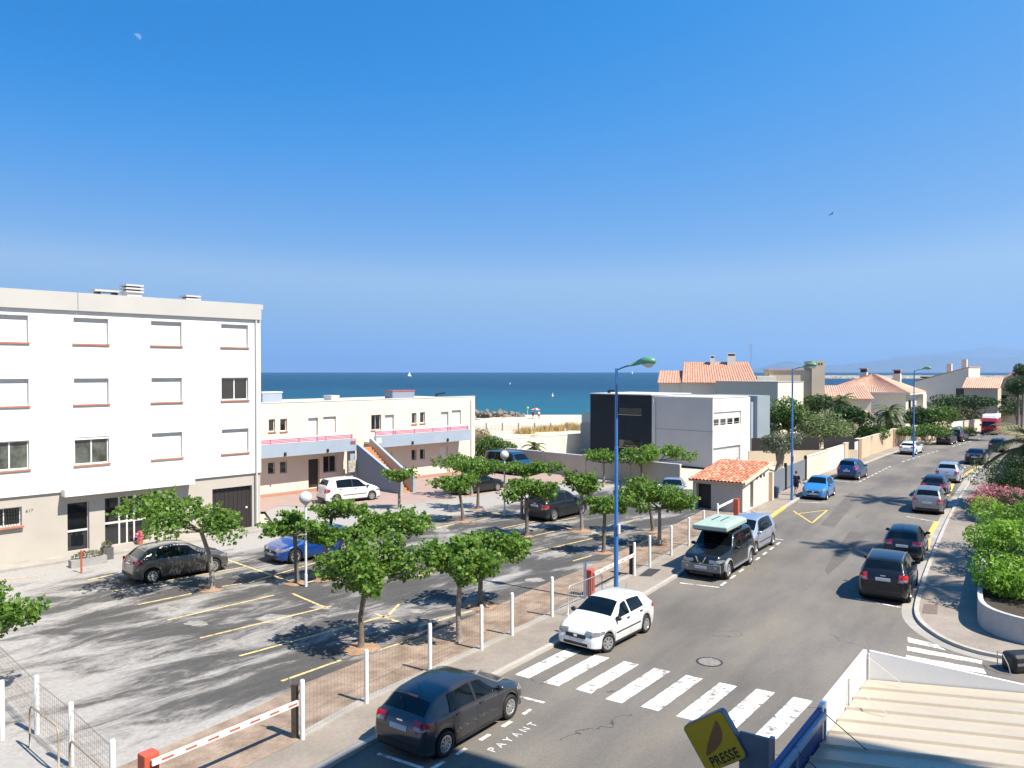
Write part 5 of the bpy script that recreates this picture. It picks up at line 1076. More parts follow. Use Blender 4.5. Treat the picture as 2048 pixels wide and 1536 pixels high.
# car park
h = LOT + R(3); make_car("parked_car", "grey-brown hatchback parked in front of the white apartment block", 'hatch', 4.03, 1.72, 1.49, P("grey_brown_paint", .13, .12, .11, metal=.6), place((305, 1166), ('r',), h, 4.03, 1.72, -1), h, GP, zbase=0, spokes=8)
h = LOT + R(180); make_car("parked_car", "bright royal blue hatchback under the trees near the globe lamp", 'hatch', 4.2, 1.80, 1.44, P("vivid_blue_paint", .002, .045, .24, metal=.3), place((590, 1127), ('f',), h, 4.2, 1.80, 1), h, GP, zbase=0, Rw=.32, spokes=5)
h = LOT + R(8); make_car("parked_car", "white small people carrier parked on the brick forecourt", 'mpv', 4.08, 1.73, 1.66, P("white_paint", .64, .645, .65), place((673, 1008), ('r',), h, 4.08, 1.73, -1), h, None, zbase=.006, style=1, mould=True)
h = LOT - R(4); make_car("parked_suv", "black SUV parked under the trees in the middle of the car park", 'suv', 4.4, 1.85, 1.66, P("black_blue_paint", .012, .016, .022), place((1108, 1042), ('r',), h, 4.4, 1.85, -1), h, GP, zbase=0, Rw=.35, clr=.22, spokes=5)
h = LOT + R(4); make_car("parked_car", "black low car behind the trees near the second globe lamp", 'sedan', 4.4, 1.76, 1.42, P("black_paint", .010, .010, .013), place((995, 982), ('f',), h, 4.4, 1.76, -1), h, GP, zbase=0)
h = LOT + R(150); make_car("parked_car", "silver coupe parked beside the tiled shelter", 'sedan', 4.4, 1.74, 1.36, P("silver_blue_paint", .42, .46, .54), V2(G(1345, 995)), h, GP, zbase=0)
h = R(-44 + 180) ; make_car("parked_van", "dark teal blue minibus parked by the hedge", 'van', 4.7, 1.82, 1.92, P("teal_blue_paint", .008, .06, .14), V2(G(1017, 946)), h, None, cat="van", zbase=.006)
# roof tent on the off-roader
rt = thing("roof_tent", "folded pale green roof tent on the black off-roader", "roof tent", (pt.location.x, pt.location.y, ZR + 1.84), pt.rotation_euler.z)
mb = MB(); a, b_, cz = 1.35, .78, .30
pr = [(-a, -b_, .12), (a, -b_, .12), (a, b_, .12), (-a, b_, .12), (-a, -b_, .30), (a, -b_, .30), (a, b_, .30), (-a, b_, .30), (-a + .22, -b_ + .2, .42), (a - .3, -b_ + .2, .40), (a - .3, b_ - .2, .40), (-a + .22, b_ - .2, .42)]
mb.v = pr; mb.f = [(3, 2, 1, 0), (0, 1, 5, 4), (1, 2, 6, 5), (2, 3, 7, 6), (3, 0, 4, 7), (4, 5, 9, 8), (5, 6, 10, 9), (6, 7, 11, 10), (7, 4, 8, 11), (8, 9, 10, 11)]
tm_ = pbr("pale_green_shell", (.36, .47, .41), .6, var=.06, vscale=2); bevel(mb.build("shell", tm_, rt), .03, 2)
for y in (-.2, .2): MB().box(-.6, .5, y - .012, y + .012, .41, .435).build("strap", plastic, rt)
MB().box(-1.25, 1.25, -.74, .74, .07, .117).build("base_tray", plastic, rt)
for x in (-.8, 0, .8): MB().box(x - .02, x + .02, -.72, .72, -.03, .068).build("roof_bar", dark, rt)
# off-roader extras
def offr(mt, *b): return MB().box(*b)
for s in (-1, 1):
    for xc in (ipt['xr'], ipt['xf']):
        mbf = MB(); pts = [(xc + .50 * math.cos(a), s * (1.88 / 2 + .01), .39 + .50 * math.sin(a)) for a in np.linspace(.08, math.pi - .08, 14)]
        o_ = len(mbf.v)
        for p_ in pts: mbf.v += [p_, (p_[0], s * (1.88 / 2 - .12), p_[2])]
        pts2 = [(xc + .44 * math.cos(a), s * (1.88 / 2 + .03), .39 + .44 * math.sin(a)) for a in np.linspace(.0, math.pi, 14)]
        for p_ in pts2: mbf.v.append(p_)
        n_ = len(pts)
        for i in range(n_ - 1): mbf.f += [(2 * i, 2 * i + 1, 2 * i + 3, 2 * i + 2), (2 * i, 2 * i + 2, 2 * n_ + i + 1, 2 * n_ + i)]
        mbf.build("wheel_arch_flare", pbr("silver_trim", (.55, .56, .58), .45, .4), pt)
    MB().box(ipt['xr'] + .5, ipt['xf'] - .5, s * .92 - .06, s * .92 + .06, .36, .42).build("side_step", alloy, pt)
MB().box(2.30, 2.40, -.85, .85, .42, .72).build("front_bumper", pbr("bumper_grey", (.24, .245, .26), .45, .2), pt)
for s in (-1, 1): MB().ell((2.39, s * .62, .58), (.03, .08, .07), 10, 6).build("fog_light", clearl, pt); MB().bar((2.365, s * .10, .78), (2.36, s * .22, 1.02), .06, .03).build("grille_bar", chrome, pt)
MB().box(2.40, 2.415, -.26, .26, .52, .63).build("number_plate", platew, pt)
# red camper van with pale roof at the end of the street
px_, py_ = G(1974, 868, ZR); cv = thing("red_camper_van", "red van with white roof standing at the end of the street", "van", (px_ + .6, py_, ZR), R(90 - 218))
rd = carpaint("red_paint", (.55, .015, .02)); 
bodyp = [(-2.4, .35), (2.15, .35), (2.45, .6), (2.45, 1.15), (2.1, 1.9), (1.9, 2.25), (-2.4, 2.3)]
mb = MB().prism(bodyp, -.95, .95); mb.v = [(v[0], v[2], v[1]) for v in mb.v]; mb.f = [f[::-1] for f in mb.f]; bevel(mb.build("body", rd, cv), .06, 3)
mb = MB().prism([(-2.4, 2.305), (1.95, 2.27), (1.7, 2.75), (-2.3, 2.85)], -.9, .9); mb.v = [(v[0], v[2], v[1]) for v in mb.v]; mb.f = [f[::-1] for f in mb.f]; bevel(mb.build("roof", frame_w, cv), .08, 3)
mb = MB(); mb.add([(2.47, -.82, 1.2), (2.47, .82, 1.2), (2.14, .74, 1.88), (2.14, -.74, 1.88)], [(0, 1, 2, 3)]); mb.build("windscreen", carglass, cv)
for s in (-1, 1):
    MB().box(1.0, 1.9, s * .955 - .004, s * .955 + .004, 1.25, 1.85).build("side_window", carglass, cv); MB().ell((2.42, s * .7, .85), (.08, .16, .11)).build("headlight", clearl, cv); MB().ell((1.95, s * 1.08, 1.35), (.06, .1, .15)).build("mirror", plastic, cv)
    for x in (-1.5, 1.5):
        ty, rm, bk = wheel_meshes(.33, .2, 6, 1); w = bpy.data.objects.new("wheel", None); COL.objects.link(w); w.parent = cv; w.location = (x, s * .87, .33); w.rotation_euler = (0, 0, 0 if s > 0 else math.pi); put("tyre", ty, w); put("rim", rm, w)
MB().box(2.44, 2.47, -.6, .6, .5, .75).build("grille", plastic, cv)
# ================================================================== VEGETATION
RNG = np.random.default_rng(11)
def leaf_mesh(name, C, size, mat, up=.5, asp=.72, out=None, jit=.35, fold=.12):
    n = len(C); s = size * (1 + jit * (RNG.random(n) * 2 - 1)); nor = RNG.normal(size=(n, 3)); nor[:, 2] += up
    if out is not None: nor += out
    nor /= np.linalg.norm(nor, axis=1)[:, None]
    t = RNG.normal(size=(n, 3)); t -= (t * nor).sum(1)[:, None] * nor; t /= np.linalg.norm(t, axis=1)[:, None]; b = np.cross(nor, t)
    S_ = s[:, None]; V = np.empty((n, 4, 3))
    V[:, 0] = C - t * S_ * .5; V[:, 1] = C + b * S_ * asp * .5 + nor * S_ * fold; V[:, 2] = C + t * S_ * .5 - nor * S_ * fold * .6; V[:, 3] = C - b * S_ * asp * .5 + nor * S_ * fold
    me = bpy.data.meshes.new(name); me.vertices.add(4 * n); me.vertices.foreach_set('co', V.reshape(-1)); me.loops.add(4 * n); me.loops.foreach_set('vertex_index', np.arange(4 * n, dtype=np.int32))
    me.polygons.add(n); me.polygons.foreach_set('loop_start', np.arange(0, 4 * n, 4, dtype=np.int32)); me.polygons.foreach_set('loop_total', np.full(n, 4, dtype=np.int32)); me.materials.append(mat); me.update(); me.validate(); return me
def ball(n, c, r, shell=.45):
    d = RNG.normal(size=(n, 3)); d /= np.linalg.norm(d, axis=1)[:, None]; q = (RNG.random(n) ** (1 / 3.)) * (1 - shell) + shell * (1 - .25 * RNG.random(n)); q = np.minimum(q, 1.04)
    return np.array(c) + d * q[:, None] * np.array(r), d
bark = pbr("bark", (.20, .165, .135), .9, var=.2, vscale=9, bump=.7, bscale=24); bark_p = pbr("pale_bark", (.33, .29, .25), .9, var=.2, vscale=9, bump=.6, bscale=24)
mulb = leafmat("mulberry_leaves", (.042, .12, .014), (.175, .29, .045), .42)
soilm = pbr("tree_pit_soil", (.42, .25, .155), .95, var=.2, vscale=3, bump=.7, bscale=20, fine=.4)
def street_tree(base, crown, seed, label, lean=0., limbs=6, nl=2000):
    rnd = random.Random(seed); X, Y = G(*base); k = Y / F; x0, x1, yt, yb = crown
    cx = ((x0 + x1) / 2 - 1024) * k - X; cwid = (x1 - x0) * k; zt_ = CAMH - Y * (yt - 742) / F; zb_ = CAMH - Y * (yb - 742) / F; zt_ = min(zt_ + .12, 4.7); zb_ = max(zb_ - .05, 1.3)
    tr = thing("plane_tree", label, "tree", (X, Y, 0), 0, "pollarded trees in the car park")
    zk = zb_ + (zt_ - zb_) * .22; tp = (cx * .35, 0, zk); r0 = .10
    mb = MB().tube([(0, 0, -.05), (.02, .01, .25), (cx * .08 + rnd.uniform(-.04, .04), rnd.uniform(-.04, .04), zk * .55), tp], [r0 * 1.25, r0, r0 * .85, r0 * .8], 9); mb.build("trunk", bark if seed % 2 else bark_p, tr, smooth=True)
    lb_ = MB(); cl = []
    a0 = rnd.random() * 6.28
    for i in range(limbs):
        a = a0 + 6.283 * i / limbs + rnd.uniform(-.35, .35); ln_ = cwid * .5 * rnd.uniform(.62, .96); e = (cx + math.cos(a) * ln_ * .92, math.sin(a) * ln_ * .8, zb_ + (zt_ - zb_) * rnd.uniform(.25, .75))
        m = ((tp[0] + e[0]) / 2 + rnd.uniform(-.1, .1), (tp[1] + e[1]) / 2, (tp[2] + e[2]) / 2 - .06)
        lb_.tube([tp, m, e], [.05, .036, .016], 6); hv = max(.2, (zt_ - zb_) * .27)
        for f_, rr in ((1., rnd.uniform(.32, .48)), (.62, rnd.uniform(.26, .42))):
            if f_ < 1 and rnd.random() < .22: continue
            c = (tp[0] + (e[0] - tp[0]) * f_ + rnd.uniform(-.12, .12), tp[1] + (e[1] - tp[1]) * f_, min(zt_ - hv * .8, e[2] * f_ + tp[2] * (1 - f_) + rnd.uniform(.05, .28)))
            cl.append((c, (rr * cwid / 3.1 + .06, rr * cwid / 3.1 + .06, hv * rnd.uniform(.7, 1.1))))
    for _ in range(3): cl.append(((cx + rnd.uniform(-.3, .3) * cwid * .5, rnd.uniform(-.3, .3) * cwid * .5, zb_ + (zt_ - zb_) * rnd.uniform(.5, .82)), (.16 * cwid, .16 * cwid, (zt_ - zb_) * .24)))
    lb_.build("limb", bark_p if seed % 2 else bark, tr, smooth=True)
    w = np.array([c[1][0] * c[1][1] for c in cl]); w = w / w.sum(); P_, D_ = zip(*[ball(max(40, int(nl * q)), c[0], c[1], .3) for q, c in zip(w, cl)])
    C = np.concatenate(P_); D = np.concatenate(D_); SC, SD = [], []
    for c, r_ in cl:                                       # leafy shoots that break the outline
        for _ in range(7):
            a = rnd.random() * 6.283; el_ = rnd.uniform(-.25, 1.0); dv = np.array([math.cos(a) * math.cos(el_), math.sin(a) * math.cos(el_), math.sin(el_)]); st_ = np.array(c) + dv * np.array(r_) * .75; ll = rnd.uniform(.18, .5); m_ = 13
            tt = np.linspace(0, 1, m_)[:, None]; SC.append(st_ + dv * ll * tt + np.array([0, 0, -.12]) * tt ** 2 + RNG.normal(size=(m_, 3)) * .045); SD.append(np.repeat(dv[None], m_, 0))
    C = np.concatenate([C] + SC); D = np.concatenate([D] + SD); put("crown", leaf_mesh("crown", C, .138, mulb, .6, .8, D * .5, .5), tr)
    return tr, X, Y
TREES = [((721, 1297), (637, 848, 1082, 1216), "thick trunked tree beside the longest bay line, nearest the fence posts", 7, 2700), ((917, 1285), (838, 1012, 1092, 1190), "tree growing in the dirt strip behind the white fence posts", 6, 2000), ((959, 1212), (895, 1062, 1070, 1135), "flat crowned tree just behind the dirt strip tree", 6, 1900),
         ((424, 1180), (240, 482, 985, 1085), "wide tree beside the grey-brown hatchback", 7, 2600), ((593, 1167), (526, 640, 1032, 1082), "tree with a pale stump-like trunk next to the near globe lamp", 5, 1400), ((651, 1158), (604, 702, 1066, 1116), "small crowned tree in front of the blue hatchback's door", 5, 1300),
         ((727, 1152), (690, 784, 1050, 1112), "tree standing between the blue hatchback and the thick trunked tree", 5, 1300), ((793, 1138), (735, 868, 1028, 1086), "tree with forked crown beside the empty lane", 6, 1600), ((655, 1098), (622, 738, 1003, 1048), "tree rising behind the roof of the blue hatchback", 5, 1400),
         ((798, 1018), (768, 834, 944, 970), "small thin tree on the edge of the brick forecourt by the stairs", 5, 1000), ((925, 1043), (857, 958, 956, 992), "tree in the lane in front of the black low car", 5, 1400), ((943, 992), (858, 985, 908, 950), "tree hiding the side of the black low car", 6, 1700),
         ((955, 1019), (900, 1012, 925, 965), "tree with orange earth ring left of the far globe lamp", 5, 1600), ((1043, 1036), (1000, 1118, 926, 962), "tree with orange earth ring right of the far globe lamp", 5, 1600), ((1053, 1073), (1004, 1116, 962, 1014), "tree covering the tail of the black SUV", 6, 1700),
         ((1163, 1062), (1122, 1207, 946, 1002), "tree covering the bonnet of the black SUV", 5, 1500), ((1207, 1106), (1168, 1262, 996, 1036), "tree just left of the tall blue lamp post's foot", 5, 1300), ((1318, 1090), (1246, 1396, 962, 1034), "bushy tree beside the wire fence near the silver coupe", 7, 2300),
         ((1305, 1064), (1236, 1330, 966, 1012), "tree hidden close behind the bushy tree by the wire fence", 5, 1300), ((1207, 968), (1166, 1248, 903, 932), "tree in front of the beige wall under the black cube", 5, 1300), ((1283, 970), (1238, 1322, 896, 938), "tree in front of the beige wall with the tallest tuft", 5, 1400), ((1311, 962), (1292, 1388, 894, 936), "tree in front of the beige wall nearest the tiled shelter", 5, 1400),
         ((-42, 1395), (-150, 60, 1192, 1302), "tree at the near left edge of the car park, only its leafy tips showing", 6, 2400)]
for i, (b, c, lab, nl_, n) in enumerate(TREES):
    t_, X, Y = street_tree(b, c, i + 3, lab, limbs=nl_, nl=int(n * 1.3))
    if i not in (1, 9, 22):
        rnd = random.Random(i); r_ = .36 + .28 * rnd.random(); poly = [(r_ * (1 + rnd.uniform(-.22, .22)) * math.cos(a), r_ * (1 + rnd.uniform(-.22, .22)) * math.sin(a)) for a in np.linspace(0, 6.283, 15)[:-1]]
        mb = MB(); mb.v = [(0, 0, .05)] + [(p[0] * .5, p[1] * .5, .045) for p in poly] + [(p[0], p[1], .012) for p in poly]; n_ = len(poly)
        mb.f = [(0, 1 + k, 1 + (k + 1) % n_) for k in range(n_)] + [(1 + k, 1 + n_ + k, 1 + n_ + (k + 1) % n_, 1 + (k + 1) % n_) for k in range(n_)]; mb.build("earth_ring", soilm, t_, smooth=True)
def bush(name, label, c, r, mat, leaf, n, lumps=9, seed=1, cat="shrub", group=None, stem=True, up=.35, asp=.5, zground=0., fl=None):
    rnd = random.Random(seed); t_ = thing(name, label, cat, (c[0], c[1], zground), 0, group); P_, D_ = [], []; cz = c[2] - zground
    for i in range(lumps):
        a = 6.283 * i / lumps + rnd.uniform(-.4, .4); q = rnd.uniform(.35, .72) if i else 0; cc = (math.cos(a) * q * r[0], math.sin(a) * q * r[1], cz + rnd.uniform(-.35, .42) * r[2]); s = rnd.uniform(.36, .56)
        p, d = ball(n // lumps, cc, (r[0] * s, r[1] * s, r[2] * s * 1.1), .5); P_.append(p); D_.append(d)
    C = np.concatenate(P_); D = np.concatenate(D_); m = C[:, 2] > .02; C, D = C[m], D[m]; put("foliage", leaf_mesh("foliage", C, leaf, mat, up, asp, D * .9), t_)
    if stem:
        mb = MB()
        for i in range(4): a = 1.57 * i + .4; mb.tube([(math.cos(a) * .08, math.sin(a) * .08, -.03), (math.cos(a) * r[0] * .25, math.sin(a) * r[1] * .25, cz * .6), (math.cos(a) * r[0] * .5, math.sin(a) * r[1] * .5, cz + r[2] * .2)], [.05, .035, .015], 5)
        mb.build("stems", bark, t_)
    if fl:
        top = C[(D[:, 2] > .1) & (RNG.random(len(C)) < fl[1])] + np.array([0, 0, .05]); FC = np.concatenate([top + RNG.normal(size=top.shape) * .05 for _ in range(5)]); put("flowers", leaf_mesh("flowers", FC, .075, fl[0], .4, .8), t_)
    return t_
pitto = leafmat("pittosporum_leaves", (.085, .21, .018), (.23, .42, .045), .4); darkg = leafmat("dark_evergreen_leaves", (.012, .035, .010), (.045, .095, .022), .25); midg = leafmat("garden_green_leaves", (.035, .085, .016), (.10, .18, .035), .3)
greyg = leafmat("olive_leaves", (.075, .10, .06), (.17, .195, .125), .2); oliv = leafmat("tamarisk_leaves", (.07, .075, .035), (.17, .165, .08), .25); yelg = leafmat("yellow_green_leaves", (.12, .16, .02), (.28, .29, .05), .35); oleg = leafmat("oleander_leaves", (.03, .07, .02), (.10, .13, .05), .25); pinkf = leafmat("oleander_flowers", (.62, .13, .19), (.80, .34, .38), .3, .6)
lightg = leafmat("light_green_leaves", (.075, .13, .045), (.20, .26, .10), .3); drygr = leafmat("dry_grass", (.36, .25, .08), (.55, .42, .17), .2, .8); dryp = leafmat("dry_frond", (.22, .18, .10), (.42, .35, .22), .15, .8)
def wp(px, py, Y): return tuple(Wp(px, py, Y))
# planters and shrubs on the right pavement
pw_ = pbr("planter_concrete", (.55, .53, .51), .85, var=.1, vscale=1.2, bump=.3, bscale=30, fine=.3); earth = pbr("planter_earth", (.07, .05, .035), .95, var=.2, vscale=5, bump=.6)
okr = offs(RKf, 2.2)
pl1 = dense([(18.9, 24.0), (17.3, 24.5), (16.2, 25.6), (15.85, 26.9), (16.6, 28.5), tuple(okr[1]), (22.6, 38.3)], 2); pl2 = dense([(30.2, 45.1), (28.2, 44.6), (27.0, 45.6), (27.2, 47.0), (30.4, 52.2), (32.6, 55.2)], 2)
for pl, lab, nm in ((pl1, "long curved white concrete planter holding the bright green shrubs", 'a'), (pl2, "white concrete planter holding the pink oleander", 'b')):
    t_ = thing("planter", lab, "planter", (0, 0, 0)); ribbon(MB(), pl, 0, .16, -.02, .82 if nm == 'a' else .7).build("planter_wall", pw_, t_, smooth=False)
    MB().sheet([V2(p) for p in offs(pl, .10)] + [V2(p) for p in offs(pl, 4.5)][::-1], .62).build("planter_soil", earth, t_)
bush("shrub", "bright green rounded shrub at the curved end of the planter", wp(2024, 1160, 28.9), (1.45, 1.7, 1.15), pitto, .15, 4200, 11, 1, zground=.6); bush("shrub", "bright green shrub in the middle of the long planter", wp(2006, 1078, 34.3), (1.45, 2.0, 1.15), pitto, .15, 3400, 9, 2, zground=.6); bush("shrub", "green shrub at the far end of the long planter", wp(2022, 1032, 38.2), (1.7, 1.9, 1.1), pitto, .14, 3000, 9, 3, zground=.6)
bush("shrub", "dark dense shrub behind the bright shrubs in the planter", wp(2085, 1150, 33.0), (2.4, 3.0, 1.7), darkg, .15, 4200, 10, 4, zground=.6)
bush("oleander", "oleander covered in pink flowers in the second planter", wp(1988, 1000, 47.0), (1.75, 1.9, .95), oleg, .16, 3600, 10, 5, fl=(pinkf, .30), zground=.6, asp=.28)
bush("shrub", "yellow-green shrub right behind the oleander", wp(2030, 968, 52.0), (1.5, 1.5, .8), yelg, .16, 2400, 8, 6); bush("hedge", "dark clipped hedge beneath the leaning palm", wp(2012, 945, 56.0), (2.2, 2.2, 1.15), darkg, .13, 4200, 10, 7)
bush("shrub", "black-green dense shrub added for the dark shaded mass under the leaning palm", wp(2066, 945, 48.0), (2.0, 1.6, 1.3), darkg, .11, 6000, 10, 17)  # added shrub, stands for the shaded palm interior and hedge
# gardens along the left side of the street
bush("hedge", "dense green hedge beside the low cream building's end", wp(985, 896, 74.5), (3.1, 1.3, 1.45), midg, .22, 3600, 10, 8); bush("shrub", "bare purplish tamarisk by the low cream building", wp(962, 872, 84), (1.8, 1.4, 1.3), dryp, .2, 1500, 8, 9)
def tree(label, basept, c, r, mat, leaf, n, lumps, seed, trunk=.16, name="tree", mt=None, asp=.5, zg=-.1):
    t_ = bush(name, label, c, r, mat, leaf, n, lumps, seed, "tree", stem=False, zground=zg, asp=asp); t_.children[0].name = "crown"
    MB().tube([(basept[0] - c[0], basept[1] - c[1], 0), (.05, 0, (c[2] - zg) * .5), (0, 0, c[2] - zg)], [trunk * 1.2, trunk, trunk * .6], 9).build("trunk", mt or bark, t_, smooth=True); return t_
og = Wp(1556, 936, 70.5); oc = Wp(1562, 885, 70.5); ot = tree("grey-green olive tree with thick twisted trunk behind the grey gate", (og.x, og.y), tuple(oc), (1.75, 1.6, 1.2), greyg, .17, 7500, 13, 21, .26, "olive_tree", bark_p, .38)
mb = MB()
for a in (.3, 2.2, 4.2): mb.tube([(og.x - oc.x, og.y - oc.y, .9), (math.cos(a) * .5, math.sin(a) * .5, 1.9), (math.cos(a) * 1.0, math.sin(a) * .9, 2.7)], [.17, .1, .04], 7)
mb.build("limb", bark_p, ot, smooth=True)
c = Wp(1577, 832, 80); tree("dark leafy tree beside the grey-blue cube of the modern house", (c.x, c.y), tuple(c), (2.4, 2.2, 2.2), midg, .28, 4200, 12, 22)
c = Wp(1655, 858, 79); tree("light green broad shrub tree behind the pale cream wall", (c.x, c.y), tuple(c), (3.0, 2.2, 2.1), lightg, .24, 5200, 13, 23)
c = Wp(1705, 838, 88); tree("dark green tree in front of the pink roofed house", (c.x, c.y), tuple(c), (3.1, 2.4, 1.9), darkg, .28, 4600, 12, 24)
for px, py, Y, rx, rz, mt, n, lab, nm in ((1740, 868, 88, 2.3, 1.3, midg, 2400, "mixed green garden shrub left of the shaggy palm", "shrub"), (1836, 838, 101, 2.0, 2.1, darkg, 3000, "round dark green shrub left of the tall lamp post by the hipped house", "shrub"), (1868, 836, 101, 2.3, 1.9, midg, 3000, "round green shrub right of the tall lamp post by the hipped house", "shrub"), (1800, 860, 94, 2.6, .8, midg, 2400, "low grassy hedge on top of the long tan wall", "hedge"), (1855, 862, 97, 3.2, .9, midg, 2400, "low green hedge behind the tan wall near the two dark cars", "hedge"),
                                     (1905, 806, 122, 4.2, 1.5, darkg, 3600, "dark shrub belt in front of the grey-walled house", "shrub"), (1960, 805, 120, 3.4, 1.3, darkg, 2800, "dark shrub below the salmon lean-to roof", "shrub"), (1920, 830, 120, 3.6, 1.8, oliv, 3600, "olive brown tamarisk bush in the garden at the bend", "shrub"), (1985, 826, 126, 3.6, 1.7, oliv, 3400, "olive brown tamarisk bush above the red van", "shrub"), (1890, 832, 110, 2.2, 1.8, midg, 2600, "green shrub between the hipped house and the tamarisk", "shrub"), (1925, 862, 104, 2.0, .8, yelg, 2000, "low yellow-green shrub on the pale wall near the red van", "shrub"),
                                     (2040, 812, 118, 3.4, 1.6, darkg, 2800, "dark shrub under the pine at the far right", "shrub"), (1640, 812, 92, 2.2, 1.5, darkg, 2400, "dark shrub at the foot of the slab chimney house", "shrub")):
    c = Wp(px, py, Y); bush(nm, lab, tuple(c), (rx, rx * .8, rz), mt, .26, n, 10, int(px), zground=-.1)
c = Wp(2036, 772, 100); tree("dark pine standing over the far right houses", (c.x, c.y), tuple(c), (2.0, 2.0, 1.7), darkg, .2, 3600, 10, 31, .18, "pine_tree"); c = Wp(2046, 740, 112); tree("tall dark pine with its top above the rooflines", (c.x, c.y), tuple(c), (1.4, 1.4, 1.3), darkg, .22, 2000, 8, 32, .16, "pine_tree")
# palms
def palm(label, base, H, nf, fl, seed, mat=midg, skirt=0, wide=.05, elev=(-.5, 1.25), trunk=.2, zg=0., group=None):
    rnd = random.Random(seed); t_ = thing("palm_tree", label, "palm", (base[0], base[1], zg), 0, group)
    MB().tube([(0, 0, -.05), (.04, 0, H * .4), (.02, .02, H)], [trunk * 1.15, trunk, trunk * .95], 10).build("trunk", bark, t_, smooth=True)
    for part, cnt, lo_, hi_, mt, sc in (("frond", nf, elev[0], elev[1], mat, 1.), ("dry_frond", skirt, -1.35, -.75, dryp, .8)):
        for i in range(cnt):
            a = 2.399 * i + rnd.uniform(-.2, .2); el = lo_ + (hi_ - lo_) * ((i + .5) / cnt) + rnd.uniform(-.12, .12); Lf = fl * sc * rnd.uniform(.85, 1.1); p = Vector((0, 0, H)); e = el; mb = MB(); nn = 16; pts = []
            for k in range(nn + 1):
                pts.append(p.copy()); d = Vector((math.cos(a) * math.cos(e), math.sin(a) * math.cos(e), math.sin(e))); p = p + d * Lf / nn; e -= (1.5 if el > 0 else .8) / nn
            side = Vector((-math.sin(a), math.cos(a), 0))
            mb.tube(pts[::2], [.022 * (1 - .8 * k / 8) for k in range(len(pts[::2]))], 4)
            for k in range(2, nn + 1):
                for sub in (0, .33, .66):
                    if k == nn and sub: continue
                    q = pts[k].lerp(pts[min(k + 1, nn)], sub); t = (pts[min(k + 1, nn)] - pts[k - 1]).normalized(); u = k / nn; ll = fl * sc * .24 * (math.sin(min(1, u * 1.15) * 2.6) * .85 + .25)
                    for s in (-1, 1):
                        tip = q + (side * s * .8 + t * .62 + Vector((0, 0, -.25 - .2 * rnd.random()))).normalized() * ll; w = t * wide * .5
                        mb.add([q - w, q + w, tip], [(0, 1, 2)])
            mb.build(part, mt, t_)
    return t_
palmg = leafmat("palm_leaves", (.045, .075, .02), (.15, .19, .06), .25); palmd = leafmat("palm_leaves_olive", (.09, .095, .035), (.30, .28, .14), .3)
palm("small palm with dark shaggy trunk in front of the sunlit garden wall", Wp(1068, 905, 73.5)[:2], 1.75, 16, 1.35, 1, palmg, 6, .08, trunk=.3)
palm("palm in front of the pink tiled roof", Wp(1683, 850, 93)[:2], 5.3, 22, 1.9, 2, palmg, 6, .1, trunk=.22); palm("shaggy palm with a skirt of dry fronds behind the tan wall", Wp(1778, 870, 95)[:2], 3.9, 24, 2.2, 3, palmg, 22, .1, trunk=.35)
palm("leaning date palm over the right pavement with long drooping fronds", (33.0, 50.4), 4.0, 30, 3.5, 4, palmd, 30, .13, (-.5, 1.3), .45)
for lab, sc_, hh, sd in (("tall palm standing in the planter and throwing frond shadows beside the compact SUV", (17.2, 39.6), 15.5, 8), ("tall palm behind the oleander throwing frond shadows across the street", (25.6, 54.6), 15.5, 9), ("tall unseen palm added to shade the corner pavement", (17.2, 32.3), 15.0, 12), ("tall unseen palm added to shade the pavement beside the planter", (21.2, 37.4), 16.0, 13)):  # last two stand out of view, added for more shade on the pavement
    b = V2(sc_) - sun_shift(hh); palm(lab, (b.x, b.y), hh, 24, 2.6, sd, palmg, 4, .05, trunk=.2)
# dune plants and fence
for i, (px, py, w) in enumerate(((1050, 850, 1.6), (1085, 846, 1.9), (1112, 845, 1.7), (1140, 838, 1.8), (1152, 843, 1.5), (1072, 862, 1.5), (968, 862, 1.5))):
    Y = 116 + (850 - py) * 1.5; c = Wp(px, py + 6, Y); zg_ = gz(c.x, c.y); n = 420; bx_ = RNG.normal(size=(n, 2)) * w * .38; hgt = .5 + .7 * RNG.random(n); mb = MB()
    for (x, y), h in zip(bx_, hgt):
        a = RNG.random() * 6.28; dx, dy = math.cos(a) * .05, math.sin(a) * .05; lx, ly = RNG.normal(size=2) * .22; mb.add([(x - dx, y - dy, -.1), (x + dx, y + dy, -.1), (x + lx, y + ly, h)], [(0, 1, 2)])
    t_ = mb.build("dune_grass", drygr, None, (c.x, c.y, zg_)); tag(t_, "tuft of dry yellow grass on the dune by the beach fence", "grass tuft", "dune grass tufts")
wood = pbr("grey_wood", (.22, .19, .16), .9, var=.2, vscale=8); df = thing("beach_fence", "low weathered post and paling fence along the beach", "fence", (0, 124, gz(0, 124)))
for i in range(11):
    x = -9 + i * 2.5; MB().box(x - .09, x + .09, -.09, .09, -.3, 1.25).build("post", wood, df)
    mb = MB()
    for k in range(1, 12): q = x + 2.5 * k / 12; mb.box(q - .018, q + .018, -.012, .012, -.1, .95 + .08 * math.sin(k * 2.1 + i))
    mb.build("paling", wood, df)

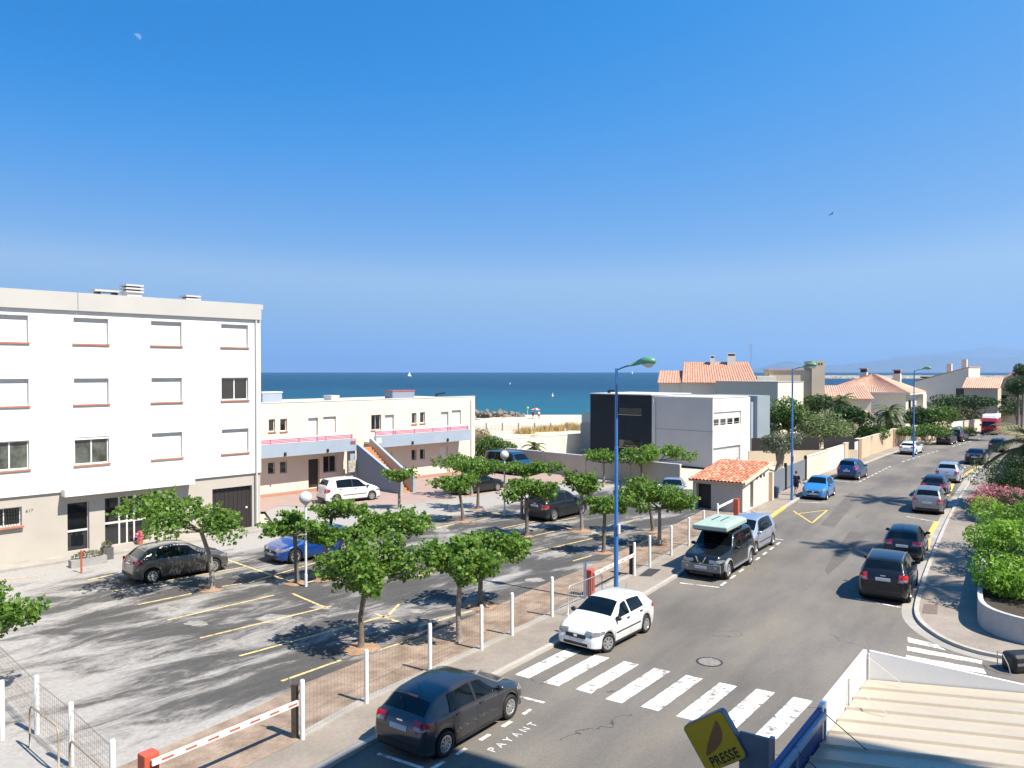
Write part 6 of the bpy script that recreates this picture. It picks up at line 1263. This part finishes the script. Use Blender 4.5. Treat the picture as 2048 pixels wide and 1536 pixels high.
# ================================================================== FENCES, BARRIERS, LAMPS
postm = pbr("white_post", (.80, .79, .77), .6, var=.07, vscale=6, fine=.15); wirem = pbr("rusty_wire", (.26, .17, .125), .8, var=.25, vscale=10); redb = pbr("barrier_red", (.58, .10, .055), .55, var=.08, vscale=4); woodd = pbr("dark_wood", (.085, .065, .05), .9, var=.25, vscale=8, bump=.4)
pme = MB().lathe([(.058, -.05), (.058, 1.38), (.045, 1.42), (.001, 1.425)], 12).mesh("post", postm, True)
def wire_panel(A, B, par, h=1.15, z0=.12, pitch=.125, sag=.02):
    d = B - A; l = d.length; mb = MB(); r = .0014; u = d / l; n = Vector((-u.y, u.x))
    def wire(p, q): mb.bar(p, q, r * 2, r * 2)
    for k in range(int(l / pitch) + 1): s = min(k * pitch, l); wire(Vector((A.x + u.x * s, A.y + u.y * s, z0)), Vector((A.x + u.x * s, A.y + u.y * s, z0 + h)))
    for k in range(int(h / pitch) + 1):
        z = z0 + k * pitch; wire(Vector((A.x, A.y, z)), Vector((B.x, B.y, z)))
    for z in (z0 + h, z0 + h * .5): mb.bar(Vector((A.x, A.y, z)), Vector((B.x, B.y, z)), .006, .006)
    mb.build("wire_mesh", wirem, par)
def fence(label, pts):
    o = pts[0]; t_ = thing("wire_fence", label, "fence", (o.x, o.y, 0)); q = [p - o for p in pts]
    for p in q: put("post", pme, t_, (p.x, p.y, 0))
    for a, b in zip(q[:-1], q[1:]): wire_panel(a, b, t_)
    return t_
fA = [V2(G(605, 1478)), V2(G(733, 1406)), V2(G(860, 1344)), V2(G(963, 1300)), V2(G(1024, 1271)), V2(G(1104, 1233)), V2(G(1170, 1197))]; fence("rusty wire fence on white posts between the two raised barriers", fA)
fB = [V2(G(*p)) for p in ((1268.6, 1151), (1299.5, 1134), (1342.5, 1111), (1377.5, 1091), (1407.5, 1074), (1435, 1058))]; fence("rusty wire fence on white posts behind the black off-roader", fB)
fence("wire fence on white posts at the car park entrance, next to bent tube barriers", [V2((-14.6, 22.3)), V2((-11.46, 19.16)), V2((-9.77, 17.6)), V2((-7.95, 15.8))])
fence("wire fence along the waste ground left of the entrance", [V2((-12.1, 18.85)), V2((-13.6, 18.0)), V2((-15.2, 17.1))])
def barrier(label, box, post, za=.9, hz=1.05, arm_to=None):
    t_ = thing("car_park_barrier", label, "barrier", (box.x, box.y, 0)); d = post - box; a = math.atan2(d.y, d.x); t_.rotation_euler = (0, 0, a); l = d.length
    bevel(MB().box(-.16, .16, -.14, .14, 0, hz).build("housing", redb, t_), .02); MB().box(-.1, .1, -.16, -.142, .25, .75).build("door_panel", pbr("barrier_red_dark", (.42, .06, .04), .5), t_)
    arm = MB().box(-.05, l - .08, -.235, -.175, za - .06, za + .06).build("arm", postm, t_)
    for k in range(7): MB().box(.15 + k * l / 7, .15 + k * l / 7 + .26, -.239, -.236, za - .018, za + .022).build("red_stripe", redb, arm)
    return t_, l
b1, l1 = barrier("raised orange-red barrier with white boom nearest the shop corner", V2((-7.35, 16.05)), V2(G(590, 1474)))
b2, l2 = barrier("orange-red barrier with white boom behind the white hatchback", V2(G(1180, 1192)), V2(G(1262, 1149)))
b3, l3 = barrier("small red barrier with white boom in front of the tiled shelter", V2(G(1473, 1034)), V2(G(1441, 1052)), 1.0, 1.1)
for p, lab in ((V2(G(590, 1474)), "forked dark timber post catching the near barrier boom"), (V2(G(1262, 1149)), "forked dark timber post catching the barrier boom behind the white hatchback")):
    t_ = thing("boom_rest_post", lab, "post", (p.x, p.y, 0)); MB().box(-.07, .07, -.07, .07, -.05, 1.28).build("shaft", woodd, t_); MB().bar((-.02, 0, .95), (-.16, .05, 1.42), .025).bar((.05, 0, .95), (.2, -.05, 1.32), .02).build("fork", metal_g, t_)
def tube_barrier(label, A, B, h=1.0, bars=0, mat=None, r=.022):
    d = B - A; l = d.length; t_ = thing("tube_barrier", label, "barrier", (A.x, A.y, 0), math.atan2(d.y, d.x)); pts = [(0, 0, 0), (0, 0, h - .2), (.03, 0, h - .08), (.12, 0, h), (l - .12, 0, h), (l - .03, 0, h - .08), (l, 0, h - .2), (l, 0, 0)]
    MB().tube(pts, r, 8).build("hoop", mat or tubm, t_, smooth=True); MB().tube([(0, 0, .35), (l, 0, .35)], r * .7, 6).build("lower_rail", mat or tubm, t_)
    for k in range(1, bars): x = l * k / bars; MB().tube([(x, 0, .35), (x, 0, h)], .008, 5).build("bar", mat or tubm, t_)
    return t_
tubm = pbr("weathered_tube", (.45, .37, .28), .55, .3, var=.15, vscale=6); galv = pbr("galvanised", (.50, .49, .46), .45, .6, var=.08)
tube_barrier("bent tube barrier by the fence corner of the entrance", V2((-11.2, 18.45)), V2((-9.85, 17.25))); tube_barrier("bent tube barrier closest to the orange-red barrier housing", V2((-9.3, 16.7)), V2((-7.9, 15.4)))
tube_barrier("grey crowd barrier with thin bars behind the white hatchback", V2(G(1136, 1232)), V2(G(1204, 1202)), 1.05, 16, galv, .018)
# street lamps
bluep = pbr("blue_pole_paint", (.035, .19, .52), .45, var=.08, vscale=1.5, coat=.2); greenl = pbr("green_lamp_housing", (.10, .32, .20), .45, var=.1); lens = pbr("lamp_bowl", (.62, .64, .62), .2, var=.1, vscale=8, coat=.4)
def lamp(label, base, h, dirv, z0=0.):
    t_ = thing("street_lamp", label, "street lamp", (base[0], base[1], z0), math.atan2(dirv.y, dirv.x), "blue street lamps")
    MB().lathe([(.10, -.03), (.10, .25), (.085, .26), (.082, h * .33), (.07, h * .34), (.066, h * .66), (.055, h * .67), (.05, h), (.001, h)], 14).build("pole", bluep, t_, smooth=False)
    MB().tube([(0, 0, h - .06), (.35, 0, h + .06), (.75, 0, h + .16)], [.03, .028, .026], 8).build("arm", pbr("dark_teal", (.03, .12, .13), .5), t_, smooth=True)
    mb = MB().tube([(.55, 0, h + .11), (.85, 0, h + .2), (1.05, 0, h + .27)], [.05, .09, .10], 10); o = mb.ell((1.25, 0, h + .26), (.34, .20, .17), 16, 10); mb.build("housing", greenl, t_, smooth=True)
    MB().ell((1.29, 0, h + .19), (.24, .17, .17), 16, 10).build("bowl", lens, t_, smooth=True); MB().box(.08, .14, -.08, .08, h * .3, h * .3 + .35).build("junction_box", pipe_w, t_)
lamp("tall blue street lamp behind the white hatchback", G(1232, 1208), 8.85, r2); lamp("tall blue street lamp beside the walking person", G(1583.5, 1000), 8.9, Vector((.86, -.5))); lamp("tall blue street lamp behind the white estate car", G(1827, 914), 8.8, Vector((.8, -.6)))
globem = pbr("white_globe", (.66, .65, .62), .35, var=.06, vscale=3, coat=.2)
for base, gy_, lab in (((612, 1173), 996, "white globe lamp on a pale pole beside the blue hatchback"), ((1009, 1032), 910, "white globe lamp on a pale pole near the black low car")):
    X, Y = G(*base); hz = CAMH - Y * (gy_ - 742) / F; t_ = thing("globe_lamp", lab, "lamp", (X, Y, 0), 0, "globe lamps in the car park"); MB().lathe([(.06, -.03), (.06, .5), (.045, .52), (.045, hz - .2), (.001, hz - .2)], 12).build("pole", postm, t_); MB().ell((0, 0, hz), (.26, .26, .26), 20, 14).build("globe", globem, t_, smooth=True); MB().lathe([(.09, hz - .28), (.11, hz - .2), (.05, hz - .16)], 12).build("collar", pipe_w, t_)
# bits by the apartment entrance
X, Y = G(163, 1146); tag(MB().lathe([(.04, -.03), (.04, .98), (.03, 1.0), (.001, 1.0)], 10).build("bollard", redb, None, (X, Y, 0)), "thin red bollard in front of the apartment block", "bollard")
X, Y = G(176, 1130); t_ = thing("planter_trough", "long grey trough with dry plants by the apartment wall", "planter", (X, Y, 0), TH); MB().box(-.75, .75, -.2, .2, 0, .34).build("trough", pbr("trough_concrete", (.36, .35, .34), .9, var=.1), t_); C, D = ball(420, (0, 0, .45), (.75, .2, .22), .3); put("plants", leaf_mesh("plants", C, .1, oliv, .3, .4), t_)
X, Y = G(214, 1118); t_ = thing("planter_box", "square grey planter box beside the trough", "planter", (X, Y, 0), TH); MB().box(-.22, .22, -.22, .22, 0, .55).build("box", pbr("dark_grey_box", (.12, .12, .125), .8), t_); C, D = ball(160, (0, 0, .68), (.24, .24, .2), .3); put("plants", leaf_mesh("plants", C, .1, oliv, .3, .4), t_)
X, Y = G(262, 1089); t_ = thing("folded_parasol", "folded grey-brown parasol on a foot by the apartment entrance", "parasol", (X, Y, 0)); MB().lathe([(.22, 0), (.22, .1), (.03, .14), (.02, 2.1), (.001, 2.1)], 10).build("pole", pipe_w, t_); MB().lathe([(.15, .75), (.17, 1.0), (.08, 1.8), (.02, 2.05)], 10).build("canopy", pbr("parasol_cloth", (.20, .17, .16), .9, var=.2, vscale=12), t_, smooth=True)
X, Y = G(280, 1093); t_ = thing("pot_plant", "terracotta pot with pink plant by the apartment entrance", "plant pot", (X, Y, 0)); MB().lathe([(.12, 0), (.17, .32), (.15, .32), (.001, .28)], 12).build("pot", terr, t_); C, D = ball(160, (0, 0, .55), (.2, .2, .25), .2); put("plant", leaf_mesh("plant", C, .09, pinkf, .3, .6), t_)
X, Y = G(624, 972); t_ = thing("moped", "red and white moped parked in the doorway of the low cream building", "moped", (X, Y, .03), TH + .4); MB().tube([(-.5, 0, .35), (-.2, 0, .45), (.15, 0, .35), (.38, 0, .95)], [.06, .13, .1, .04], 8).build("frame", carpaint("red_paint", (.55, .015, .02)), t_, smooth=True); MB().ell((-.3, 0, .66), (.3, .12, .07)).build("seat", plastic, t_, smooth=True); MB().bar((.38, -.28, .97), (.38, .28, .97), .03).build("handlebar", metal_g, t_); MB().ell((.42, 0, .8), (.05, .17, .2)).build("front_shield", frame_w, t_, smooth=True)
for x in (-.5, .52): MB().lathe([(.15, -.05), (.22, -.05), (.22, .05), (.15, .05), (.15, -.05)], 16, (x, 0, .22), 'y').build("wheel", rubber, t_)
X, Y = G(2034, 1341); t_ = thing("street_bin", "dark rounded bin behind a bent metal hoop on the corner pavement", "bin", (X + .12, Y + .25, ZR), R(8)); bevel(MB().box(-.28, 1.1, -.3, .3, 0, .55).build("case", dark, t_), .14, 4); MB().box(-.2, 1.0, -.31, -.302, .24, .32).build("band", metal_g, t_); MB().tube([(-.42, -.32, 0), (-.46, -.25, .3), (-.44, 0, .52), (-.36, .3, .5), (-.32, .34, 0)], .014, 6).build("hoop", galv, t_)
X, Y = G(1542.5, 996); t_ = thing("rubbish_sack", "small dark blue bin beside the cream gate pillar", "bin", (X + .35, Y + .1, 0)); MB().lathe([(.16, 0), (.2, .5), (.2, .75), (.17, .8), (.001, .82)], 12).build("drum", pbr("bin_blue", (.02, .05, .12), .5), t_)

# ================================================================== PEOPLE, BEACH, SEA, SKY
def skinned(name, joints, edges, rad, mat, par, sub=2, root=0):
    me = bpy.data.meshes.new(name); me.from_pydata(joints, edges, []); o = bpy.data.objects.new(name, me); COL.objects.link(o)
    sm = o.modifiers.new("skin", 'SKIN'); sm.use_smooth_shade = True; o.modifiers.new("sub", 'SUBSURF').levels = sub
    if not me.skin_vertices: me.attributes
    lay = me.skin_vertices[0].data
    for i, r in enumerate(rad): lay[i].radius = (r, r) if not isinstance(r, tuple) else r; lay[i].use_root = (i == root)
    dg = bpy.context.evaluated_depsgraph_get(); dg.update(); m2 = bpy.data.meshes.new_from_object(o.evaluated_get(dg)); bpy.data.objects.remove(o)
    m2.materials.clear(); m2.materials.append(mat); m2.name = name; return put(name, m2, par)
skinm = pbr("skin", (.50, .30, .21), .6, var=.06)
def person(label, loc, rz, top, low, hair, sc=1., zg=0., group=None):
    t_ = thing("person", label, "person", (loc[0], loc[1], zg), rz, group); t_.scale = (sc, sc, sc)
    J = [(0, 0, .96), (0, 0, 1.15), (.01, 0, 1.36), (.02, 0, 1.46), (.03, 0, 1.55), (.05, 0, 1.66), (.04, 0, 1.72),
         (.0, .09, .93), (.14, .10, .50), (.05, .10, .07), (.17, .10, .04), (0, -.09, .93), (-.02, -.10, .49), (-.28, -.10, .13), (-.17, -.10, .06),
         (0, .19, 1.40), (-.06, .24, 1.12), (.08, .25, .90), (.12, .25, .81), (0, -.19, 1.40), (.02, -.26, 1.12), (.14, -.30, .92), (.18, -.30, .84)]
    Ed = [(0, 1), (1, 2), (2, 3), (3, 4), (4, 5), (5, 6), (0, 7), (7, 8), (8, 9), (9, 10), (0, 11), (11, 12), (12, 13), (13, 14), (2, 15), (15, 16), (16, 17), (17, 18), (2, 19), (19, 20), (20, 21), (21, 22)]
    Rd = [(.12, .15), (.11, .14), (.11, .16), .055, .05, .095, .07, .085, .058, .04, .035, .085, .058, .04, .035, .06, .042, .032, .035, .06, .042, .032, .035]
    skinned("body", J, Ed, Rd, skinm, t_)
    sj = [J[i] for i in (0, 1, 2, 15, 16, 19, 20)]; sj[4] = (-.05, .235, 1.16); sj[6] = (.015, -.25, 1.16); skinned("shirt", sj, [(0, 1), (1, 2), (2, 3), (3, 4), (2, 5), (5, 6)], [(.145, .175), (.135, .165), (.135, .185), .085, .068, .085, .068], top, t_)
    hj = [J[0], J[7], (.11, .10, .58), J[11], (-.015, -.10, .58)]; skinned("shorts", hj, [(0, 1), (1, 2), (0, 3), (3, 4)], [(.15, .18), .115, .10, .115, .10], low, t_)
    MB().ell((.03, 0, 1.70), (.105, .092, .10), 12, 8).build("hair", hair, t_, smooth=True)
    for y, x in ((.10, .12), (-.10, -.22)): MB().ell((x, y, .05), (.14, .055, .05), 10, 6).build("shoe", plastic, t_, smooth=True)
    for s in (-1, 1): MB().ell((.138, s * .032, 1.665), (.012, .012, .008), 8, 5).build("eye", dark, t_)
    MB().ell((.148, 0, 1.635), (.018, .014, .02), 8, 5).build("nose", skinm, t_)
    hb = t_.children[0]
    for yh, xh, zh in ((.25, .12, .80), (-.30, .18, .83)):
        for f_, (dx, dy, ln_) in enumerate(((.03, 0, .075), (.012, 0, .085), (-.008, 0, .08), (-.026, 0, .065), (.045, -.02 * (1 if yh > 0 else -1), .05))):
            MB().tube([(xh + dx, yh + dy, zh - .01), (xh + dx + .008, yh + dy, zh - ln_ * .6), (xh + dx + .0, yh + dy * 1.2, zh - ln_)], [.009, .008, .006], 6).build("finger", skinm, t_, smooth=True)
    return t_
navy = pbr("navy_cloth", (.012, .014, .03), .85, var=.15, vscale=8); hairm = pbr("dark_hair", (.03, .022, .016), .7, var=.2)
X, Y = G(1592, 991); person("person in dark top and shorts walking away past the grey gate", (X, Y), R(90 - 35), navy, pbr("black_cloth", (.012, .012, .014), .85), hairm, .97)
redc = pbr("red_cloth", (.5, .03, .04), .85, var=.1)
for i, (px, Y, lab, tp, lw) in enumerate(((1066, 168, "person in red standing by the striped beach parasol", redc, navy), (1078, 166, "person in white top standing right of the striped beach parasol", frame_w, redc), (1004, 170, "person wading at the end of the rock jetty inlet", skinm, navy))):
    X = (px - 1024) / F * Y; person(lab, (X, Y), 1. + i, tp, lw, hairm, 1., gz(X, Y) - (.0 if i < 2 else .1))
Y = 169; X = (1071 - 1024) / F * Y; t_ = thing("beach_parasol", "red and white beach parasol on the sand", "parasol", (X, Y, gz(X, Y))); MB().tube([(0, 0, -.1), (.1, 0, 2.1)], .025, 6).build("pole", pipe_w, t_)
for k in range(8): mb = MB(); a0, a1 = k * .7854, (k + 1) * .7854; mb.add([(.1, 0, 2.25), (.1 + 1.1 * math.cos(a0), 1.1 * math.sin(a0), 1.85), (.1 + 1.1 * math.cos(a1), 1.1 * math.sin(a1), 1.85)], [(0, 1, 2)]); mb.build("segment", redc if k % 2 else frame_w, t_)
Y = 172; X = (1056 - 1024) / F * Y; t_ = thing("channel_mark", "small green-topped marker post at the tip of the jetty", "marker", (X, Y + 4, gz(X, Y + 4))); MB().tube([(0, 0, -.2), (0, 0, 1.9)], .05, 6).build("post", postm, t_); MB().ell((0, 0, 2.05), (.3, .3, .3)).build("topmark", pbr("lime_green", (.35, .55, .12), .6), t_)
# rock jetty
rockm = pbr("jetty_rock", (.30, .25, .21), .9, var=.3, vscale=1.2, bump=.5, bscale=5)
def rockmesh(seed):
    bm = bmesh.new(); bmesh.ops.create_icosphere(bm, subdivisions=2, radius=1); rnd = random.Random(seed); ax = [Vector((rnd.gauss(0, 1), rnd.gauss(0, 1), rnd.gauss(0, 1))).normalized() for _ in range(7)]; cut = [rnd.uniform(.62, .95) for _ in ax]
    for v in bm.verts:
        for a, c in zip(ax, cut):
            d = v.co.dot(a)
            if d > c: v.co -= a * (d - c)
    me = bpy.data.meshes.new("rock"); bm.to_mesh(me); bm.free(); me.materials.append(rockm); return me
RK_ = [rockmesh(s) for s in range(6)]; jt = thing("rock_jetty", "jetty of heaped brown rocks running into the sea", "jetty", (-2, 179, -1.9)); rnd = random.Random(7)
for i in range(150):
    u = rnd.random(); x = -26 + 31.5 * u; hmax = 1.75 * (1 - .75 * max(0, (u - .8) / .2)); s = rnd.uniform(.38, .72); put("rock", RK_[i % 6], jt, (x, rnd.uniform(-2.4, 2.2), rnd.uniform(.1, hmax) ), rot=(rnd.random() * 6, rnd.random() * 6, rnd.random() * 6), scale=(s * 1.3, s, s * .8))
bwk = thing("breakwater", "long pale stone breakwater far out at the harbour mouth", "breakwater", (530, 1150, -2.1)); mb = MB(); rnd = random.Random(5); nb = 90
for k in range(nb + 1):
    x = -110 + 330 * k / nb; j = lambda: rnd.uniform(-.5, .5); mb.v += [(x, -9 + j(), -.6), (x, -5 + j(), 2.2 + j()), (x, -2 + j(), 4.4 + j() * .7), (x, 3 + j(), 4.6 + j() * .6), (x, 10, -.6)]
for k in range(nb):
    for q in range(4): a = k * 5 + q; mb.f.append((a, a + 5, a + 6, a + 1))
mb.build("rock_mound", pbr("breakwater_stone", (.40, .36, .32), .95, var=.3, vscale=.25, bump=.8, bscale=1), bwk)
# boats
sailm = pbr("sailcloth", (.82, .82, .80), .8, var=.03)
def sailboat(label, px, D, h, rz):
    X = (px - 1024) / F * D; t_ = thing("sailing_boat", label, "boat", (X, D, -1.8 - (X * X + D * D) / (2 * 6.371e6)), rz, "boats far out at sea"); L_ = h * .7
    mb = MB(); st_ = [(-.5, .13, .10), (-.2, .16, .1), (.2, .13, .1), (.5, .005, .12)]
    for x, w, z in st_: mb.v += [(x * L_, -w * L_, z * L_), (x * L_ * .95, 0, -.05 * L_), (x * L_, w * L_, z * L_)]
    for i in range(3):
        a = i * 3; mb.f += [(a, a + 3, a + 4, a + 1), (a + 1, a + 4, a + 5, a + 2), (a, a + 2, a + 5, a + 3)]
    mb.f.append((0, 1, 2)); mb.build("hull", sailm, t_); MB().tube([(.05 * L_, 0, .05 * L_), (.05 * L_, 0, h)], .06, 5).build("mast", metal_g, t_)
    m1 = MB(); m1.add([(.03 * L_, 0, .18 * L_), (.03 * L_, .05, h * .97), (-.45 * L_, .25, .2 * L_)], [(0, 1, 2)]); m1.build("mainsail", sailm, t_); m1 = MB(); m1.add([(.07 * L_, 0, h * .85), (.5 * L_, 0, .15 * L_), (.08 * L_, .35, .17 * L_)], [(0, 1, 2)]); m1.build("jib", sailm, t_)
sailboat("white sailing boat on the horizon above the low cream building", 819, 1500, 10.5, .5); sailboat("small white sailing boat right of the street lamp head", 1265, 3000, 12, .9); sailboat("tiny white sailing boat below the street lamp head", 1248, 2300, 9, 2.4); sailboat("low white boat beside the villa roof", 1306, 1150, 3.2, 1.8)
def buoy(px, D, lab): X = (px - 1024) / F * D; t_ = thing("buoy", lab, "buoy", (X, D, -1.85)); MB().lathe([(.4, 0), (.45, .4), (.2, .7), (.1, 1.5), (.001, 1.6)], 12).build("float", sailm, t_)
buoy(1020, 640, "white buoy in open water right of the low cream building"); buoy(1105, 330, "pale marker buoy near the beach")
# bird
p = Wp(1663, 428, 62); t_ = thing("bird", "dark bird gliding high above the street", "bird", tuple(p), R(25)); bm_ = pbr("bird_dark", (.03, .035, .045), .8); t_.rotation_euler = (R(-25), R(-18), R(25))
MB().ell((0, 0, 0), (.20, .05, .045), 10, 7).build("body", bm_, t_, smooth=True); mb = MB()
for s in (-1, 1): mb.add([(.07, s * .03, .01), (-.06, s * .03, .01), (-.04, s * .17, .05), (.09, s * .17, .055), (-.06, s * .36, .02)], [(0, 1, 2, 3), (3, 2, 4)])
mb.build("wings", bm_, t_); mb = MB(); mb.add([(-.15, -.01, 0), (-.15, .01, 0), (-.3, .05, 0), (-.3, -.05, 0)], [(0, 1, 2, 3)]); mb.build("tail", bm_, t_)
# daytime moon
p = Wp(273, 74, 52000); mm, t, b, N, L = nodes_of("moon_pale"); b.inputs['Base Color'].default_value = (.8, .8, .8, 1); b.inputs['Roughness'].default_value = 1
tr = N.new("ShaderNodeBsdfTransparent"); mx = N.new("ShaderNodeMixShader"); mx.inputs[0].default_value = .12; L.new(tr.outputs[0], mx.inputs[1]); L.new(b.outputs[0], mx.inputs[2]); L.new(mx.outputs[0], N['Material Output'].inputs[0])
mb = MB(); rad = 290; n = 24; arc = [(math.cos(a), math.sin(a)) for a in np.linspace(-math.pi / 2, math.pi / 2, n)]; mb.v = [(x * rad, 0, y * rad) for x, y in arc] + [(x * rad * .1, 0, y * rad) for x, y in arc[::-1][1:-1]]; mb.f = [tuple(range(len(mb.v)))]
mo = mb.build("moon", mm, None, tuple(p)); mo.rotation_euler = (-.4, -R(40), .46); struct(mo); mo.visible_shadow = True
# air between here and the far coast
hz = MB().box(-40000, 62000, -400, 47000, -400, 1500); hm = bpy.data.materials.new("haze"); hm.use_nodes = True; N = hm.node_tree.nodes; N.clear(); L = hm.node_tree.links
pv = N.new("ShaderNodeVolumePrincipled"); pv.inputs['Color'].default_value = (.42, .66, 1, 1); pv.inputs['Density'].default_value = HAZE; pv.inputs['Anisotropy'].default_value = .2; mo_ = N.new("ShaderNodeOutputMaterial"); L.new(pv.outputs[0], mo_.inputs['Volume'])
if HAZE: hzo = hz.build("haze", hm); hzo['kind'] = 'stuff'
